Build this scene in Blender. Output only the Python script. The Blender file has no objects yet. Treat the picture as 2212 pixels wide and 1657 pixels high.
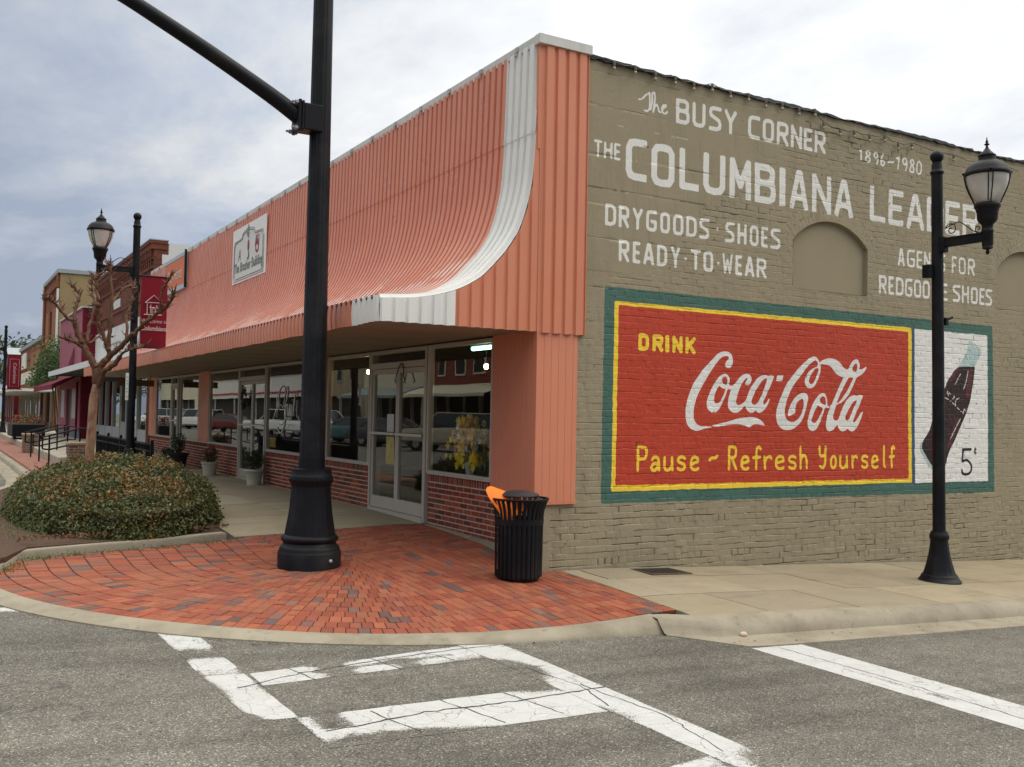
import bpy, bmesh, math, random, json
import numpy as np
from mathutils import Vector, Matrix
random.seed(7); rng=np.random.default_rng(7)
R=math.radians
SC=bpy.context.scene
# ---------------- camera ----------------
CAM=(-5.961,-9.644,1.46)
def _cam():
    yaw,pit,rol=R(30.339),R(1.901),R(1.085)
    fw=Vector((math.sin(yaw)*math.cos(pit),math.cos(yaw)*math.cos(pit),math.sin(pit)))
    r=Vector((math.cos(yaw),-math.sin(yaw),0)); u=r.cross(fw)
    c,s=math.cos(rol),math.sin(rol)
    r2=c*r+s*u; u2=c*u-s*r
    cd=bpy.data.cameras.new('camera'); co=bpy.data.objects.new('camera',cd); SC.collection.objects.link(co)
    m=Matrix((r2,u2,-fw)).transposed().to_4x4(); m.translation=Vector(CAM); co.matrix_world=m
    cd.sensor_width=36; cd.lens=2133.9/2212*36; cd.clip_start=.05; cd.clip_end=3000
    SC.camera=co
_cam()
# ---------------- sky and sun ----------------
SUN_AZ,SUN_EL=R(128),R(48)
def _world():
    w=bpy.data.worlds.new('World'); SC.world=w; w.use_nodes=True
    nt=w.node_tree; N=nt.nodes; L=nt.links; N.clear()
    out=N.new('ShaderNodeOutputWorld'); bg=N.new('ShaderNodeBackground'); bg.inputs[1].default_value=.1
    L.new(bg.outputs[0],out.inputs[0])
    sky=N.new('ShaderNodeTexSky'); sky.sky_type='NISHITA'; sky.sun_disc=False
    sky.sun_elevation=SUN_EL; sky.sun_rotation=SUN_AZ; sky.air_density=1.2; sky.dust_density=3
    tc=N.new('ShaderNodeTexCoord'); sep=N.new('ShaderNodeSeparateXYZ'); L.new(tc.outputs['Generated'],sep.inputs[0])
    def math_(op,a,b=None,clamp=False):
        n=N.new('ShaderNodeMath'); n.operation=op; n.use_clamp=clamp
        for i,v in enumerate((a,b)):
            if v is None: continue
            if isinstance(v,(int,float)): n.inputs[i].default_value=v
            else: L.new(v,n.inputs[i])
        return n.outputs[0]
    zz=math_('ADD',math_('MAXIMUM',sep.outputs[2],0.0),.16)
    cx=math_('DIVIDE',sep.outputs[0],zz); cy=math_('DIVIDE',sep.outputs[1],zz)
    cmb=N.new('ShaderNodeCombineXYZ'); L.new(cx,cmb.inputs[0]); L.new(cy,cmb.inputs[1])
    mp=N.new('ShaderNodeMapping'); mp.inputs['Rotation'].default_value=(0,0,R(25)); mp.inputs['Scale'].default_value=(1.25,.8,1); mp.inputs['Location'].default_value=(3.1,1.7,0)
    L.new(cmb.outputs[0],mp.inputs[0])
    n1=N.new('ShaderNodeTexNoise'); n1.inputs['Scale'].default_value=1.5; n1.inputs['Detail'].default_value=6; n1.inputs['Roughness'].default_value=.62; n1.inputs['Distortion'].default_value=.15
    L.new(mp.outputs[0],n1.inputs[0])
    # brighter side of the sky (towards +X) and darker blue-grey side
    dotv=N.new('ShaderNodeVectorMath'); dotv.operation='DOT_PRODUCT'; L.new(tc.outputs['Generated'],dotv.inputs[0]); dotv.inputs[1].default_value=(.80,.36,.48)
    side=N.new('ShaderNodeMapRange'); side.inputs[1].default_value=.42; side.inputs[2].default_value=.90; L.new(dotv.outputs['Value'],side.inputs[0]); side.interpolation_type='SMOOTHSTEP'
    t=math_('ADD',n1.outputs[0],math_('MULTIPLY',math_('SUBTRACT',side.outputs[0],.38),.34))
    el=math_('MULTIPLY',math_('MULTIPLY',math_('SUBTRACT',sep.outputs[2],.22),.42),math_('SUBTRACT',1.1,side.outputs[0])); t=math_('ADD',t,el)
    ramp=N.new('ShaderNodeValToRGB'); L.new(t,ramp.inputs[0]); cr=ramp.color_ramp
    cr.elements[0].position=.33; cr.elements[0].color=(.41,.475,.60,1)
    cr.elements[1].position=.92; cr.elements[1].color=(.97,.97,.98,1)
    e=cr.elements.new(.47); e.color=(.53,.585,.685,1)
    e=cr.elements.new(.62); e.color=(.71,.73,.755,1)
    # overall luminance: brighter overhead and to the right
    up=N.new('ShaderNodeMapRange'); up.inputs[1].default_value=.42; up.inputs[2].default_value=.95; up.inputs[3].default_value=0; up.inputs[4].default_value=2.6; L.new(sep.outputs[2],up.inputs[0])
    lum=math_('ADD',math_('ADD',.90,up.outputs[0]),math_('MULTIPLY',side.outputs[0],.40))
    low=N.new('ShaderNodeMapRange'); low.inputs[1].default_value=-.02; low.inputs[2].default_value=.08; low.inputs[3].default_value=.8; L.new(sep.outputs[2],low.inputs[0])
    lum=math_('MULTIPLY',lum,low.outputs[0])
    sc=N.new('ShaderNodeVectorMath'); sc.operation='SCALE'; L.new(ramp.outputs[0],sc.inputs[0]); L.new(math_('MULTIPLY',lum,10.0),sc.inputs['Scale'])
    mx=N.new('ShaderNodeMix'); mx.data_type='RGBA'; mx.inputs[0].default_value=.94
    wm=N.new('ShaderNodeMix'); wm.data_type='RGBA'; wm.blend_type='MULTIPLY'; wm.inputs[0].default_value=1; wc=N.new('ShaderNodeMix'); wc.data_type='RGBA'; wf=N.new('ShaderNodeMapRange'); wf.inputs[1].default_value=.40; wf.inputs[2].default_value=.6; L.new(sep.outputs[2],wf.inputs[0]); L.new(wf.outputs[0],wc.inputs[0]); wc.inputs[6].default_value=(1,1,1,1); wc.inputs[7].default_value=(1.02,.985,.90,1); L.new(sc.outputs[0],wm.inputs[6]); L.new(wc.outputs[2],wm.inputs[7])
    L.new(sky.outputs[0],mx.inputs[6]); L.new(wm.outputs[2],mx.inputs[7]); L.new(mx.outputs[2],bg.inputs[0])
    sd=bpy.data.lights.new('sun','SUN'); sd.energy=1.1; sd.angle=R(40); sd.color=(1,.94,.84)
    so=bpy.data.objects.new('sun',sd); SC.collection.objects.link(so)
    v=Vector((math.sin(SUN_AZ)*math.cos(SUN_EL),math.cos(SUN_AZ)*math.cos(SUN_EL),math.sin(SUN_EL)))
    so.rotation_euler=v.to_track_quat('Z','Y').to_euler()
_world()
vs=SC.view_settings; vs.view_transform='Standard'; vs.look='None'; vs.exposure=0; vs.gamma=1; vs.use_curve_mapping=False
SC.cycles.max_bounces=8; SC.cycles.transparent_max_bounces=12; SC.cycles.caustics_reflective=False; SC.cycles.caustics_refractive=False
# ---------------- materials ----------------
class NT:
    def __init__(s,name):
        s.m=bpy.data.materials.new(name); s.m.use_nodes=True; s.t=s.m.node_tree; s.N=s.t.nodes; s.L=s.t.links
        s.b=s.N['Principled BSDF']; s.tc=s.N.new('ShaderNodeTexCoord')
    def lk(s,a,b): s.L.new(a,b)
    def put(s,v,i):
        if v is None: return
        if hasattr(v,'links') or isinstance(v,bpy.types.NodeSocket): s.L.new(v,i)
        else: i.default_value=v
    def obj(s,scale=(1,1,1),rot=(0,0,0)):
        mp=s.N.new('ShaderNodeMapping'); mp.inputs['Scale'].default_value=scale; mp.inputs['Rotation'].default_value=rot; s.lk(s.tc.outputs['Object'],mp.inputs[0]); return mp.outputs[0]
    def noise(s,scale,det=3,rough=.55,vec=None,dist=0):
        n=s.N.new('ShaderNodeTexNoise'); n.inputs['Scale'].default_value=scale; n.inputs['Detail'].default_value=det; n.inputs['Roughness'].default_value=rough; n.inputs['Distortion'].default_value=dist
        s.lk(vec or s.tc.outputs['Object'],n.inputs[0]); return n.outputs[0]
    def vor(s,scale,feat='F1',out='Distance',vec=None,rand=1):
        n=s.N.new('ShaderNodeTexVoronoi'); n.feature=feat; n.inputs['Scale'].default_value=scale; n.inputs['Randomness'].default_value=rand
        s.lk(vec or s.tc.outputs['Object'],n.inputs[0]); return n.outputs[out]
    def mr(s,v,a,b,c=0,d=1,smooth=False):
        n=s.N.new('ShaderNodeMapRange'); n.inputs[1].default_value=a; n.inputs[2].default_value=b; n.inputs[3].default_value=c; n.inputs[4].default_value=d
        if smooth: n.interpolation_type='SMOOTHSTEP'
        s.lk(v,n.inputs[0]); return n.outputs[0]
    def math(s,op,a,b=None,clamp=False):
        n=s.N.new('ShaderNodeMath'); n.operation=op; n.use_clamp=clamp; s.put(a,n.inputs[0])
        if b is not None: s.put(b,n.inputs[1])
        return n.outputs[0]
    def mix(s,f,a,b,mode='MIX'):
        n=s.N.new('ShaderNodeMix'); n.data_type='RGBA'; n.blend_type=mode; s.put(f,n.inputs[0])
        for v,i in ((a,6),(b,7)):
            if isinstance(v,tuple): v=(*v[:3],1)
            s.put(v,n.inputs[i])
        return n.outputs[2]
    def attr(s,name,out='Color'):
        n=s.N.new('ShaderNodeAttribute'); n.attribute_name=name; return n.outputs[out]
    def bump(s,h,dist,strength=1,prev=None):
        n=s.N.new('ShaderNodeBump'); n.inputs['Distance'].default_value=dist; n.inputs['Strength'].default_value=strength; s.lk(h,n.inputs['Height'])
        if prev: s.lk(prev,n.inputs['Normal'])
        return n.outputs[0]
    def done(s,col=None,rough=.7,nor=None,spec=.3,metal=0):
        b=s.b
        if col is not None: s.put((*col[:3],1) if isinstance(col,tuple) else col,b.inputs['Base Color'])
        s.put(rough,b.inputs['Roughness']); s.put(spec,b.inputs['Specular IOR Level']); s.put(metal,b.inputs['Metallic'])
        if nor: s.lk(nor,b.inputs['Normal'])
        return s.m
def srgb(r,g,b):
    f=lambda c:(c/255/12.92 if c<=10 else ((c/255+.055)/1.055)**2.4)
    return (f(r),f(g),f(b))
def mul(c,k): return tuple(min(1,x*k) for x in c[:3])
_mc={}
def plain(name,col,rough=.6,var=.18,scale=6,bump=.0,bscale=60,spec=.3,metal=0,dirt_or_shade=None,dirt_amt=.4,dscale=1.5):
    if name in _mc: return _mc[name]
    n=NT(name); f=n.noise(scale,4); c=n.mix(f,mul(col,1-var),mul(col,1+var))
    if dirt_or_shade: c=n.mix(n.math('MULTIPLY',n.mr(n.noise(dscale,6,.65),.48,.72),dirt_amt),c,dirt_or_shade)
    nor=n.bump(n.noise(bscale,3),bump) if bump else None
    r=n.mr(f,0,1,max(0,rough-.08),min(1,rough+.08))
    _mc[name]=n.done(c,r,nor,spec,metal); return _mc[name]
def vcol(name,rough=.7,var=.15,scale=20,bump=.002,bscale=80,spec=.25,dirt_or_shade=None,dirt_amt=.4,dscale=1.5,trans=0):
    """colour from the mesh attribute 'col' with noise on top"""
    if name in _mc: return _mc[name]
    n=NT(name); a=n.attr('col'); f=n.noise(scale,4)
    c=n.mix(1,a,n.mix(f,(1-var,)*3,(1+var,)*3),'MULTIPLY')
    if dirt_or_shade: c=n.mix(n.math('MULTIPLY',n.mr(n.noise(dscale,6,.65),.45,.7),dirt_amt),c,dirt_or_shade)
    nor=n.bump(n.noise(bscale,3),bump) if bump else None
    m=n.done(c,rough,nor,spec)
    if trans:
        n.b.inputs['Transmission Weight'].default_value=0
        tr=n.N.new('ShaderNodeBsdfTranslucent'); n.lk(c,tr.inputs[0]); ms=n.N.new('ShaderNodeMixShader'); ms.inputs[0].default_value=trans
        n.lk(n.b.outputs[0],ms.inputs[1]); n.lk(tr.outputs[0],ms.inputs[2]); n.lk(ms.outputs[0],n.N['Material Output'].inputs[0])
    _mc[name]=m; return m
def emit(name,col,strength):
    n=NT(name); n.b.inputs['Emission Color'].default_value=(*col,1); n.b.inputs['Emission Strength'].default_value=strength
    f=n.noise(3); return n.done(n.mix(f,mul(col,.9),col),.4)
def glass(name,tint=(.72,.76,.74),refl=1.0,dirt_or_shade=.03):
    n=NT(name); N=n.N; tr=N.new('ShaderNodeBsdfTransparent'); tr.inputs[0].default_value=(*tint,1)
    gl=N.new('ShaderNodeBsdfGlossy'); gl.inputs['Roughness'].default_value=.0; gl.inputs['Color'].default_value=(.95,.97,.96,1)
    w=n.noise(.9,1); n.lk(n.bump(w,.0016),gl.inputs['Normal'])
    ge=N.new('ShaderNodeNewGeometry'); dt=N.new('ShaderNodeVectorMath'); dt.operation='DOT_PRODUCT'; n.lk(ge.outputs['Incoming'],dt.inputs[0]); n.lk(ge.outputs['Normal'],dt.inputs[1])
    om=n.math('SUBTRACT',1.0,n.math('ABSOLUTE',dt.outputs['Value']),True); fr=n.math('ADD',n.math('MULTIPLY',n.math('POWER',om,5.0),.92),.08)
    k=n.math('MULTIPLY',fr,refl,True); ms=N.new('ShaderNodeMixShader'); n.lk(k,ms.inputs[0]); n.lk(tr.outputs[0],ms.inputs[1]); n.lk(gl.outputs[0],ms.inputs[2])
    df=N.new('ShaderNodeBsdfDiffuse'); df.inputs[0].default_value=(.5,.5,.46,1); m2=N.new('ShaderNodeMixShader'); n.lk(n.math('MULTIPLY',n.mr(n.noise(2.5,5),.4,.8),dirt_or_shade),m2.inputs[0]); n.lk(ms.outputs[0],m2.inputs[1]); n.lk(df.outputs[0],m2.inputs[2])
    n.lk(m2.outputs[0],N['Material Output'].inputs[0]); return n.m
# ---------------- object helpers ----------------
def link(o): SC.collection.objects.link(o); return o
def thing(name,label,cat,loc=(0,0,0),rz=0,group=None):
    o=link(bpy.data.objects.new(name,None)); o.location=loc; o.rotation_euler=(0,0,rz); o.empty_display_size=.2
    return tag(o,label,cat,group)
def tag(o,label,cat,group=None):
    o['label']=label; o['category']=cat
    if group: o['group']=group
    return o
def struct(o): o['kind']='structure'; return o
def stuff(o,label=None,cat=None):
    o['kind']='stuff'
    if label: o['label']=label; o['category']=cat
    return o
def dup(root,loc,rz=0,label=None,group=None):
    r=link(root.copy()); r.location=loc; r.rotation_euler=(0,0,rz)
    if label: r['label']=label
    if group: r['group']=group
    for ch in list(root.children):
        c=link(ch.copy()); c.parent=r
        for g in list(ch.children):
            q=link(g.copy()); q.parent=c
    return r
class MB:
    """collects geometry for ONE mesh object"""
    def __init__(s): s.v=[]; s.f=[]; s.c=[]; s.mi=[]; s.col=(1,1,1); s.m=0
    def add(s,vs,fs):
        k=len(s.v); s.v.extend([tuple(p) for p in vs]); s.c.extend([s.col]*len(vs))
        for f in fs: s.f.append(tuple(i+k for i in f)); s.mi.append(s.m)
    def box(s,a,b,M=None,bev=0):
        x0,y0,z0=a; x1,y1,z1=b
        if bev:
            e=min(bev,(x1-x0)*.45,(y1-y0)*.45,(z1-z0)*.45); vs=[]
            for X,sx in ((x0,1),(x1,-1)):
                for Y,sy in ((y0,1),(y1,-1)):
                    for Z,sz in ((z0,1),(z1,-1)):
                        vs+= [(X,Y+sy*e,Z+sz*e),(X+sx*e,Y,Z+sz*e),(X+sx*e,Y+sy*e,Z)]
            ix=lambda i,j,k,t:(i*4+j*2+k)*3+t
            fs=[]
            for i in (0,1): fs.append([ix(i,0,0,0),ix(i,0,1,0),ix(i,1,1,0),ix(i,1,0,0)][::1 if i==0 else -1])
            for j in (0,1): fs.append([ix(0,j,0,1),ix(1,j,0,1),ix(1,j,1,1),ix(0,j,1,1)][::1 if j==0 else -1])
            for k in (0,1): fs.append([ix(0,0,k,2),ix(0,1,k,2),ix(1,1,k,2),ix(1,0,k,2)][::1 if k==0 else -1])
            for i in (0,1):
                for j in (0,1): fs.append([ix(i,j,0,0),ix(i,j,1,0),ix(i,j,1,1),ix(i,j,0,1)][::-1 if (i+j)%2==0 else 1])
                for k in (0,1): fs.append([ix(i,0,k,0),ix(i,1,k,0),ix(i,1,k,2),ix(i,0,k,2)][::1 if (i+k)%2==0 else -1])
            for j in (0,1):
                for k in (0,1): fs.append([ix(0,j,k,1),ix(1,j,k,1),ix(1,j,k,2),ix(0,j,k,2)][::-1 if (j+k)%2==0 else 1])
            for i in (0,1):
                for j in (0,1):
                    for k in (0,1):
                        t=[ix(i,j,k,0),ix(i,j,k,1),ix(i,j,k,2)]
                        fs.append(t if (i+j+k)%2==0 else t[::-1])
        else:
            vs=[(x0,y0,z0),(x1,y0,z0),(x1,y1,z0),(x0,y1,z0),(x0,y0,z1),(x1,y0,z1),(x1,y1,z1),(x0,y1,z1)]
            fs=[(3,2,1,0),(4,5,6,7),(0,1,5,4),(1,2,6,5),(2,3,7,6),(3,0,4,7)]
        if M is not None: vs=[tuple(M@Vector(p)) for p in vs]
        s.add(vs,fs)
    def lathe(s,prof,seg=24,c=(0,0,0),flute=None,cap=True,M=None,rfun=None):
        vs=[];fs=[]
        for (r,z) in prof:
            for i in range(seg):
                a=2*math.pi*i/seg; q=r
                if rfun: q=rfun(r,z,a)
                vs.append((c[0]+q*math.cos(a),c[1]+q*math.sin(a),c[2]+z))
        for j in range(len(prof)-1):
            for i in range(seg):
                k=(i+1)%seg; fs.append((j*seg+i,j*seg+k,(j+1)*seg+k,(j+1)*seg+i))
        if cap:
            fs.append(tuple(range(seg))[::-1]); fs.append(tuple((len(prof)-1)*seg+i for i in range(seg)))
        if M is not None: vs=[tuple(M@Vector(p)) for p in vs]
        s.add(vs,fs)
    def tube(s,pts,rad,seg=8,cap=True,flat=None):
        pts=[Vector(p) for p in pts]; n=len(pts)
        rad=[rad]*n if not hasattr(rad,'__len__') else list(rad)
        vs=[];fs=[]; prev=None
        for i,p in enumerate(pts):
            t=(pts[min(i+1,n-1)]-pts[max(i-1,0)])
            t=t.normalized() if t.length>1e-9 else Vector((0,0,1))
            if prev is None:
                ref=Vector((0,0,1)) if abs(t.z)<.9 else Vector((1,0,0))
                a=t.cross(ref).normalized()
            else:
                a=(prev-t*prev.dot(t)); a=a.normalized() if a.length>1e-6 else t.orthogonal().normalized()
            b=t.cross(a); prev=a
            for k in range(seg):
                an=2*math.pi*k/seg; vs.append(tuple(p+(a*math.cos(an)+b*math.sin(an))*rad[i]))
        for i in range(n-1):
            for k in range(seg):
                q=(k+1)%seg; fs.append((i*seg+k,i*seg+q,(i+1)*seg+q,(i+1)*seg+k))
        if cap: fs.append(tuple(range(seg))[::-1]); fs.append(tuple((n-1)*seg+k for k in range(seg)))
        s.add(vs,fs)
    def prism(s,poly,z0,z1):
        """poly: xy list ccw"""
        n=len(poly); zf=z0 if callable(z0) else (lambda x,y:z0); zg=z1 if callable(z1) else (lambda x,y:z1)
        vs=[(x,y,zf(x,y)) for x,y in poly]+[(x,y,zg(x,y)) for x,y in poly]
        fs=[tuple(range(n))[::-1],tuple(range(n,2*n))]+[(i,(i+1)%n,n+(i+1)%n,n+i) for i in range(n)]
        s.add(vs,fs)
    def sphere(s,c,r,seg=14,rings=8,sq=(1,1,1)):
        vs=[(c[0],c[1],c[2]-r*sq[2])]; fs=[]
        for j in range(1,rings):
            t=math.pi*j/rings
            for i in range(seg):
                a=2*math.pi*i/seg; vs.append((c[0]+r*sq[0]*math.sin(t)*math.cos(a),c[1]+r*sq[1]*math.sin(t)*math.sin(a),c[2]-r*sq[2]*math.cos(t)))
        vs.append((c[0],c[1],c[2]+r*sq[2])); T=len(vs)-1
        for i in range(seg): fs.append((0,1+(i+1)%seg,1+i)); fs.append((T,T-seg+i,T-seg+(i+1)%seg))
        for j in range(rings-2):
            for i in range(seg):
                k=(i+1)%seg; fs.append((1+j*seg+i,1+j*seg+k,1+(j+1)*seg+k,1+(j+1)*seg+i))
        s.add(vs,fs)
    def build(s,name,mat,parent=None,smooth=False,colors=False,M=None):
        me=bpy.data.meshes.new(name); vs=s.v
        me.from_pydata(vs,[],s.f)
        mats=mat if isinstance(mat,(list,tuple)) else [mat]
        for m in mats: me.materials.append(m)
        if len(mats)>1: me.polygons.foreach_set('material_index',s.mi)
        if colors:
            a=me.color_attributes.new('col','FLOAT_COLOR','POINT'); a.data.foreach_set('color',np.array([(*c[:3],1) for c in s.c],dtype=np.float32).ravel())
        if smooth:
            me.polygons.foreach_set('use_smooth',[True]*len(me.polygons))
        if len(s.f)<30000:
            bm=bmesh.new(); bm.from_mesh(me); bmesh.ops.recalc_face_normals(bm,faces=bm.faces); bm.to_mesh(me); bm.free()
        if smooth:
            try: me.set_sharp_from_angle(angle=R(smooth if not isinstance(smooth,bool) else 40))
            except Exception: pass
        me.update(); o=link(bpy.data.objects.new(name,me))
        if parent is not None: o.parent=parent
        return o
def grid_mesh(name,V,Fc,mat,parent=None,smooth=True,attrs=None):
    """V (n,3) Fc (m,4) numpy"""
    me=bpy.data.meshes.new(name); me.vertices.add(len(V)); me.vertices.foreach_set('co',np.asarray(V,np.float32).ravel())
    m=len(Fc); me.loops.add(m*4); me.loops.foreach_set('vertex_index',np.asarray(Fc,np.int32).ravel())
    me.polygons.add(m); me.polygons.foreach_set('loop_start',np.arange(0,m*4,4,dtype=np.int32)); 
    me.polygons.foreach_set('use_smooth',np.full(m,smooth))
    for k,a in (attrs or {}).items():
        if a.ndim==1: at=me.attributes.new(k,'FLOAT','POINT'); at.data.foreach_set('value',a.astype(np.float32))
        else:
            at=me.color_attributes.new(k,'FLOAT_COLOR','POINT'); at.data.foreach_set('color',np.hstack([a,np.ones((len(a),1))]).astype(np.float32).ravel())
    me.update(calc_edges=True); me.validate()
    for q in (mat if isinstance(mat,(list,tuple)) else [mat]): me.materials.append(q)
    o=link(bpy.data.objects.new(name,me))
    if parent is not None: o.parent=parent
    return o
def _h(ix,iy,seed):
    n=(ix.astype(np.int64)*374761393+iy.astype(np.int64)*668265263+seed*144665)&0x7fffffff
    n=((n^(n>>13))*1274126177)&0x7fffffff
    return ((n^(n>>16))&0xffff)/65535.
def vnoise(x,y,seed=0):
    ix=np.floor(x); iy=np.floor(y); fx=x-ix; fy=y-iy; ix=ix.astype(int); iy=iy.astype(int)
    fx=fx*fx*(3-2*fx); fy=fy*fy*(3-2*fy)
    return (_h(ix,iy,seed)*(1-fx)+_h(ix+1,iy,seed)*fx)*(1-fy)+(_h(ix,iy+1,seed)*(1-fx)+_h(ix+1,iy+1,seed)*fx)*fy
def fbm(x,y,seed=0,o=4):
    s=0;a=.5
    for k in range(o): s=s+a*vnoise(x*2**k,y*2**k,seed+k*17); a*=.5
    return s
def smooth(a,b,x): t=np.clip((x-a)/(b-a),0,1); return t*t*(3-2*t)
_txt={}
def text_mesh(name,body,mat,M,size,parent=None,shear=0,offset=0,align='CENTER',width=1,extrude=0):
    cu=bpy.data.curves.new(name,'FONT'); cu.body=body; cu.size=size; cu.shear=shear; cu.offset=offset; cu.align_x=align; cu.extrude=extrude
    ob=link(bpy.data.objects.new(name,cu)); dg=bpy.context.evaluated_depsgraph_get(); me=bpy.data.meshes.new_from_object(ob.evaluated_get(dg)); bpy.data.objects.remove(ob); bpy.data.curves.remove(cu)
    me.name=name; me.materials.clear(); me.materials.append(mat)
    S=Matrix.Diagonal((width,1,1,1)); me.transform(M@S); o=link(bpy.data.objects.new(name,me))
    if parent is not None: o.parent=parent
    return o
def frame(o,x,y):
    """matrix with origin o, x axis, y axis"""
    x=Vector(x).normalized(); y=Vector(y).normalized(); z=x.cross(y); m=Matrix((x,y,z)).transposed().to_4x4(); m.translation=Vector(o); return m
# =============== ground ===============
def zroad(x,y):
    x=np.asarray(x,float); y=np.asarray(y,float)
    w=smooth(-1.,9.,y)*smooth(1.0,-3.,x)
    p=-.5-.044*np.clip(x,-6.5,30)
    return p*(1-w)+(-.19)*w
_CP=[(-5.55,1.3,-.20),(-5.4,.5,-.215),(-4.6,-.9,-.25),(-3.8,-1.6,-.285),(-3,-2.05,-.325),(-2.2,-2.35,-.355),(-1.2,-2.5,-.39),(-.5,-2.55,-.38),(0.1,-2.55,-.35),
 (2,-2.55,-.425),(5,-2.55,-.56),(9,-2.55,-.735),(13,-2.55,-.91),(.13,0,-.30),(1.3,0,-.335),(3.3,0,-.43),(5,0,-.50),(9.3,0,-.69),(13,0,-.85),(1.3,1,-.3),(5,1,-.47),(9,1,-.66),
 (0,.95,-.15),(0,2,-.09),(0,3,-.06),(0,5,-.03),(0,9,-.03),(0,14,-.03),(0,20,-.03),(0,26,-.03),(20,-2.55,-1.215),(26,-2.55,-1.48),(20,0,-1.14),(26,0,-1.40),(-2.6,3.3,-.11),(-2.75,2.85,-.14),(-2.6,6,-.07),(-2.6,12,-.06),(-2.6,20,-.06),(-2.6,28,-.06),(-4,20,-.06),(-4,28,-.06),(-4,12,-.07),
 (-5.2,2.2,-.17),(-4.0,2.6,-.155),(-2.25,1.5,-.255),(-1,1,-.2),(-.36,-.28,-.265),(-1.5,3.1,-.09),(-5.3,9,-.09)]
_cp=np.array(_CP)
def _phi(r): return r**2*np.log(r+1e-6)*.02+np.exp(-(r/2.2)**2)*.0
_D=np.hypot(_cp[:,None,0]-_cp[None,:,0],_cp[:,None,1]-_cp[None,:,1])
_n=len(_cp); _A=np.zeros((_n+3,_n+3)); _A[:_n,:_n]=_phi(_D)+np.eye(_n)*1e-4; _A[:_n,_n:]=np.c_[np.ones(_n),_cp[:,:2]]; _A[_n:,:_n]=_A[:_n,_n:].T
_w=np.linalg.solve(_A,np.r_[_cp[:,2],0,0,0])
def zwalk(x,y):
    x=np.asarray(x,float); y=np.asarray(y,float); yy=np.clip(y,-4,28)
    d=np.hypot(x[...,None]-_cp[:,0],yy[...,None]-_cp[:,1])
    return _phi(d)@_w[:_n]+_w[_n]+_w[_n+1]*x+_w[_n+2]*yy
def asphalt_nodes(n):
    v=n.vor(125,out='Color'); sp=n.N.new('ShaderNodeSeparateColor'); n.lk(v,sp.inputs[0])
    g=n.mr(sp.outputs[0],0,1,.085,.19); hi=n.mr(sp.outputs[1],.86,1.0,0,.27); lo=n.mr(sp.outputs[2],.0,.22,-.085,0)
    t=n.math('ADD',n.math('ADD',g,hi),lo)
    big=n.mr(n.noise(.55,5,.62),.25,.75,.74,1.22); t=n.math('MULTIPLY',t,big)
    mid=n.mr(n.noise(6,4,.6),.2,.8,.82,1.18); t=n.math('MULTIPLY',t,mid)
    tr=n.mr(n.noise(.9,5,.6,n.obj((.22,1.8,1))),.48,.68,1.04,.70); t=n.math('MULTIPLY',t,tr)
    t=n.math('MULTIPLY',t,n.mr(n.math('ADD',n.vor(.75,'F1'),n.math('MULTIPLY',n.noise(5,4),.12)),.10,.19,.72,1)); t=n.math('MULTIPLY',t,n.mr(n.noise(2.3,6,.7),.60,.72,1,.80))
    cb=n.N.new('ShaderNodeCombineColor'); n.lk(t,cb.inputs[0]); n.lk(n.math('MULTIPLY',t,.93),cb.inputs[1]); n.lk(n.math('MULTIPLY',t,.78),cb.inputs[2])
    col=cb.outputs[0]
    # tar-dark hairline cracks
    nv=n.N.new('ShaderNodeVectorMath'); nv.operation='ADD'; n.lk(n.tc.outputs['Object'],nv.inputs[0])
    ns=n.N.new('ShaderNodeTexNoise'); ns.inputs['Scale'].default_value=1.7; ns.inputs['Detail'].default_value=5; n.lk(n.tc.outputs['Object'],ns.inputs[0])
    sc=n.N.new('ShaderNodeVectorMath'); sc.operation='SCALE'; sc.inputs['Scale'].default_value=.8; n.lk(ns.outputs['Color'],sc.inputs[0]); n.lk(sc.outputs[0],nv.inputs[1])
    cr=n.vor(.42,'DISTANCE_TO_EDGE',vec=nv.outputs[0]); msk=n.math('MULTIPLY',n.mr(cr,.001,.006,1,0),n.mr(n.noise(.8,2),.5,.62))
    col=n.mix(n.math('MULTIPLY',msk,.55),col,(.05,.047,.043))
    nor=n.bump(n.vor(105,'F1'),.005,.8); nor=n.bump(n.noise(5,5),.01,.5,nor)
    return col,nor
n=NT('asphalt'); _c,_b=asphalt_nodes(n); M_ASPH=n.done(_c,.85,_b,.25)
n=NT('gutter_concrete'); f=n.noise(3,6,.65); c=n.mix(f,(.23,.195,.14),(.38,.34,.26)); c=n.mix(n.mr(n.noise(1.4,6,.65),.46,.68,0,.6),c,(.15,.125,.085)); c=n.mix(n.mr(n.noise(7,5,.7),.58,.72,0,.5),c,(.12,.10,.07)); c=n.mix(n.mr(n.vor(110,out='Distance'),0,.5,.25,0),c,(.2,.19,.17))
M_KERB=n.done(c,.85,n.bump(n.noise(60,4),.004),.2)
n=NT('sidewalk_concrete'); a=n.attr('col'); f=n.noise(2.2,6,.65); c=n.mix(f,(.78,.78,.78),(1.2,1.19,1.17)); c=n.mix(1,a,c,'MULTIPLY'); c=n.mix(n.mr(n.noise(.7,5,.6),.48,.72,0,.5),c,(.27,.20,.12)); c=n.mix(n.mr(n.noise(140,2),.55,.8,0,.35),c,(.16,.15,.13))
c=n.mix(n.mr(n.noise(9,4,.7),.60,.74,0,.5),c,(.14,.12,.09)); c=n.mix(n.mr(n.noise(1.6,6,.7,n.obj((.6,1.4,1))),.54,.70,0,.45),c,(.15,.125,.085))
M_WALK=n.done(c,.85,n.bump(n.noise(90,3),.003),.2)
M_GROOVE=plain('joint_dirt',(.055,.05,.04),.95)
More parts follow.
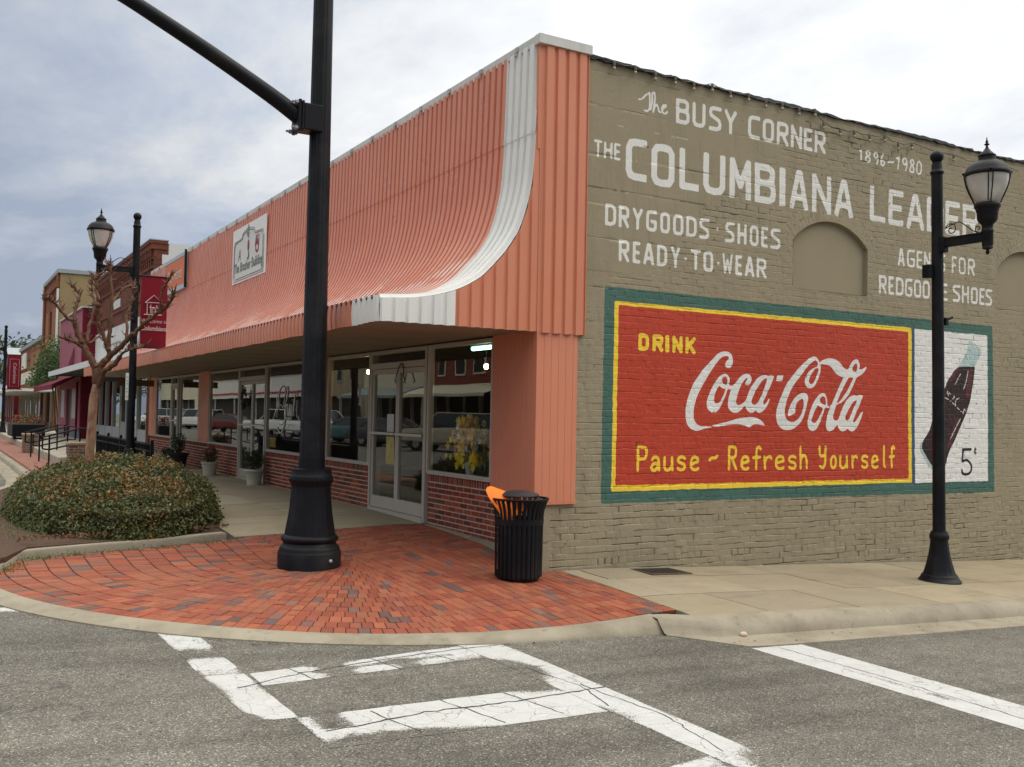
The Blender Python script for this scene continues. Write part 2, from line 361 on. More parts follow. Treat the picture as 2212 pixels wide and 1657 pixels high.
n=NT('paver_brick'); a=n.attr('col'); c=n.mix(1,a,n.mix(n.noise(30,5,.65),(.68,.68,.68),(1.3,1.3,1.3)),'MULTIPLY'); c=n.mix(n.mr(n.noise(1.2,5,.6),.5,.75,0,.35),c,(.21,.10,.06)); c=n.mix(n.mr(n.noise(180,2),.6,.8,0,.3),c,(.33,.19,.13))
M_PAVER=n.done(c,.8,n.bump(n.noise(120,4),.003),.2)
# road sheet
xs=np.unique(np.r_[np.linspace(-24,-8,17),np.linspace(-8,14,89),np.linspace(14,40,14)]); ys=np.unique(np.r_[np.linspace(-40,-12,15),np.linspace(-12,10,89),np.linspace(10,130,49)])
X,Y=np.meshgrid(xs,ys); V=np.c_[X.ravel(),Y.ravel(),zroad(X,Y).ravel()]
nx=len(xs); I=np.arange((len(ys)-1)*nx).reshape(-1,nx)[:,:-1].ravel(); F=np.c_[I,I+1,I+nx+1,I+nx]
struct(grid_mesh('road',V,F,M_ASPH))
mb=MB(); mb.add([(-900,-900,-3),(900,-900,-3),(900,900,-3),(-900,900,-3)],[(0,1,2,3)])
struct(mb.build('ground',plain('far_ground',(.09,.10,.05),.95,.4,.05)))
# ---- kerb arc path and brick apron ----
AC=(-1.6,1.6); AR=3.9
def zk(x,y): return float(zwalk(np.array(x),np.array(y)))
def zr(x,y): return float(zroad(x,y))
arc=[]
for a in np.linspace(R(172),R(262),40): arc.append((AC[0]+AR*math.cos(a),AC[1]+AR*math.sin(a)))
arc+= [(x,-2.30-.03*((x+2.1)/2)) for x in np.linspace(-1.9,-.15,8)]
def sweep(mb,path,prof_of):
    """path xy list; prof_of(i,p,nrm)->list of 3d points; connects"""
    rows=[]
    for i,p in enumerate(path):
        a=path[max(i-1,0)]; b=path[min(i+1,len(path)-1)]; t=Vector((b[0]-a[0],b[1]-a[1])).normalized(); nr=Vector((t.y,-t.x)); rows.append(prof_of(i,p,nr))
    m=len(rows[0]); vs=[q for r in rows for q in r]; fs=[]
    for i in range(len(rows)-1):
        for k in range(m-1): fs.append((i*m+k,i*m+k+1,(i+1)*m+k+1,(i+1)*m+k))
    mb.add(vs,fs)
# apron kerb (nearly flush ramp edge)
mb=MB()
def pk(i,p,nr):
    ix,iy=p; o=.24; h=zk(ix,iy)+.004; ox,oy=ix+nr.x*o,iy+nr.y*o
    e=ix+nr.x*.03; zo=zr(ox,oy)
    return [(ix-nr.x*.02,iy-nr.y*.02,h-.15),(ix-nr.x*.0,iy-nr.y*.0,h),(ix+nr.x*.08,iy+nr.y*.08,h+.004),(ix+nr.x*.17,iy+nr.y*.17,h-.006+ (zo+.03-h)*.25),(ox,oy,zo+.012),(ox+nr.x*.01,oy+nr.y*.01,zo-.1)]
sweep(mb,arc,pk)
struct(mb.build('apron_kerb',M_KERB,smooth=60))
# right hand kerb with rolled face and gutter pan
mb=MB()
rp=[(-.20,-2.335),(-.02,-2.42)]+[(x,-2.62) for x in np.linspace(.25,26,104)]
def pr(i,p,nr):
    x,y=p; k=min(1,max(0,(x+.2)/.5)); h=zk(x,y)+.005; zg=zr(x,y)
    jog=.01*math.sin(x*9)
    return [(x,y+.02,h-.2),(x,y,h),(x,y-.12-.02*k,h-.004),(x,y-.17-.02*k,h-.03*k-.008),(x,y-.22-.03*k,(h*.45+(zg+.02)*.55)),(x,y-.27,zg+.022+.0*k),(x,y-.30-.02*k,zg+.014),(x,y-.30-.32*k,zg+.006),(x,y-.31-.32*k,zg-.05)]
sweep(mb,rp,pr)
struct(mb.build('street_kerb',M_KERB,smooth=60))
# pavers
PAL=[(.275,.075,.042),(.30,.090,.047),(.25,.066,.039),(.265,.094,.053),(.23,.071,.047),(.30,.098,.054)]
DARK=[(.13,.078,.070),(.16,.090,.075),(.115,.075,.072),(.19,.10,.075)]
def pcol(dark=.11):
    c=random.choice(DARK) if random.random()<dark else random.choice(PAL); k=random.uniform(.88,1.12); return tuple(x*k for x in c)
def quad_paver(mb,P,gap=.0048,zoff=0,ch=.004):
    """P: 4 xy ccw; raised chamfered brick following the walk surface"""
    c=(sum(p[0] for p in P)/4,sum(p[1] for p in P)/4)
    def ins(p,g):
        d=Vector((c[0]-p[0],c[1]-p[1])); L=d.length; return (p[0]+d.x/L*g*1.4,p[1]+d.y/L*g*1.4)
    A=[ins(p,gap) for p in P]; B=[ins(p,gap+ch) for p in P]; j=random.gauss(0,.0015); tx,ty=random.gauss(0,.012),random.gauss(0,.012)
    zz=zwalk(np.array([p[0] for p in A]),np.array([p[1] for p in A]))
    f=lambda p,z: z+j+tx*(p[0]-c[0])+ty*(p[1]-c[1])+zoff
    mb.col=pcol()
    mb.add([(p[0],p[1],z+zoff-.03) for p,z in zip(A,zz)]+[(p[0],p[1],f(p,z)-.004) for p,z in zip(A,zz)]+[(p[0],p[1],f(p,z)) for p,z in zip(B,zz)],
      [(8,9,10,11)]+[(i,(i+1)%4,4+(i+1)%4,4+i) for i in range(4)]+[(4+i,4+(i+1)%4,8+(i+1)%4,8+i) for i in range(4)])
def xr_border(y): return .36-.045*max(0,-y-.4)*4.2*(.5) if y<.3 else .36
mb=MB(); bw,bl=.103,.205
rows=int((AR-.35)/bl)+1
for k in range(rows):
    r1=AR-.005-k*bl; r0=r1-bl
    if r0<.05: break
    na=max(2,int(round(r1*R(90)/bw))); off=random.random()
    # arc part from pi to 3pi/2 (-X round to -Y)
    for i in range(-int(.0/bw),na):
        a0=math.pi+R(90)*i/na; a1=math.pi+R(90)*(i+1)/na
        P=[(AC[0]+r0*math.cos(a0),AC[1]+r0*math.sin(a0)),(AC[0]+r1*math.cos(a0),AC[1]+r1*math.sin(a0)),(AC[0]+r1*math.cos(a1),AC[1]+r1*math.sin(a1)),(AC[0]+r0*math.cos(a1),AC[1]+r0*math.sin(a1))]
        quad_paver(mb,P)
    # straight run to the right
    y1=AC[1]-r0; y0=AC[1]-r1; x=AC[0]
    while x<.4:
        xe=x+bw; lim=xr_border((y0+y1)/2)
        if min(xe,lim)-x>.03 and not (x>-.02 and y1>0): quad_paver(mb,[(x,y0),(min(xe,lim),y0),(min(xe,lim),y1),(x,y1)])
        x=xe
    # straight run to the planter (y above centre)
    x0=AC[0]-r1; x1=AC[0]-r0; y=AC[1]
    while y<3.1:
        top=2.22+(x0+5.07)*.257
        if x0<-2.6 and x0>-5.65:
            ye=min(y+bw,top)
            if ye-y>.03: quad_paver(mb,[(x0,y),(x1,y),(x1,ye),(x0,ye)])
        y+=bw
# back part between post and doorway: running rows
y=AC[1]-.42
y0s=[]
r=0
while y<3.05:
    x=-1.62+(.05 if r%2 else 0)-.9*(y>1.6)
    while x<-.03:
        top=2.94; ye=min(y+bw,top)
        if ye-y>.03: quad_paver(mb,[(x,y),(min(x+bl,-.02),y),(min(x+bl,-.02),ye),(x,ye)])
        x+=bl
    y+=bw; r+=1
for yy in np.arange(1.0,2.1,bw):
    for xx in np.arange(-2.1,-1.1,bl): quad_paver(mb,[(xx,yy),(xx+bl,yy),(xx+bl,yy+bw),(xx,yy+bw)],zoff=-.0065)
struct(mb.build('brick_paving',M_PAVER,colors=True))
# bedding under the pavers
gx=np.linspace(-5.7,.42,50); gy=np.linspace(-2.55,3.2,46); X,Y=np.meshgrid(gx,gy)
inside=(np.hypot(X-AC[0],Y-AC[1])<AR+.05)|(Y>AC[1])|((X>AC[0])&(Y>-2.36))
inside&=~((X>-.02)&(Y>.02))
V=np.c_[X.ravel(),Y.ravel(),(zwalk(X,Y)-.012).ravel()]; nx=len(gx); I=np.arange((len(gy)-1)*nx).reshape(-1,nx)[:,:-1].ravel(); F=np.c_[I,I+1,I+nx+1,I+nx]; ok=inside.ravel(); F=F[ok[F].all(1)]
struct(grid_mesh('paving_bed',V,F,plain('bedding_sand',(.055,.042,.03),.95,.5,9)))
# ---- concrete sidewalks: separate slabs with open joints, one mesh each walk ----
def slab(mb,x0,y0,x1,y1,g=.006,clip=None,n=4):
    xs=np.linspace(x0+g,x1-g,n); ys=np.linspace(y0+g,y1-g,n)
    k=random.uniform(.88,1.1); w=random.uniform(-.02,.02); mb.col=(.315*k+w*.3,.27*k,.19*k-w*.3)
    P=[(x,y) for y in ys for x in xs]
    if clip: P=[clip(x,y) for x,y in P]
    z=zwalk(np.array([p[0] for p in P]),np.array([p[1] for p in P])); j=random.gauss(0,.0015)
    vs=[(p[0],p[1],q+j) for p,q in zip(P,z)]; fs=[(i*n+k,i*n+k+1,(i+1)*n+k+1,(i+1)*n+k) for i in range(n-1) for k in range(n-1)]
    per=[i for i in range(n)]+[i*n+n-1 for i in range(1,n)]+[n*n-2-i for i in range(n-1)]+[(n-2-i)*n for i in range(n-2)]
    m=len(vs); vs+=[(vs[i][0],vs[i][1],vs[i][2]-.05) for i in per]; L=len(per)
    fs+=[(per[i],m+i,m+(i+1)%L,per[(i+1)%L]) for i in range(L)]
    mb.add(vs,fs)
mb=MB(); rowsY=[(-.02,-.64),(-.64,-1.64),(-1.64,-2.615)]; offs=[.62,.70,1.09]
for (ya,yb),o in zip(rowsY,offs):
    x=o-1.3
    while x<26:
        def clip(px,py): return (max(px,xr_border(py)+.012),py)
        if x+1.3>.42: slab(mb,x,yb,x+1.3,ya,clip=clip)
        x+=1.3
struct(mb.build('side_sidewalk',M_WALK,colors=True))
gx=np.linspace(-.25,26,105); gy=np.linspace(-2.64,.05,12); X,Y=np.meshgrid(gx,gy); V=np.c_[X.ravel(),Y.ravel(),(zwalk(X,Y)-.014).ravel()]; nx=len(gx); I=np.arange((len(gy)-1)*nx).reshape(-1,nx)[:,:-1].ravel(); F=np.c_[I,I+1,I+nx+1,I+nx]; ok=((X>.3)|((Y>-2.3)&(X>-.3)&(Y<-.02))|((X>.02)&(Y>-2.45))).ravel(); F=F[ok[F].all(1)]
struct(grid_mesh('sidewalk_bed',V,F,M_GROOVE))
mb=MB()
y=3.03; ysl=[2.95,4.6,6.4,8.2,10.0,11.8,13.6,15.4,17.2,19.0,20.8,22.6,24.4]
for a,b in zip(ysl,ysl[1:]):
    slab(mb,-1.32,a,-.005,b); slab(mb,-2.62,a,-1.32,b)
struct(mb.build('front_sidewalk',M_WALK,colors=True))
gx=np.linspace(-2.66,0,6); gy=np.linspace(2.93,24.4,40); X,Y=np.meshgrid(gx,gy); V=np.c_[X.ravel(),Y.ravel(),(zwalk(X,Y)-.014).ravel()]; nx=len(gx); I=np.arange((len(gy)-1)*nx).reshape(-1,nx)[:,:-1].ravel(); F=np.c_[I,I+1,I+nx+1,I+nx]
struct(grid_mesh('front_sidewalk_bed',V,F,M_GROOVE))
# planter kerb + soil
mb=MB()
pl=[(-5.78,.95),(-5.36,1.45),(-5.07,2.25),(-4.53,2.42),(-3.68,2.62),(-2.74,2.86)]
def pp(i,p,nr):
    x,y=p; h=zk(x,y); t=.075*min(1,.4+i*.3) 
    return [(x,y,h-.1),(x,y,h+t-.02),(x-nr.x*.015,y-nr.y*.015,h+t),(x-nr.x*.15,y-nr.y*.15,h+t),(x-nr.x*.16,y-nr.y*.16,h-.1)]
sweep(mb,pl,pp)
lk=[(-5.78,.95),(-5.68,4),(-5.5,6.5),(-5.3,9),(-4.7,11.3),(-4.1,13),(-3.95,15),(-3.92,20),(-3.95,30),(-3.95,130)]
def pl2(i,p,nr):
    x,y=p; h=-.06; zg=zr(x,min(y,60))
    return [(x+.02,y,h-.3),(x+.01,y,h),(x-.13,y,h),(x-.16,y,h-.03),(x-.19,y,zg+.01),(x-.55,y,zg+.006),(x-.56,y,zg-.05)]
sweep(mb,lk,pl2)
struct(mb.build('planter_kerb',M_KERB,smooth=50))
mb=MB(); poly=[(-5.74,1.2),(-5.28,1.7),(-5.02,2.42),(-2.72,3.0),(-2.64,11.2),(-4.6,11.3),(-5.3,9),(-5.6,4)]
mb.prism(poly,-.25,-.075); struct(mb.build('planter_soil',plain('mulch',(.085,.05,.032),.95,.55,25,.02,30)))
# brick strip along main street beyond the planter, and the raised walk
mb=MB()
for j in range(0,230):
    for i in range(6):
        y0=11.25+j*.205; x0=-3.95+i*.21+(.1 if j%2 else 0)
        if y0<45:
            mb.col=tuple(x*.55+y*.6 for x,y in zip(pcol(.05),(.26,.16,.13))); mb.add([(x0+.004,y0+.004,-.055),(x0+.206,y0+.004,-.055),(x0+.206,y0+.2,-.055),(x0+.004,y0+.2,-.055)],[(0,1,2,3)])
struct(mb.build('brick_strip',M_PAVER,colors=True))
mb=MB(); mb.add([(-3.96,11,-.065),(-2.5,11,-.065),(-2.5,130,-.065),(-3.96,130,-.065)],[(0,1,2,3)]); struct(mb.build('strip_bed',plain('strip_base',(.24,.10,.075),.9,.3,3)))
mb=MB(); mb.box((-3.05,19.0,-.4),(0,130,.16),bev=.02); struct(mb.build('raised_walk',plain('walk_plain',(.40,.36,.28),.85,.2,1.5,.003)))
# ---- crosswalk markings ----
n=NT('worn_road_paint'); ac,ab=asphalt_nodes(n); cov=n.attr('cov','Fac')
w=n.math('ADD',n.math('MULTIPLY',n.noise(22,6,.75),.75),n.math('MULTIPLY',n.vor(135,out='Distance'),.45))
msk=n.mr(n.math('SUBTRACT',cov,w),-.035,.035,0,1)
pc=n.mix(n.noise(7,5,.65),(.42,.42,.405),(.58,.58,.57)); pc=n.mix(n.mr(n.noise(1.5,4),.5,.75,0,.3),pc,(.45,.43,.38))
nv=n.N.new('ShaderNodeVectorMath'); nv.operation='ADD'; n.lk(n.tc.outputs['Object'],nv.inputs[0]); nz=n.N.new('ShaderNodeTexNoise'); nz.inputs['Scale'].default_value=2.6; nz.inputs['Detail'].default_value=4; n.lk(n.tc.outputs['Object'],nz.inputs[0]); s2=n.N.new('ShaderNodeVectorMath'); s2.operation='SCALE'; s2.inputs['Scale'].default_value=.35; n.lk(nz.outputs['Color'],s2.inputs[0]); n.lk(s2.outputs[0],nv.inputs[1])
ck=n.mr(n.vor(3.0,'DISTANCE_TO_EDGE',vec=nv.outputs[0]),.003,.010,1,0); ck2=n.mr(n.vor(9,'DISTANCE_TO_EDGE',vec=nv.outputs[0]),.008,.03,.75,0); ck2=n.math('MULTIPLY',ck2,n.mr(n.noise(2.1,3),.45,.6))
msk=n.math('MULTIPLY',msk,n.math('SUBTRACT',1,n.math('MULTIPLY',n.math('MAXIMUM',ck,ck2),.62)))
M_MARK=n.done(n.mix(msk,ac,pc),.8,ab,.25)
def marking(name,P,wear,parent=None):
    """P: 4 xy (a,b along one side; d,c other): wear: 4 corner coverages or function(u,v)"""
    a,b,c,d=[np.array(p,float) for p in P]; L=max(np.linalg.norm(b-a),np.linalg.norm(c-d)); Wd=max(np.linalg.norm(d-a),np.linalg.norm(c-b))
    nu=max(3,int(L/.03)); nv=max(3,int(Wd/.03)); u=np.linspace(0,1,nu); v=np.linspace(0,1,nv); U,Vv=np.meshgrid(u,v)
    ed=np.minimum(np.minimum(U,1-U)*L,np.minimum(Vv,1-Vv)*Wd)
    Pxy=(a*(1-U[...,None])+b*U[...,None])*(1-Vv[...,None])+(d*(1-U[...,None])+c*U[...,None])*Vv[...,None]
    cov=wear(U,Vv)-.02-.20*smooth(.58,.78,vnoise(Pxy[...,0]*2.2,Pxy[...,1]*2.2,31))-smooth(.015,0,ed)*.2
    nxy=np.stack([vnoise(Pxy[...,0]*9,Pxy[...,1]*9,5),vnoise(Pxy[...,0]*9,Pxy[...,1]*9,9)],-1)-.5; Pxy=Pxy+nxy*.010
    V=np.c_[Pxy.reshape(-1,2),(zroad(Pxy[...,0],Pxy[...,1])+.002).ravel()]; I=np.arange((nv-1)*nu).reshape(-1,nu)[:,:-1].ravel(); F=np.c_[I,I+1,I+nu+1,I+nu]
    return struct(grid_mesh(name,V,F,M_MARK,attrs={'cov':cov.ravel()}))
one=lambda U,V:1.0+0*U
MK='crosswalk_marking'
marking(MK,[(-4.38,-1.13),(-4.36,-2.9),(-4.08,-2.9),(-4.09,-1.14)],lambda U,V:1.05-.75*np.exp(-((U-.64)/.10)**2)*(1.2-.7*V)-.35*(U>.9))
marking(MK,[(-4.36,-2.9),(-4.33,-4.0),(-4.06,-4.0),(-4.08,-2.9)],lambda U,V:1.05-.3*np.exp(-((U-.35)/.2)**2)-.9*smooth(.75,1,U)*smooth(.6,0,V)-.3*smooth(.0,.35,-V+.3))
marking(MK,[(-4.05,-2.92),(-2.245,-2.52),(-2.21,-2.95),(-4.05,-3.25)],lambda U,V:1.05-.8*np.exp(-((U-.33)/.07)**2)-.5*np.exp(-((U-.62)/.08)**2)*(V>.3)-.5*np.exp(-((V-.5)/.12)**2)*(U>.22)*(U<.9)-.45*smooth(.5,.9,V)*smooth(.5,.9,U)-.4*smooth(.3,.0,V)*smooth(.1,.35,U)*smooth(.7,.5,U))
marking(MK,[(-2.24,-2.33),(-2.2,-3.3),(-1.84,-3.3),(-1.86,-2.33)],lambda U,V:1.05-.75*smooth(.45,.95,U)*smooth(.75,.15,V)-.2*smooth(.7,1,U))
marking(MK,[(-2.2,-3.3),(-2.17,-5.75),(-1.86,-5.75),(-1.84,-3.3)],lambda U,V:1.05-1.0*np.exp(-((U-.0)/.15)**2)*smooth(1.0,.1,V)-.9*smooth(.76,1,U)*(.35+.75*smooth(.2,.8,V))-.3*np.exp(-((U-.6)/.2)**2)*smooth(.5,0,V))
marking(MK,[(-4.08,-4.005),(-2.195,-3.85),(-2.19,-4.5),(-4.08,-4.6)],lambda U,V:1.05-.9*np.exp(-((U-.22)/.18)**2)*smooth(.5,1,V)-.65*np.exp(-((U-.10)/.06)**2)*(V<.5)-.7*np.exp(-((U-.95)/.15)**2)*smooth(.35,0,V)-.35*smooth(.62,.5,U)*smooth(.7,1,V))
marking(MK,[(-2.55,-5.5),(-2.18,-5.43),(-2.18,-5.8),(-2.55,-5.9)],lambda U,V:.85-.5*V)
marking(MK,[(-6.4,.08),(-5.17,-.14),(-5.17,-.36),(-6.4,-.16)],lambda U,V:1.05-.5*np.exp(-((V-.8)/.2)**2))
def crack(P,w=.006):
    mb=MB(); Q=[]
    for a,b in zip(P,P[1:]):
        n_=max(2,int(math.dist(a,b)/.06))
        for i in range(n_): t=i/n_; Q.append((a[0]+(b[0]-a[0])*t+random.gauss(0,.006),a[1]+(b[1]-a[1])*t+random.gauss(0,.006)))
    Q.append(P[-1]); vs=[];fs=[]
    for i,q in enumerate(Q):
        a=Q[max(0,i-1)]; b=Q[min(len(Q)-1,i+1)]; t=Vector((b[0]-a[0],b[1]-a[1])).normalized(); ww=w*random.uniform(.5,1.2)
        for s in (-1,1): x_,y_=q[0]-t.y*ww*s,q[1]+t.x*ww*s; vs.append((x_,y_,float(zroad(x_,y_))+.0045))
    for i in range(len(Q)-1): fs.append((2*i,2*i+1,2*i+3,2*i+2))
    mb.add(vs,fs); struct(mb.build('road_crack',plain('crack_tar',(.045,.04,.035),.95)))
crack([(-4.22,-3.27),(-3.7,-3.0),(-3.0,-2.78),(-2.3,-2.62),(-1.75,-2.55)]); crack([(-4.0,-4.32),(-3.3,-4.15),(-2.6,-4.1),(-1.85,-3.98)],.008)
for P in ([(-3.62,-4.02),(-3.5,-4.5)],[(-3.1,-3.93),(-2.95,-4.5)],[(-2.62,-3.9),(-2.5,-4.45)],[(-2.1,-3.3),(-2.0,-3.9),(-2.12,-4.4)],[(-3.75,-2.85),(-3.68,-3.2)],[(-3.1,-2.68),(-3.0,-3.1)],[(-2.62,-2.62),(-2.5,-2.95)],[(.50,-3.3),(.52,-4.4),(.47,-5.6)],[(-1.98,-3.85),(-1.9,-4.7),(-2.05,-5.4)]): crack(P,.004)
marking('stop_line_marking',[(.22,-3.27),(.20,-9.5),(.80,-9.5),(.83,-3.27)],lambda U,V:1.12-.25*np.exp(-((V-.35)/.12)**2)*np.exp(-((U-.2)/.12)**2)*2-.2*np.exp(-((U-.1)/.05)**2)*smooth(.4,0,V))
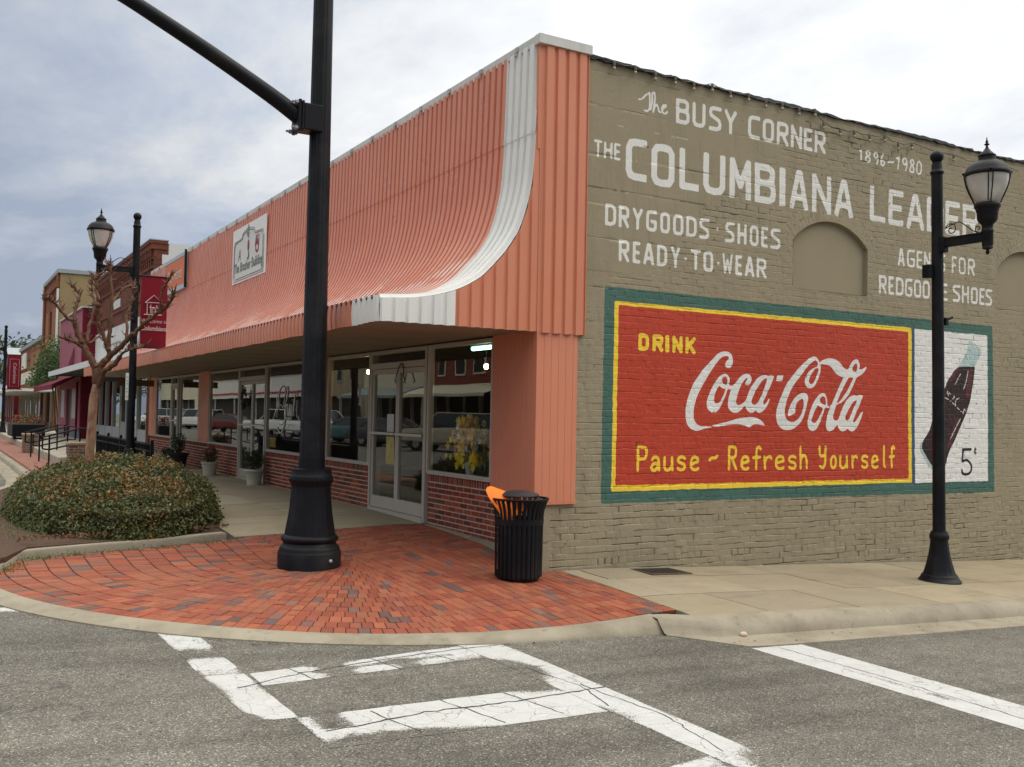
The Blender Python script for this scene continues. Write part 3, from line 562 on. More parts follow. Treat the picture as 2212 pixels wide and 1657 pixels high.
BK=json.loads('''{"busy":[0.026,[["B",2.01,2.233,5.202,5.522],["U",2.278,2.493,5.203,5.522],["S",2.551,2.767,5.203,5.521],["Y",2.817,3.03,5.204,5.52],["C",3.233,3.448,5.204,5.518],["O",3.497,3.703,5.205,5.517],["R",3.757,3.975,5.205,5.517],["N",4.022,4.235,5.206,5.516],["E",4.272,4.439,5.206,5.515],["R",4.481,4.699,5.207,5.514]]],"the":[0.016,[["T",0.758,0.883,4.585,4.796],["H",0.907,1.034,4.588,4.798],["E",1.057,1.153,4.591,4.8]]],"columb":[0.046,[["C",1.236,1.558,4.381,4.9],["O",1.628,1.997,4.358,4.898],["L",2.076,2.397,4.373,4.899],["U",2.47,2.844,4.368,4.902],["M",2.919,3.295,4.374,4.902],["B",3.363,3.749,4.37,4.9],["I",3.816,3.927,4.375,4.899]]],"iana":[0.043,[["A",4.012,4.367,4.369,4.91],["N",4.443,4.82,4.371,4.902],["A",4.891,5.263,4.372,4.902],["L",5.619,5.949,4.384,4.895],["E",6.018,6.341,4.375,4.894],["A",6.417,6.815,4.363,4.893],["D",6.877,7.267,4.37,4.894],["E",7.313,7.658,4.377,4.894],["R",7.728,8.131,4.384,4.891]]],"agents":[0.019,[["A",6.228,6.383,3.783,4.051],["G",6.431,6.608,3.784,4.051],["E",6.646,6.777,3.785,4.051],["N",6.816,6.968,3.785,4.052],["T",6.998,7.147,3.786,4.052],["S",7.179,7.323,3.786,4.052],["F",7.475,7.598,3.787,4.052],["O",7.644,7.81,3.788,4.053],["R",7.863,8.031,3.788,4.053]]],"redgoose":[0.021,[["R",5.816,5.983,3.344,3.613],["E",6.022,6.145,3.344,3.613],["D",6.185,6.356,3.345,3.613],["G",6.387,6.554,3.345,3.613],["O",6.59,6.756,3.346,3.613],["O",6.788,6.952,3.346,3.613],["S",6.991,7.17,3.347,3.613],["E",7.225,7.366,3.347,3.613],["S",7.493,7.673,3.348,3.613],["H",7.717,7.891,3.349,3.613],["O",7.939,8.11,3.349,3.613],["E",8.15,8.279,3.35,3.613],["S",8.306,8.474,3.35,3.613]]],"dry":[0.022,[["D",0.933,1.098,3.778,4.045],["R",1.136,1.296,3.78,4.045],["Y",1.348,1.505,3.779,4.044],["G",1.557,1.724,3.779,4.044],["O",1.778,1.933,3.779,4.044],["O",1.984,2.15,3.779,4.044],["D",2.197,2.369,3.778,4.044],["S",2.412,2.582,3.778,4.044],["v",2.693,2.745,3.891,3.956],["S",2.853,3.015,3.777,4.045],["H",3.066,3.226,3.777,4.047],["O",3.282,3.44,3.776,4.05],["E",3.489,3.61,3.776,4.052],["S",3.66,3.844,3.776,4.054]]],"ready":[0.022,[["R",1.144,1.304,3.361,3.63],["E",1.356,1.474,3.361,3.63],["A",1.519,1.692,3.361,3.63],["D",1.734,1.897,3.361,3.63],["Y",1.955,2.105,3.361,3.63],["v",2.17,2.227,3.461,3.51],["T",2.279,2.444,3.362,3.63],["O",2.49,2.653,3.362,3.63],["v",2.712,2.767,3.457,3.508],["W",2.812,2.985,3.362,3.63],["E",3.037,3.152,3.362,3.63],["A",3.203,3.369,3.362,3.63],["R",3.413,3.588,3.363,3.63]]],"drink":[0.026,[["D",1.463,1.628,2.294,2.509],["R",1.682,1.851,2.293,2.508],["I",1.883,1.948,2.293,2.508],["N",1.997,2.162,2.292,2.507],["K",2.209,2.376,2.292,2.507]]],"pause":[0.0195,[["P",1.458,1.633,0.81,1.13],["a",1.667,1.831,0.81,1.008],["u",1.878,2.042,0.81,1.008],["s",2.09,2.244,0.81,1.008],["e",2.304,2.463,0.809,1.008],["~",2.615,2.783,0.928,1.018],["Q",2.943,3.111,0.809,1.135],["e",3.163,3.326,0.808,1.008],["f",3.367,3.538,0.808,1.137],["r",3.555,3.735,0.808,1.008],["e",3.778,3.961,0.808,1.008],["s",4.02,4.184,0.807,1.008],["h",4.235,4.399,0.807,1.14],["y",4.605,4.771,0.807,1.141],["o",4.833,4.974,0.807,1.008],["u",5.023,5.2,0.806,1.008],["r",5.256,5.404,0.806,1.008],["s",5.469,5.623,0.806,1.008],["e",5.683,5.842,0.806,1.008],["l",5.921,6.003,0.805,1.145],["f",6.059,6.201,0.805,1.146]]],"year":[0.0145,[["1",5.384,5.451,5.218,5.399],["8",5.5,5.635,5.216,5.401],["9",5.68,5.798,5.213,5.404],["6",5.828,5.936,5.211,5.406],["~",5.989,6.14,5.273,5.323],["1",6.168,6.262,5.206,5.41],["9",6.3,6.435,5.203,5.413],["8",6.471,6.591,5.201,5.415],["0",6.628,6.761,5.198,5.417]]],"thes":[0.0125,[[[1.423,5.398],[1.476,5.414],[1.52,5.461],[1.588,5.51],[1.594,5.402],[1.588,5.309],[1.549,5.272],[1.501,5.281]],[[1.607,5.304],[1.632,5.421],[1.628,5.505],[1.664,5.524],[1.676,5.453],[1.66,5.352],[1.647,5.276]],[[1.647,5.276],[1.67,5.348],[1.701,5.381],[1.726,5.351],[1.733,5.31],[1.761,5.29]],[[1.779,5.339],[1.837,5.371],[1.855,5.401],[1.824,5.403],[1.788,5.356],[1.795,5.302],[1.835,5.284],[1.877,5.326]]]],"five":[0.021,[[[7.746,1.077],[7.95,1.082]],[[7.754,1.077],[7.739,0.898]],[[7.739,0.898],[7.861,0.915],[7.964,0.832],[7.952,0.742],[7.863,0.697],[7.749,0.711],[7.732,0.763]]]],"cent":[0.009,[[[8.095,1.085],[8.049,1.095],[8.029,1.051],[8.058,1.012],[8.095,1.028]],[[8.066,1.116],[8.058,0.992]]]],"logo":[[[[2.884,2.353],[2.803,2.342],[2.737,2.307],[2.665,2.243],[2.593,2.184],[2.494,2.092],[2.431,2.018],[2.354,1.928],[2.306,1.839],[2.272,1.762],[2.245,1.685],[2.229,1.619],[2.228,1.522],[2.238,1.446],[2.271,1.381],[2.328,1.338],[2.392,1.322],[2.464,1.326],[2.549,1.351],[2.65,1.365],[2.767,1.378],[2.913,1.397],[3.032,1.41],[3.137,1.413],[3.228,1.398],[3.313,1.372],[3.358,1.399],[3.412,1.417],[3.489,1.412],[3.59,1.398],[3.566,1.436],[3.511,1.473],[3.441,1.499],[3.349,1.509],[3.242,1.503],[3.121,1.49],[3.032,1.466],[2.928,1.442],[2.81,1.42],[2.708,1.397],[2.606,1.385],[2.506,1.378],[2.448,1.388],[2.391,1.426],[2.361,1.48],[2.357,1.567],[2.373,1.655],[2.414,1.765],[2.462,1.844],[2.532,1.945],[2.596,2.035],[2.646,2.098],[2.703,2.167],[2.768,2.236],[2.826,2.278],[2.885,2.294],[2.929,2.288],[2.949,2.264],[2.915,2.243],[2.883,2.208],[2.875,2.174],[2.902,2.145],[2.939,2.14],[2.976,2.156],[3.002,2.196],[3.008,2.242],[2.989,2.308],[2.943,2.345]]],[[[2.881,2.063],[2.93,2.045],[2.956,2.004],[2.952,1.953],[2.947,1.914],[2.987,1.91],[3.025,1.922],[3.084,1.975],[3.143,2.033],[3.203,2.067],[3.272,2.076],[3.318,2.06],[3.344,2.02],[3.334,1.972],[3.312,1.937],[3.274,1.927],[3.239,1.935],[3.228,1.957],[3.25,1.986],[3.268,2.009],[3.262,2.026],[3.227,2.008],[3.182,1.955],[3.145,1.898],[3.109,1.829],[3.087,1.761],[3.073,1.71],[3.088,1.671],[3.134,1.663],[3.194,1.69],[3.246,1.731],[3.266,1.766],[3.291,1.823],[3.328,1.892],[3.388,1.962],[3.449,2.027],[3.526,2.064],[3.596,2.073],[3.644,2.063],[3.683,2.07],[3.754,2.067],[3.723,2.008],[3.685,1.938],[3.639,1.856],[3.593,1.774],[3.555,1.71],[3.555,1.679],[3.586,1.682],[3.625,1.718],[3.656,1.764],[3.679,1.771],[3.664,1.73],[3.633,1.672],[3.587,1.619],[3.533,1.58],[3.479,1.568],[3.44,1.582],[3.421,1.605],[3.386,1.573],[3.333,1.565],[3.279,1.59],[3.248,1.635],[3.237,1.663],[3.195,1.628],[3.15,1.588],[3.09,1.561],[3.03,1.563],[2.977,1.585],[2.939,1.634],[2.936,1.69],[2.945,1.757],[2.966,1.819],[2.988,1.859],[2.943,1.864],[2.918,1.857],[2.9,1.801],[2.864,1.733],[2.828,1.665],[2.792,1.614],[2.749,1.575],[2.698,1.557],[2.647,1.56],[2.603,1.589],[2.581,1.627],[2.573,1.671],[2.584,1.726],[2.614,1.793],[2.657,1.871],[2.721,1.962],[2.771,2.014],[2.822,2.046]],[[2.787,1.909],[2.744,1.863],[2.716,1.807],[2.699,1.751],[2.696,1.707],[2.711,1.683],[2.754,1.677],[2.798,1.698],[2.834,1.754],[2.87,1.817],[2.894,1.868],[2.847,1.872],[2.81,1.887]],[[2.881,2.026],[2.837,2.011],[2.823,1.977],[2.838,1.944],[2.876,1.923],[2.908,1.915],[2.917,1.958],[2.919,1.991],[2.907,2.019]],[[3.613,2.033],[3.574,2.02],[3.527,1.99],[3.466,1.919],[3.406,1.838],[3.368,1.768],[3.349,1.722],[3.354,1.691],[3.385,1.672],[3.431,1.681],[3.469,1.714],[3.507,1.772],[3.538,1.818],[3.568,1.888],[3.606,1.97],[3.624,2.022]]],[[[3.801,2.075],[3.921,2.079],[3.898,2.0],[3.791,2.001]]],[[[4.492,2.362],[4.425,2.341],[4.342,2.29],[4.277,2.245],[4.187,2.171],[4.099,2.086],[4.019,2.007],[3.955,1.923],[3.901,1.829],[3.862,1.758],[3.831,1.688],[3.8,1.618],[3.793,1.548],[3.798,1.491],[3.818,1.433],[3.859,1.388],[3.923,1.353],[4.012,1.343],[4.1,1.358],[4.189,1.403],[4.262,1.462],[4.311,1.534],[4.351,1.629],[4.375,1.712],[4.395,1.783],[4.381,1.83],[4.34,1.852],[4.282,1.853],[4.216,1.831],[4.143,1.788],[4.095,1.735],[4.055,1.681],[4.024,1.611],[4.006,1.523],[4.073,1.547],[4.151,1.572],[4.15,1.625],[4.161,1.683],[4.193,1.731],[4.242,1.762],[4.283,1.778],[4.308,1.746],[4.309,1.687],[4.293,1.627],[4.261,1.556],[4.204,1.497],[4.14,1.461],[4.083,1.454],[4.018,1.471],[3.969,1.511],[3.952,1.568],[3.959,1.644],[3.982,1.726],[4.021,1.809],[4.069,1.892],[4.133,1.976],[4.214,2.055],[4.295,2.134],[4.344,2.189],[4.409,2.245],[4.476,2.29],[4.526,2.312],[4.563,2.297],[4.577,2.258],[4.611,2.26],[4.597,2.301],[4.567,2.341],[4.534,2.36]]],[[[4.611,2.26],[4.544,2.221],[4.46,2.188],[4.394,2.138],[4.345,2.077],[4.326,2.017],[4.347,1.959],[4.389,1.925],[4.447,1.924],[4.497,1.94],[4.546,1.995],[4.596,2.074],[4.629,2.159],[4.636,2.231],[4.628,2.261]],[[4.581,2.211],[4.527,2.191],[4.461,2.129],[4.42,2.068],[4.404,2.02],[4.421,1.985],[4.454,1.978],[4.496,1.999],[4.529,2.048],[4.562,2.109],[4.587,2.157],[4.591,2.193]]],[[[4.56,2.237],[4.597,2.277],[4.678,2.323],[4.78,2.349],[4.883,2.35],[4.97,2.324],[5.04,2.278],[5.102,2.226],[5.163,2.21],[5.189,2.218],[5.215,2.261],[5.259,2.318],[5.321,2.358],[5.374,2.36],[5.41,2.331],[5.425,2.276],[5.415,2.221],[5.483,2.23],[5.582,2.283],[5.547,2.22],[5.493,2.168],[5.422,2.129],[5.368,2.102],[5.324,2.039],[5.281,1.965],[5.22,1.877],[5.15,1.808],[5.081,1.755],[5.011,1.72],[4.951,1.701],[4.926,1.64],[4.9,1.579],[4.889,1.531],[4.91,1.495],[4.953,1.486],[5.005,1.509],[5.014,1.473],[4.988,1.442],[4.946,1.399],[4.886,1.353],[4.826,1.335],[4.774,1.35],[4.748,1.409],[4.756,1.481],[4.78,1.565],[4.814,1.638],[4.847,1.687],[4.881,1.747],[4.957,1.876],[5.026,1.993],[5.094,2.098],[5.024,2.108],[4.954,2.136],[4.893,2.181],[4.841,2.228],[4.781,2.255],[4.695,2.263],[4.619,2.258]],[[5.348,2.304],[5.304,2.283],[5.278,2.246],[5.273,2.203],[5.323,2.186],[5.358,2.188],[5.376,2.237],[5.379,2.281]],[[5.2,2.096],[5.148,2.033],[5.079,1.934],[5.027,1.86],[4.979,1.774],[4.959,1.737],[5.011,1.75],[5.08,1.813],[5.141,1.875],[5.21,1.962],[5.262,2.037],[5.297,2.097]]],[[[5.326,1.85],[5.389,1.845],[5.424,1.856],[5.502,1.848],[5.47,1.786],[5.426,1.711],[5.373,1.624],[5.33,1.55],[5.295,1.489],[5.304,1.464],[5.339,1.471],[5.383,1.514],[5.428,1.564],[5.463,1.608],[5.499,1.621],[5.481,1.553],[5.437,1.478],[5.385,1.404],[5.332,1.355],[5.27,1.338],[5.217,1.354],[5.19,1.38],[5.138,1.347],[5.077,1.337],[5.024,1.358],[4.989,1.412],[4.988,1.472],[5.013,1.533],[5.047,1.606],[5.099,1.692],[5.151,1.766],[5.212,1.816],[5.273,1.842]],[[5.372,1.784],[5.309,1.764],[5.257,1.708],[5.205,1.646],[5.161,1.584],[5.136,1.523],[5.154,1.493],[5.197,1.497],[5.232,1.536],[5.276,1.61],[5.319,1.684],[5.363,1.747]]],[[[4.683,1.862],[4.616,1.846],[4.549,1.787],[4.483,1.702],[4.434,1.607],[4.402,1.523],[4.386,1.464],[4.395,1.393],[4.437,1.347],[4.496,1.338],[4.554,1.36],[4.604,1.419],[4.654,1.503],[4.695,1.588],[4.728,1.658],[4.788,1.659],[4.848,1.681],[4.873,1.711],[4.822,1.692],[4.774,1.691],[4.77,1.757],[4.752,1.816],[4.726,1.851]],[[4.584,1.693],[4.534,1.632],[4.493,1.56],[4.461,1.489],[4.473,1.459],[4.511,1.448],[4.553,1.46],[4.603,1.515],[4.653,1.587],[4.694,1.662],[4.635,1.67]],[[4.684,1.82],[4.642,1.801],[4.625,1.759],[4.651,1.724],[4.702,1.701],[4.74,1.696],[4.744,1.756],[4.726,1.804]]]],"bottle":[[[7.871,2.741],[7.933,2.765],[8.12,2.689],[8.204,2.628],[8.183,2.562],[8.141,2.521],[8.1,2.461],[8.059,2.387],[8.03,2.282],[8.01,2.151],[7.962,1.968],[7.938,1.864],[7.897,1.76],[7.816,1.604],[7.696,1.422],[7.576,1.243],[7.457,1.09],[7.379,0.964],[7.348,0.863],[7.321,0.767],[7.243,0.725],[7.126,0.727],[7.029,0.771],[6.913,0.866],[6.816,0.991],[6.751,1.078],[6.765,1.152],[6.852,1.239],[6.947,1.34],[7.004,1.44],[7.061,1.591],[7.138,1.768],[7.273,1.961],[7.332,2.026],[7.41,2.156],[7.529,2.262],[7.649,2.369],[7.77,2.503],[7.851,2.611]]],"liquid":[[[7.658,2.349],[8.042,2.37],[8.03,2.282],[8.01,2.151],[7.962,1.968],[7.938,1.864],[7.897,1.76],[7.816,1.604],[7.696,1.422],[7.576,1.243],[7.457,1.09],[7.387,0.964],[7.348,0.858],[7.281,0.793],[7.164,0.774],[7.059,0.815],[6.966,0.903],[6.881,1.003],[6.811,1.095],[6.803,1.16],[6.852,1.239],[6.947,1.34],[7.004,1.44],[7.061,1.591],[7.138,1.768],[7.273,1.961],[7.332,2.026],[7.41,2.156],[7.529,2.262]]],"shine":[0.0085,[[[7.874,2.301],[7.834,2.145],[7.773,2.014]],[[7.691,2.243],[7.571,2.085]],[[7.412,1.902],[7.372,1.951],[7.392,1.965],[7.452,1.928]],[[7.512,1.853],[7.552,1.88],[7.54,1.905]],[[7.573,1.753],[7.592,1.843],[7.673,1.87]],[[7.755,1.654],[7.795,1.706],[7.824,1.668]],[[7.695,1.55],[7.575,1.396],[7.456,1.242]],[[7.313,1.874],[7.452,1.826],[7.613,1.728],[7.776,1.629]],[[7.851,2.662],[7.954,2.694],[8.099,2.623]],[[7.934,2.589],[7.873,2.456]]]],"lid":[0.01,[[[7.871,2.715],[7.974,2.726],[8.149,2.631]]]],"green":[[0.945,3.043],[8.481,3.029],[8.552,0.415],[0.935,0.44]],"yel":[[1.093,2.876],[6.542,2.887],[6.572,0.595],[1.088,0.58]],"red":[[1.156,2.831],[6.47,2.821],[6.502,0.652],[1.149,0.652]],"white":[[6.611,2.876],[8.35,2.877],[8.39,0.588],[6.649,0.585]],"blue":[[6.555,2.868],[6.608,2.871],[6.645,0.585],[6.589,0.574]],"bulbs":[[1.0,5.74],[1.32,5.75],[1.63,5.73],[1.95,5.74],[2.25,5.72],[2.56,5.76],[2.87,5.73],[3.19,5.75],[3.5,5.72],[3.8,5.74],[4.12,5.72],[4.43,5.76],[4.6,5.61],[4.93,5.57],[5.22,5.59],[5.54,5.58],[5.86,5.63],[6.16,5.56],[6.46,5.61],[7.44,5.58]]}''')
# =============== painted masonry wall as real relief ===============
GLY={
'C':[[(1,1),(.4,1),(.12,.96),(0,.82),(0,.18),(.12,.04),(.4,0),(1,0)]],
'O':[[(.5,1),(.85,.98),(1,.85),(1,.15),(.85,.02),(.5,0),(.15,.02),(0,.15),(0,.85),(.15,.98),(.5,1)]],
'L':[[(0,1),(0,0),(1,0)]],'U':[[(0,1),(0,.16),(.13,.03),(.45,0),(.55,0),(.87,.03),(1,.16),(1,1)]],
'M':[[(0,0),(0,1)],[(.02,1),(.5,.3),(.98,1)],[(1,1),(1,0)]],
'B':[[(0,0),(0,1)],[(0,1),(.7,1),(.92,.93),(.95,.78),(.9,.6),(.72,.53),(0,.53)],[(.72,.53),(.96,.45),(1,.25),(.97,.08),(.75,0),(0,0)]],
'I':[[(.5,0),(.5,1)]],'A':[[(0,0),(.42,1),(.58,1),(1,0)],[(.18,.27),(.82,.27)]],'N':[[(0,0),(0,1)],[(0,1),(1,0)],[(1,0),(1,1)]],
'E':[[(1,1),(0,1),(0,0),(1,0)],[(0,.5),(.85,.5)]],'D':[[(0,0),(0,1),(.55,1),(.9,.92),(1,.75),(1,.25),(.9,.08),(.55,0),(0,0)]],
'R':[[(0,0),(0,1)],[(0,1),(.75,1),(.98,.92),(1,.75),(.97,.57),(.75,.48),(0,.48)],[(.45,.48),(1,0)]],
'S':[[(1,1),(.3,1),(.06,.94),(0,.8),(.08,.63),(.5,.53),(.9,.42),(1,.24),(.93,.07),(.7,0),(0,0)]],
'Y':[[(0,1),(.5,.5),(1,1)],[(.5,.5),(.5,0)]],'G':[[(1,1),(.4,1),(.1,.96),(0,.82),(0,.18),(.1,.04),(.4,0),(.8,0),(1,.1),(1,.47),(.55,.47)]],
'H':[[(0,0),(0,1)],[(1,0),(1,1)],[(0,.5),(1,.5)]],'T':[[(0,1),(1,1)],[(.5,1),(.5,0)]],'F':[[(1,1),(0,1),(0,0)],[(0,.5),(.8,.5)]],
'W':[[(0,1),(.2,0),(.5,.72),(.8,0),(1,1)]],'K':[[(0,0),(0,1)],[(1,1),(.15,.45)],[(.3,.55),(1,0)]],
'P':[[(0,0),(.03,1),(.7,1),(.95,.93),(1,.77),(.95,.6),(.7,.5),(.05,.48)]],'Q':[[(0,0),(.03,1),(.6,1),(.9,.93),(.95,.77),(.88,.6),(.6,.52),(.05,.5)],[(.4,.5),(1,0)]],
'a':[[(.12,.82),(.35,1),(.75,.98),(.92,.75),(1,0)],[(.9,.55),(.35,.5),(0,.25),(.15,0),(.55,.02),(.93,.35)]],
'u':[[(0,1),(0,.25),(.2,0),(.6,.02),(.93,.3)],[(.95,1),(1,0)]],
's':[[(1,.9),(.7,1),(.2,.97),(0,.78),(.2,.58),(.75,.48),(1,.28),(.85,.04),(.4,0),(0,.1)]],
'e':[[(.08,.46),(.98,.62),(.9,.9),(.55,1),(.18,.9),(0,.5),(.1,.13),(.4,0),(.75,0),(1,.08)]],
'f':[[(1,.9),(.82,1),(.55,.95),(.45,.78),(.42,0)],[(0,.5),(.95,.53)]],'r':[[(.1,1),(.2,0)],[(.18,.6),(.42,.9),(.8,1),(1,.85)]],
'h':[[(0,1),(.03,0)],[(.03,.38),(.4,.6),(.82,.55),(.95,.35),(1,0)]],'o':[[(.5,1),(.15,.85),(0,.5),(.15,.12),(.5,0),(.85,.12),(1,.5),(.85,.88),(.5,1)]],
'l':[[(.3,1),(.35,.12),(1,.02)]],'y':[[(0,1),(.05,.68),(.3,.55),(.9,.6)],[(.95,1),(.9,.2),(.6,0),(.1,.08)]],'~':[[(0,.1),(.35,.55),(.7,.5),(1,1)]],
'1':[[(0,.85),(.9,1),(.55,0)]],'8':[[(.55,.53),(.15,.7),(.25,.95),(.7,1),(.95,.82),(.75,.6),(.2,.42),(0,.2),(.2,.02),(.7,.0),(.95,.2),(.85,.4),(.55,.53)]],
'9':[[(.95,.75),(.75,.97),(.3,.98),(.05,.75),(.2,.53),(.6,.5),(.95,.72),(1,.4),(.7,0)]],'6':[[(.6,1),(.15,.6),(0,.25),(.2,.02),(.7,.0),(1,.2),(.8,.42),(.3,.42),(.03,.25)]],
'0':[[(.55,1),(.15,.85),(0,.4),(.15,.05),(.5,0),(.85,.1),(1,.5),(.88,.88),(.55,1)]]}
ROUND=set('ausefrholy~1890P6Q')
def seg_sdf(X,Z,P,hw,caps):
    """positive inside"""
    best=np.full(X.shape,-9.)
    n=len(P)-1
    for i in range(n):
        (x0,z0),(x1,z1)=P[i],P[i+1]; dx,dz=x1-x0,z1-z0; L=math.hypot(dx,dz)
        if L<1e-6: continue
        tx,tz=dx/L,dz/L; t=(X-x0)*tx+(Z-z0)*tz; nn=np.abs((X-x0)*tz-(Z-z0)*tx)
        if caps=='round' : d=hw-np.hypot(np.maximum(0,np.maximum(-t,t-L)),nn)
        else:
            e0=hw if i==0 else None; e1=hw if i==n-1 else None
            lo=np.where(t<0,(-t),0); hi=np.where(t>L,t-L,0)
            d=hw-np.hypot(np.maximum(lo,hi),nn)
            if i==0: d=np.maximum(d,np.minimum(hw-nn,np.minimum(t+hw,L-t)))
            if i==n-1: d=np.maximum(d,np.minimum(hw-nn,np.minimum(t,L+hw-t)))
        best=np.maximum(best,d)
    return best
def catmull(P,closed,k=4):
    out=[]; n=len(P); rngi=range(n if closed else n-1)
    for i in rngi:
        p0,p1,p2,p3=[np.array(P[j%n] if closed else P[min(max(j,0),n-1)],float) for j in (i-1,i,i+1,i+2)]
        sharp=lambda a,b,c: np.dot(b-a,c-b)<.35*np.linalg.norm(b-a)*np.linalg.norm(c-b)
        m1=(p2-p0)/2 if not sharp(p0,p1,p2) else (p2-p1)*.6; m2=(p3-p1)/2 if not sharp(p1,p2,p3) else (p2-p1)*.6
        L=np.linalg.norm(p2-p1)
        for m in (m1,m2):
            q=np.linalg.norm(m)
            if q>L: m*=L/q
        for t in np.linspace(0,1,k,endpoint=False):
            out.append(tuple((2*t**3-3*t**2+1)*p1+(t**3-2*t**2+t)*m1+(-2*t**3+3*t**2)*p2+(t**3-t**2)*m2))
    if not closed: out.append(tuple(P[-1]))
    return out
def poly_sdf(X,Z,rings,k=3):
    d=np.full(X.shape,9.); ins=np.zeros(X.shape,bool)
    for r in rings:
        Q=catmull(r,True,k) if k>1 else r; n=len(Q)
        for i in range(n):
            (x0,z0),(x1,z1)=Q[i],Q[(i+1)%n]; dx,dz=x1-x0,z1-z0; L2=dx*dx+dz*dz
            if L2<1e-12: continue
            t=np.clip(((X-x0)*dx+(Z-z0)*dz)/L2,0,1); d=np.minimum(d,np.hypot(X-x0-t*dx,Z-z0-t*dz))
            if z0!=z1:
                c=((z0>Z)!=(z1>Z))&(X<(x1-x0)*(Z-z0)/(z1-z0)+x0); ins^=c
    return np.where(ins,d,-d)
def quad_sdf(X,Z,q):
    q=[np.array(p) for p in q]; a=sum(q[i][0]*q[(i+1)%4][1]-q[(i+1)%4][0]*q[i][1] for i in range(4)); s=np.full(X.shape,9.)
    if a<0: q=q[::-1]
    for i in range(4):
        a_,b_=q[i],q[(i+1)%4]; t=(b_-a_)/np.linalg.norm(b_-a_); s=np.minimum(s,-( (X-a_[0])*t[1]-(Z-a_[1])*t[0]))
    return s
# ---- relief ----
WX0,WX1,WZ0,WZ1=0.0,16.4,-1.2,5.75
CH=.0765; BL=.212
cols=np.r_[np.arange(WX0,10.6,.0145),np.arange(10.6,WX1+.001,.03)]
off=np.array([0,.003,.0068,.0115,CH*.5,CH-.0115,CH-.0068,CH-.003])
zet=np.concatenate([WZ0+i*CH+off for i in range(int((WZ1-WZ0)/CH)+1)]); zet=zet[zet<WZ1-.004]; zet=np.r_[zet,WZ1]
GX,GZ=np.meshgrid(cols,zet)
wob=(fbm(GX*1.3,GZ*.7,3,3)-.45)*.03+(vnoise(GX*7,GZ*9,8)-.5)*.010
ARCH=[(4.825,3.24,1.03,.745,3.28),(9.36,3.27,1.03,.745,3.40)]
def arch_sdf(X,Z,A):
    cx,cz,r,hw,zb=A; return np.minimum(np.minimum(hw-np.abs(X-cx),Z-zb),r-np.hypot(X-cx,Z-cz))
fadez=np.minimum(smooth(WZ1,WZ1-.15,GZ),smooth(WZ0,WZ0+.1,GZ))
PX=GX.copy(); PZ=GZ-wob*fadez
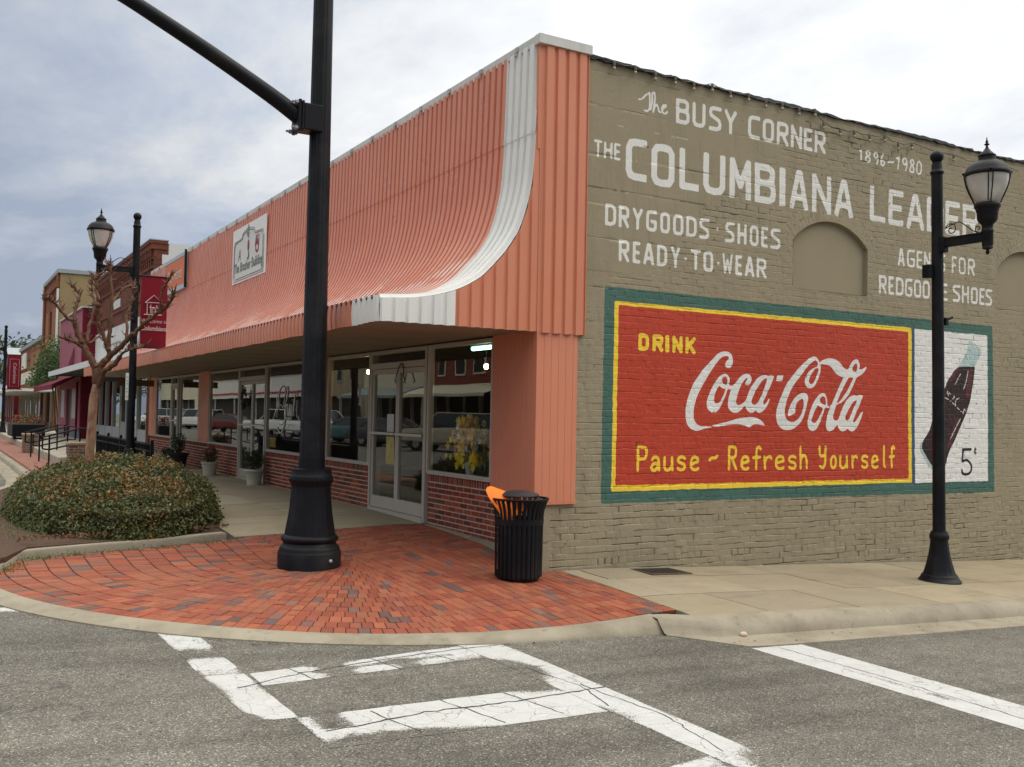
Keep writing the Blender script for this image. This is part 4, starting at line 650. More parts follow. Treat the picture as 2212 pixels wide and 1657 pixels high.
def relief(X,Zt,X_,Z_):
    """X,Zt: course coordinates; X_,Z_: true position. returns height (out +) and dirt"""
    i=np.floor((Zt-WZ0)/CH).astype(int); fz=Zt-WZ0-i*CH; dz=np.minimum(fz,CH-fz)
    ib=np.where(fz<CH/2,i,i+1)
    hdr=(i%6==0)
    bl=np.where(hdr,BL/2,BL); sh=np.where(i%2==0,.25,.75)*BL+(_h(i,i*0,31)-.5)*.05
    xx=X+sh+(vnoise(X*4,i*3.3,12)-.5)*.02; j=np.floor(xx/bl).astype(int); fx=xx-j*bl; dx=np.minimum(fx,bl-fx)
    for (cx,cz,r,hw,zb) in ARCH:
        rr=np.hypot(X_-cx,Z_-cz); an=np.arctan2(Z_-cz,X_-cx); ring=(rr>r-.02)&(rr<r+.225)&(np.abs(X_-cx)<hw+.14)&(Z_>cz+.45)
        q=an*(r+.1)/.078; jj=np.floor(q).astype(int); f=(q-jj)*.078; dxa=np.minimum(f,.078-f); dza=np.minimum(np.abs(rr-r-.113),np.abs(rr-r-.225))
        dx=np.where(ring,dxa,dx); dz=np.where(ring,dza,dz); i=np.where(ring,i*0+(rr>r+.113)+900,i); j=np.where(ring,jj,j); ib=np.where(ring,i,ib)
    rough=.35+.65*fbm(X_*.9,Z_*.9,41,3)+.55*smooth(.9,-.2,Z_)+.9*np.exp(-(((X_-5.1)/.8)**2+((Z_-5.5)/.16)**2))*2.0+.35*np.exp(-(((X_-2.9)/1.0)**2+((Z_-4.15)/.25)**2))
    jd=.0012+.0058*smooth(.45,.9,vnoise(X_*3.1,ib*1.7,51))*rough
    jv=.0018+.0065*smooth(.3,.8,_h(j,i,61))*rough
    w=.0072
    h=-np.maximum(jd*(1-smooth(.003,w,dz)),jv*(1-smooth(.002,.013,dx)))
    face=(_h(j,i,71)-.5)*.0048*rough+((_h(j,i,72)-.5)*(fz-CH/2)/CH+(_h(j,i,73)-.5)*(fx-bl/2)/bl)*.005*rough+(vnoise(X*22,Zt*26,77)-.5)*.0028+(vnoise(X*55,Zt*60,78)-.5)*.0012
    h=h+face
    hole=smooth(.66,.84,vnoise(X_*6,ib*2.9,81))*(dz<.006)*smooth(.5,.95,rough)  # missing mortar: shade of the deep gaps is painted as dark colour
    holev=(_h(j,i,83)>.90)*(dx<.008)*smooth(.45,.95,rough)
    spot=(_h(np.floor(X*40).astype(int),np.floor(Zt*40).astype(int),85)>.9985)*1.0
    dirt_or_shade=np.maximum(np.maximum(hole,holev),spot); h=h-.0045*np.maximum(hole,holev)*rough
    # smooth concrete block repair, upper left
    zq=np.floor((Z_-.02)/.2)*.2+.1
    bx=np.interp(zq,[-1,.45,2.35,2.5,2.95,3.16,3.73,4.2,4.41,5.04,5.42,5.83],[.23,.23,.5,.78,.95,1.25,2.2,2.6,2.82,3.66,4.05,4.4])+(_h(np.floor(zq*5+.01).astype(int),zq.astype(int)*0,91)-.5)*.35*(zq>2.4)
    blk=smooth(.02,-.02,X_-bx)
    bi=np.floor((Z_-.02)/.2).astype(int); f=Z_-.02-bi*.2; bdz=np.minimum(f,.2-f); g=X_+np.where(bi%2==0,0,.2); bj=np.floor(g/.4).astype(int); f=g-bj*.4; bdx=np.minimum(f,.4-f)
    js=smooth(.45,.6,vnoise(X_*2.2,bi*3.1,95)); jz=smooth(.5,.75,_h(bj,bi,96))
    hb=.001-.0035*np.maximum((bdz<.008)*(.25+.75*js),(bdx<.008)*jz)+(vnoise(X_*30,Z_*30,97)-.5)*.001+(fbm(X_*3,Z_*3,98)-.45)*.004
    db=np.maximum((bdz<.006)*smooth(.74,.88,vnoise(X_*7,bi*5.,99)),(bdx<.006)*smooth(.75,.9,vnoise(Z_*9,bj*5.,99)))*.8
    db=db*.45*np.where(Z_<3.0,.4,1)
    return h*(1-blk)+hb*blk, dirt_or_shade*(1-blk)+db*blk
HH,DIRT_OR_SHADE=relief(GX,GZ,PX,PZ)
bul=(fbm(PX*.6,PZ*.6,15,3)-.45)*.03
PY=-(HH+bul*fadez*smooth(0,.5,PX))
nC=len(cols); nR=len(zet)
# vertex normals
dYdx=np.gradient(PY,cols,axis=1); dYdz=np.gradient(PY,zet,axis=0)
NRM=np.stack([dYdx,-np.ones_like(PY),dYdz],-1); NRM/=np.linalg.norm(NRM,axis=-1,keepdims=True)
def masonry(name,col,var=.12,rough=.75,chip=None,streak=0.0,spec=.3):
    n=NT(name); f=n.noise(2.2,5,.6); c=n.mix(f,mul(col,1-var),mul(col,1+var)); c=n.mix(1,c,n.mix(n.noise(38,4,.65),(.86,.86,.86),(1.14,1.14,1.14)),'MULTIPLY')
    st=n.noise(3,5,.6,n.obj((1.6,1,.28))); c=n.mix(n.math('MULTIPLY',n.mr(st,.5,.75),streak),c,mul(col,.55))
    if chip: c=n.mix(n.mr(n.math('ADD',n.noise(17,5,.7),n.math('MULTIPLY',n.noise(120,3),.22)),.80,.86),c,chip)
    d=n.attr('dirt_or_shade','Fac'); c=n.mix(n.mr(d,.15,.9,0,.72),c,(.05,.042,.03))  # paints the shade of open joints, plus random dark spots
    nor=n.bump(n.noise(70,5,.65),.006,.7); nor=n.bump(n.noise(320,2),.0012,.8,nor)
    return n.done(c,n.mr(f,.3,.7,rough-.08,rough+.08),nor,spec)
OLIVE=(.312,.264,.178)
WM={'olive':masonry('painted_brick_olive',OLIVE,.15,.8,None,.35,.2),'white':masonry('painted_white_sign',(.76,.745,.71),.05,.6,(.30,.27,.2),.08),'lett':masonry('painted_white_letter',(.74,.725,.68),.05,.65,OLIVE,.10),
'red':masonry('painted_red',(.47,.05,.022),.10,.55,None,.18),'yellow':masonry('painted_yellow',(.88,.60,.045),.07,.55,None,.10),'green':masonry('painted_green',(.060,.135,.108),.22,.6,None,.25),'blue':masonry('painted_blue_line',(.05,.09,.15),.2),
'black':masonry('painted_black',(.02,.018,.03),.2),'cola':masonry('painted_cola',(.030,.012,.012),.5,.5),'colared':masonry('painted_cola_glow',(.105,.022,.020),.4,.5),'glassp':masonry('painted_bottle_glass',(.40,.52,.50),.3,.5),'shine':masonry('painted_highlight',(.62,.60,.58),.15)}
def letter_layer(key):
    hw0,LS=BK[key]
    def f(X,Z,box):
        S=np.full(X.shape,-1.)
        for (ch,x0,x1,z0,z1) in LS:
            m=(X>x0-.03)&(X<x1+.03)&(Z>z0-.03)&(Z<z1+.03)
            if not m.any(): continue
            x,z=X[m],Z[m]; hw=hw0
            if ch=='v': d=poly_sdf(x,z,[[(x0,z1),(x1,z1),((x0+x1)/2,z0)]],1)
            else:
                if ch=='I': hw=(x1-x0)/2
                if ch=='W': hw=hw0*.72
                rd=ch in ROUND; d=np.full(x.shape,-1.)
                for st in GLY[ch]:
                    P=[(x0+hw+max(0,(x1-x0-2*hw))*u,z0+hw+(z1-z0-2*hw)*w) for u,w in st]
                    if ch=='I': P=[((x0+x1)/2,z0+hw),((x0+x1)/2,z1-hw)]
                    if rd and len(P)>2: P=catmull(P,False,3)
                    k=1
                    d=np.maximum(d,seg_sdf(x,z,P,hw*k,'round' if rd else 'square'))
                if not rd: d=np.minimum(d,np.minimum(np.minimum(x-x0+.002,x1-x+.002),np.minimum(z-z0+.002,z1-z+.002)))
            S[m]=np.maximum(S[m],d)
        return S+(vnoise(X*60,Z*60,5)-.5)*min(.006,hw0*.25)
    xs=[l[1] for l in LS]+[l[2] for l in LS]; zs=[l[3] for l in LS]+[l[4] for l in LS]
    return f,(min(xs)-.03,max(xs)+.03,min(zs)-.03,max(zs)+.03)
def stroke_layer(keys):
    SS=[(BK[k][0],catmull(s,False,4)) for k in keys for s in BK[k][1]]
    def f(X,Z,box):
        S=np.full(X.shape,-1.)
        for hw,s in SS: S=np.maximum(S,seg_sdf(X,Z,s,hw,'round'))
        return S
    pts=[p for h,s in SS for p in s]; return f,(min(p[0] for p in pts)-.05,max(p[0] for p in pts)+.05,min(p[1] for p in pts)-.05,max(p[1] for p in pts)+.05)
def poly_layer(groups,k=3):
    def f(X,Z,box):
        S=np.full(X.shape,-1.)
        for g in groups:
            pts=[p for r in g for p in r]; b=(min(p[0] for p in pts)-.04,max(p[0] for p in pts)+.04,min(p[1] for p in pts)-.04,max(p[1] for p in pts)+.04)
            m=(X>b[0])&(X<b[1])&(Z>b[2])&(Z<b[3]); S[m]=np.maximum(S[m],poly_sdf(X[m],Z[m],g,k))
        return S
    pts=[p for g in groups for r in g for p in r]; return f,(min(p[0] for p in pts)-.05,max(p[0] for p in pts)+.05,min(p[1] for p in pts)-.05,max(p[1] for p in pts)+.05)
def quad_layer(q): 
    return (lambda X,Z,b: quad_sdf(X,Z,q)+(vnoise(X*14,Z*14,3)-.5)*.012),(min(p[0] for p in q)-.03,max(p[0] for p in q)+.03,min(p[1] for p in q)-.03,max(p[1] for p in q)+.03)
_wa=np.array(BK['white']); 
def W_(p):
    # bottle sketch coordinates to wall coordinates (bilinear over the white field)
    u=(p[0]-227)/(663-227); v=(p[1]-(18+40*u))/((945-13*u)-(18+40*u)); a,b,c,d=_wa; uu=u*(1+.10*(1-u)*-.6); q=(a*(1-uu)+b*uu)*(1-v)+(d*(1-uu)+c*uu)*v; return (float(q[0]),float(q[1]))
LAY=[('arch_a',(lambda X,Z,b:arch_sdf(X,Z,ARCH[0])),(3.9,5.8,3.2,4.4)),('arch_b',(lambda X,Z,b:arch_sdf(X,Z,ARCH[1])),(8.5,10.3,3.3,4.4)),
('shine',*stroke_layer(['shine','lid'])),('colared',*poly_layer([[[W_(p) for p in q]] for q in ([(574,256),(569,330),(554,425),(536,440),(530,420),(541,350),(548,262)],[(500,565),(466,650),(436,725),(420,745),(418,725),(452,630),(478,565)],[(470,262),(440,310),(430,340),(450,335),(480,285),(487,262)])])),('cola',*poly_layer([BK['liquid']])),('glassp',*poly_layer([BK['bottle']])),('price',*stroke_layer(['five','cent'])),
('logo',*poly_layer(BK['logo'])),('drink',*letter_layer('drink')),('pause',*letter_layer('pause')),
('whitef',*quad_layer(BK['white'])),('redf',*quad_layer(BK['red'])),('yelf',*quad_layer(BK['yel'])),('bluef',*quad_layer(BK['blue'])),('greenf',*quad_layer(BK['green']))]
for k in ('busy','the','columb','iana','agents','redgoose','dry','ready','year'): LAY.append((k,*letter_layer(k)))
LAY.append(('thes',*stroke_layer(['thes'])))
nCell=(nR-1)*(nC-1); clayer=np.full(nCell,-1,int); partial={}; LP={k:[] for k in range(-1,len(LAY))}
def clip(poly,inside):
    # poly list of (u,v,s); keep s>=0 if inside else s<0
    out=[]
    for i in range(len(poly)):
        a=poly[i]; b=poly[(i+1)%len(poly)]; ia=(a[2]>=0)==inside; ib=(b[2]>=0)==inside
        if ia: out.append(a)
        if ia!=ib:
            t=a[2]/(a[2]-b[2]); out.append((a[0]+(b[0]-a[0])*t,a[1]+(b[1]-a[1])*t,0))
    return [(p[0],p[1]) for p in out]
for li,(nm,fn,bb) in enumerate(LAY):
    c0,c1=max(0,np.searchsorted(cols,bb[0])-1),min(nC-1,np.searchsorted(cols,bb[1])+1); r0,r1=max(0,np.searchsorted(zet,bb[2]-.03)-1),min(nR-1,np.searchsorted(zet,bb[3]+.03)+1)
    sl=(slice(r0,r1+1),slice(c0,c1+1)); S=fn(PX[sl],PZ[sl],bb); S=np.where(np.abs(S)<1e-5,1e-5,S)
    s00,s10,s11,s01=S[:-1,:-1],S[:-1,1:],S[1:,1:],S[1:,:-1]; mn=np.minimum(np.minimum(s00,s10),np.minimum(s11,s01)); mxx=np.maximum(np.maximum(s00,s10),np.maximum(s11,s01))
    idx=(np.arange(r0,r1)[:,None]*(nC-1)+np.arange(c0,c1)[None,:])
    full=(mn>0); ids=idx[full]
    for c in ids[np.isin(ids,list(partial.keys()))] if partial else []:
        if clayer[c]==-2: LP[li]+= [(c,p) for p in partial.pop(c)]; clayer[c]=-3
    free=ids[clayer[ids]==-1]; clayer[free]=li
    mixed=(mn<=0)&(mxx>0)
    for r,cc in zip(*np.nonzero(mixed)):
        c=idx[r,cc]
        if clayer[c]>=0 or clayer[c]==-3: continue
        a,b,d,e=s00[r,cc],s10[r,cc],s11[r,cc],s01[r,cc]
        polys=partial.get(c,[[(0,0),(1,0),(1,1),(0,1)]]); rest=[]
        for P in polys:
            Q=[(u,v,a*(1-u)*(1-v)+b*u*(1-v)+d*u*v+e*(1-u)*v) for u,v in P]
            pi=clip(Q,True); po=clip(Q,False)
            if len(pi)>2: LP[li].append((c,pi))
            if len(po)>2: rest.append(po)
        if rest: partial[c]=rest; clayer[c]=-2
        else: partial.pop(c,None); clayer[c]=-3
for c,ps in partial.items(): LP[-1]+=[(c,p) for p in ps]
VP=np.stack([PX,PY,PZ],-1).reshape(-1,3); VN=NRM.reshape(-1,3); VD=DIRT_OR_SHADE.ravel()
def wall_piece(name,lis,mat,parent):
    cells=np.nonzero(np.isin(clayer,lis))[0]; r=cells//(nC-1); cc=cells%(nC-1); a=r*nC+cc; Q=np.c_[a,a+1,a+nC+1,a+nC]
    used,inv=np.unique(Q.ravel(),return_inverse=True); V=VP[used]; Nn=VN[used]; D=VD[used]; loops=[inv.reshape(-1,4)]
    ev=[];en=[];ed=[];pf=[]; base=len(V); key={}
    for li in lis:
        for (c,p) in LP[li]:
            rr,kk=divmod(c,nC-1); a=rr*nC+kk; ids=(a,a+1,a+nC+1,a+nC); f=[]
            for u,v in p:
                w=np.array([(1-u)*(1-v),u*(1-v),u*v,(1-u)*v]); pos=w@VP[list(ids)]; kx=(round(pos[0],5),round(pos[2],5))
                if kx not in key: key[kx]=base+len(ev); ev.append(pos); en.append(w@VN[list(ids)]); ed.append(float(w@VD[list(ids)]))
                if not f or f[-1]!=key[kx]: f.append(key[kx])
            if len(f)>2 and f[0]==f[-1]: f=f[:-1]
            if len(f)>2 and len(set(f))==len(f): pf.append(f)
    if ev: V=np.vstack([V,ev]); Nn=np.vstack([Nn,en]); D=np.r_[D,ed]
    me=bpy.data.meshes.new(name); me.vertices.add(len(V)); me.vertices.foreach_set('co',V.astype(np.float32).ravel())
    q=loops[0]; tot=len(q)*4+sum(len(f) for f in pf); li_=np.concatenate([q.ravel()]+[np.array(f) for f in pf]).astype(np.int32)
    ls=np.r_[np.arange(len(q))*4,len(q)*4+np.cumsum([0]+[len(f) for f in pf[:-1]]) if pf else []].astype(np.int32)
    me.loops.add(tot); me.loops.foreach_set('vertex_index',li_); me.polygons.add(len(ls)); me.polygons.foreach_set('loop_start',ls)
    me.polygons.foreach_set('use_smooth',np.ones(len(ls),bool))
    at=me.attributes.new('dirt_or_shade','FLOAT','POINT'); at.data.foreach_set('value',D.astype(np.float32))
    me.update(calc_edges=True); 
    Nn=Nn/np.linalg.norm(Nn,axis=1,keepdims=True); me.normals_split_custom_set_from_vertices(Nn.tolist())
    me.materials.append(mat); o=link(bpy.data.objects.new(name,me)); o.parent=parent; return o
LI={l[0]:i for i,l in enumerate(LAY)}
BLD=thing('corner_building','olive painted brick corner store with coral ribbed metal canopy over its shopfront','building')
wall_piece('brick_wall',[-1],WM['olive'],BLD)
mur=wall_piece('painted_mural',[LI['greenf']],WM['green'],BLD); mur['label']='green bordered painted soft drink mural on the brick wall'
for nm,k,m in (('yellow_frame','yelf','yellow'),('red_field','redf','red'),('white_field','whitef','white'),('blue_line','bluef','blue'),('script_lettering','logo','white'),('drink_lettering','drink','yellow'),('slogan_lettering','pause','yellow'),('price_lettering','price','black'),('painted_bottle','glassp','glassp'),('bottle_drink','cola','cola'),('bottle_glow','colared','colared'),('bottle_highlights','shine','shine')):
    wall_piece(nm,[LI[k]],WM[m],mur)
for nm,ks in (('busy_corner_lettering',['busy']),('script_article_lettering',['thes']),('article_lettering',['the']),('store_name_lettering',['columb','iana']),('years_lettering',['year']),('drygoods_lettering',['dry']),('ready_to_wear_lettering',['ready']),('agents_lettering',['agents']),('shoe_brand_lettering',['redgoose'])):
    wall_piece(nm,[LI[k] for k in ks],WM['lett'],BLD)
# arched infills
for A in ARCH:
    cx,cz,r,hw,zb=A; mb=MB(); a0=math.acos(hw/r); pts=[(cx-hw,zb),(cx+hw,zb)]+[(cx+r*math.cos(a),cz+r*math.sin(a)) for a in np.linspace(a0,math.pi-a0,24)]
    n=len(pts); vs=[(x,-.004,z) for x,z in pts]+[(x,.062,z) for x,z in pts]; mb.add(vs,[(i,(i+1)%n,n+(i+1)%n,n+i) for i in range(n)]+[tuple(range(n,2*n))])
    mb.build('arched_window_infill',plain('infill_render',mul(OLIVE,.98),.85,.10,1.6,.003,60,.2),BLD)
# black roof edge, ragged
mb=MB(); xs=np.arange(.62,16.5,.09); prev=None
vs=[];fs=[]
for i,x in enumerate(xs):
    k=.012*math.sin(x*2.1)+random.gauss(0,.006)-.012; lo=5.742+random.gauss(0,.008); hi=5.79+k; yo=-.035+random.gauss(0,.008)
    vs+=[(x,-.002,lo),(x,yo,lo+.004),(x,yo+.004,hi),(x,.3,hi+.02),(x,.3,5.5)]
for i in range(len(xs)-1):
    for k in range(4): fs.append((i*5+k,i*5+k+1,(i+1)*5+k+1,(i+1)*5+k))
mb.add(vs,fs); mb.build('roof_edge',plain('roof_membrane',(.028,.028,.034),.6,.4,4),BLD,smooth=True)
# rest of the shell
mb=MB(); mb.box((16.3,.02,-1.6),(24,.3,5.74)); mb.box((23.7,.3,-1.6),(24,23.3,5.7)); mb.build('rear_wall',plain('rear_wall_paint',OLIVE,.85,.15,2,.01,12),BLD)
mb=MB(); mb.box((.05,.3,5.45),(23.7,23.3,5.6)); mb.build('flat_roof',plain('roof_gravel',(.12,.12,.12),.9),BLD)
# =============== ribbed metal canopy and shopfront ===============
def painted_metal(name,col,rough=.38,var=.07,streak=.25,spec=.5):
    n=NT(name); f=n.noise(1.7,5,.6); c=n.mix(f,mul(col,1-var),mul(col,1+var))
    st=n.noise(5,4,.6,n.obj((2.2,2.2,.18))); c=n.mix(n.math('MULTIPLY',n.mr(st,.5,.8),streak),c,mul(col,.70))
    c=n.mix(n.math('MULTIPLY',n.mr(n.noise(1.1,3,.5,n.obj((1.5,.8,.5))),.40,.75),.22),c,tuple(min(1,x*1.0+.12) for x in col))
    return n.done(c,n.mr(n.noise(3,4),.3,.7,rough-.1,rough+.14),None,spec)
CORAL=(.62,.212,.118)
def coral_sky_sheen():  # pale crest flecks paint sky reflections into the colour of the lower curve
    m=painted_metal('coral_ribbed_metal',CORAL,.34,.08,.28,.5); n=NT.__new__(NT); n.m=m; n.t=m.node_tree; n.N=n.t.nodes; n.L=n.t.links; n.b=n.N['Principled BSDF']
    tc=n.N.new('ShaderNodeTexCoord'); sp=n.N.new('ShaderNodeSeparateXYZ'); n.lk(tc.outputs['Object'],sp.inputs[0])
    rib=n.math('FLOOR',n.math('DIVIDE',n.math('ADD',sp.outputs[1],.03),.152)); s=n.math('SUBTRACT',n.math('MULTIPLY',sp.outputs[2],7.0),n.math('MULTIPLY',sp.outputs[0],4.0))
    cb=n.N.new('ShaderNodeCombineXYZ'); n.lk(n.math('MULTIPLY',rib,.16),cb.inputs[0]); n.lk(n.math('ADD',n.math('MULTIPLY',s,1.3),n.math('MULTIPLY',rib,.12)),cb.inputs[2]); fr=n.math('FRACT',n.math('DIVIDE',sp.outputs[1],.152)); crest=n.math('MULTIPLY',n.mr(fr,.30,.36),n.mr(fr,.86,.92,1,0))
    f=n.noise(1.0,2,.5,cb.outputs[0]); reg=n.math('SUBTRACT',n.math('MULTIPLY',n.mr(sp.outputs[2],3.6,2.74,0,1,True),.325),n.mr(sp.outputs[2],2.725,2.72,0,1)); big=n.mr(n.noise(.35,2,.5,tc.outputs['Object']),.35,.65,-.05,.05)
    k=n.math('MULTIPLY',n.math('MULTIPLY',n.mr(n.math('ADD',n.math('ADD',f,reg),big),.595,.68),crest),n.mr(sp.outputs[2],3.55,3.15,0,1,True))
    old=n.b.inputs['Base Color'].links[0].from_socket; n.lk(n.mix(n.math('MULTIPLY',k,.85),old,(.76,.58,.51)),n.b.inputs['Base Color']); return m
M_CORAL=coral_sky_sheen(); M_CORAL2=painted_metal('coral_panel',(.62,.222,.126),.5,.07,.25,.35); M_WHITEM=painted_metal('white_ribbed_metal',(.74,.735,.70),.42,.05,.35,.4)
M_CAP=painted_metal('cap_flashing',(.58,.58,.55),.5,.06,.55,.4)
PROF=[(-.03,5.80),(-.04,5.3),(-.055,4.8),(-.07,4.5),(-.10,4.16),(-.17,3.85),(-.265,3.59),(-.42,3.35),(-.57,3.18),(-.72,3.03),(-.86,2.935),(-1.04,2.845),(-1.31,2.76),(-1.6,2.71),(-1.94,2.685)]
PC=catmull(PROF,False,4); PC=[(x-.007,z) for x,z in PC if z>4.74]+[(-.0655,4.738),(-.058,4.732)]+[p for p in PC if p[1]<4.72]; PCa=np.array(PC)
tn=np.gradient(PCa,axis=0); tn/=np.linalg.norm(tn,axis=1,keepdims=True); nrm=np.c_[tn[:,1],-tn[:,0]]   # outward normal
nrm=np.where((nrm[:,:1]>0)&(nrm[:,1:]<.0),-nrm,nrm); 
if nrm[0,0]>0: nrm=-nrm
RP=.152
def rib_samples(a,b,pitch=RP,amp=.042):
    """list of (coordinate, height) of a box rib profile"""
    out=[]; k=math.floor(a/pitch)-1
    while k*pitch<b+pitch:
        o=k*pitch
        for f,h in ((0,0),(.20,0),(.29,1),(.91,1)): out.append((o+f*pitch,h*amp))
        k+=1
    out=[q for q in out if a<q[0]<b]; f=lambda y: amp if ((y/pitch)%1)>.25 and ((y/pitch)%1)<.95 else 0
    return [(a,f(a))]+out+[(b,f(b))]
def ribbed_front(name,y0,y1,mat):
    S=rib_samples(y0,y1); mb=MB(); vs=[];fs=[]; m=len(PC)
    for y,h in S:
        wv=.004*math.sin(y*1.3)
        for (x,z),(nx_,nz_) in zip(PC,nrm): vs.append((x+nx_*(h+wv),y,z+nz_*(h+wv)))
    for i in range(len(S)-1):
        for k in range(m-1): fs.append((i*m+k,i*m+k+1,(i+1)*m+k+1,(i+1)*m+k))
    mb.add(vs,fs); return mb.build(name,mat,BLD,smooth=25)
BEND=23.4
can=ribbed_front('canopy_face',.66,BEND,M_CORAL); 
ribbed_front('canopy_white_trim',.0,.66,M_WHITEM)
def lip(name,y0,y1,mat):
    S=rib_samples(y0,y1,amp=.022); mb=MB(); vs=[];fs=[]
    for y,h in S: vs+=[(-1.945-h,y,2.715),(-1.955-h,y,2.57),(-1.945-h,y,2.435+.004*math.sin(y*7))]
    for i in range(len(S)-1):
        for k in range(2): fs.append((i*3+k,i*3+k+1,(i+1)*3+k+1,(i+1)*3+k))
    mb.add(vs,fs); return mb.build(name,mat,BLD,smooth=25)
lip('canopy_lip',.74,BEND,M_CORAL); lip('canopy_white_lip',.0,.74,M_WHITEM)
mb=MB()
for k in range(1,int(BEND/RP)): mb.box((-1.972,k*RP+.005,2.685),(-1.948,k*RP+.030,2.708))
mb.build('open_rib_ends',plain('rib_end_dark',(.03,.018,.014),.9),BLD)
mb=MB()
for k in range(0,26): mb.box((-.10,.4+k*.9,5.80),(-.078,.45+k*.9,5.86)); mb.box((-.115,.41+k*.9,5.75),(-.09,.44+k*.9,5.80))
mb.build('flashing_clips',plain('clip_metal',(.42,.41,.39),.6),BLD)
_cv=np.array(catmull(PROF,False,4))
def curvez(x): return float(np.interp(-x,-_cv[:,0],_cv[:,1]))
def side_ribs(name,x0,x1,zt,zb,mat,y=-.004,amp=.022,pitch=RP):
    S=rib_samples(x0,x1,pitch,amp); mb=MB(); vs=[];fs=[]
    for x,h in S:
        t=zt(x) if callable(zt) else zt; sag=.006*math.cos((x/pitch)*2*math.pi)
        vs+=[(x,y-h,t),(x,y-h-.002,(t+zb)/2),(x,y-h,zb+sag)]
    for i in range(len(S)-1):
        for k in range(2): fs.append((i*3+k,i*3+k+1,(i+1)*3+k+1,(i+1)*3+k))
    mb.add(vs,fs); return mb.build(name,mat,BLD,smooth=25)
side_ribs('canopy_cheek',-1.06,-.006,lambda x:curvez(x)-.004,2.435,M_CORAL2)
side_ribs('cheek_white_trim',-1.95,-1.06,lambda x:curvez(min(x,-1.06))-.004,2.435,M_WHITEM,y=-.012)
side_ribs('corner_panel',-.0,.635,5.80,2.425,M_CORAL2,y=-.035,amp=.026)
mb=MB(); mb.box((-.02,-.035,2.425),(.0,.0,5.8)); mb.box((.632,-.05,2.425),(.64,0,5.8)); mb.box((-.055,-.036,4.55),(-.021,.01,5.79)); mb.build('panel_edge_trim',M_CORAL2,BLD)
# cap flashing with joints and little sockets
mb=MB(); y=-.075
while y<BEND:
    e=min(y+3.0,BEND+.05); j=random.uniform(-.004,.004); mb.box((-.078+j,y+.004,5.765),(.04,e-.004,5.872+j)); y=e
mb.box((-.08,-.082,5.77),(.66,.03,5.878))
mb.build('cap_flashing',M_CAP,BLD)
mb=MB(); mb.box((-1.93,.02,2.452),(.0,BEND,2.475)); 
for yy in np.arange(1.2,BEND,1.22): mb.box((-1.93,yy,2.447),(0,yy+.02,2.452))
mb.build('soffit',plain('soffit_board',(.30,.25,.19),.8,.15,1.2,.002),BLD)
mb=MB(); mb.add([(-1.93,BEND,2.47),(-.02,BEND,2.47),(-.02,BEND,5.8)]+[(x,BEND,z) for x,z in PC],[tuple([0,1,2]+list(range(3,3+len(PC))))]); mb.build('canopy_end',M_CORAL2,BLD)
# pilasters and brick base
def vpanel(mb,y0,y1,z0,z1,x=-.015,p=.1):
    y=y0
    while y<y1-.01:
        e=min(y+p,y1); mb.box((x,y+.0015,z0),(.12,e-.0015,z1)); y=e
PIL=[(-.03,1.0),(6.98,8.0),(15.5,16.62),(22.32,23.38)]
for a,b in PIL:
    mb=MB(); vpanel(mb,a,b,.66 if a>0 else .47,2.452)
    if a<0:
        x=-.015
        while x<.55:
            mb.box((x+.0015,-.033,.47),(min(x+.1,.55)-.0015,.02,2.45)); x+=.1
        mb.box((-.02,-.036,.452),(.555,.02,.468)); mb.box((-.02,-.036,.452),(.02,1.0,.468))
    mb.build('coral_pilaster',M_CORAL2,BLD)
n=NT('face_brick'); a=n.attr('col'); c=n.mix(1,a,n.mix(n.noise(26,5,.65),(.7,.7,.7),(1.28,1.28,1.28)),'MULTIPLY'); M_FBRICK=n.done(c,.8,n.bump(n.noise(110,4),.004),.2)
M_MORT=plain('mortar',(.47,.42,.34),.9,.15,8,.003)
RB=[(.30,.062,.030),(.25,.05,.028),(.34,.075,.035),(.20,.048,.033),(.27,.08,.045),(.16,.05,.036)]
def brick_panel(mb,O,u,w,zb,zt,pal=RB,bl=.2,bh=.056,jt=.0145,proud=.005,row=None,nrm=(-1,0,0)):
    """bricks along unit u (xy) from O, width w, between zb(x)->callable or number and zt. proud of the mortar face"""
    z=zt; r=0; z0=zb if not callable(zb) else -9
    def brick(a,b,lo,hi):
        k=random.uniform(.8,1.2); c=random.choice(pal); mb.col=tuple(x*k for x in c); pr=proud+random.uniform(-.001,.0015); e=.003
        A=[];
        for (s,t,d) in ((a,lo,0),(b,lo,0),(b,hi,0),(a,hi,0),(a+e,lo+e,pr),(b-e,lo+e,pr),(b-e,hi-e,pr),(a+e,hi-e,pr)):
            A.append((O[0]+u[0]*s+nrm[0]*d,O[1]+u[1]*s+nrm[1]*d,t))
        mb.add(A,[(4,5,6,7),(0,1,5,4),(1,2,6,5),(2,3,7,6),(3,0,4,7)])
    if row:   # rowlock on top
        s=0
        while s<w-.02: brick(s+.004,min(s+bh+.004,w),z-row,z-.004); s+=bh+jt
        z-=row+.004
    while z>(zb if not callable(zb) else zb(0)-.0)+.012:
        hi=z-jt; lo=max(hi-bh,(zb if not callable(zb) else -9)); s=-(bl+jt)*(.5 if r%2 else 0)
        while s<w-.015:
            a=max(s,0); b=min(s+bl,w)
            if b-a>.02: brick(a,b,lo,hi)
            s+=bl+jt
        z=lo; r+=1
mb=MB(); mb.box((-.006,-.006,-.7),(.03,.15,.452),bev=.006); mb.build('corner_pier',plain('pier_render',mul(OLIVE,1.05),.85,.12,2,.004,40),BLD)
BASES=[(0.15,2.84,-.2),(4.96,10.62,-.1),(12.72,19.2,-.1),(20.05,23.38,-.1)]
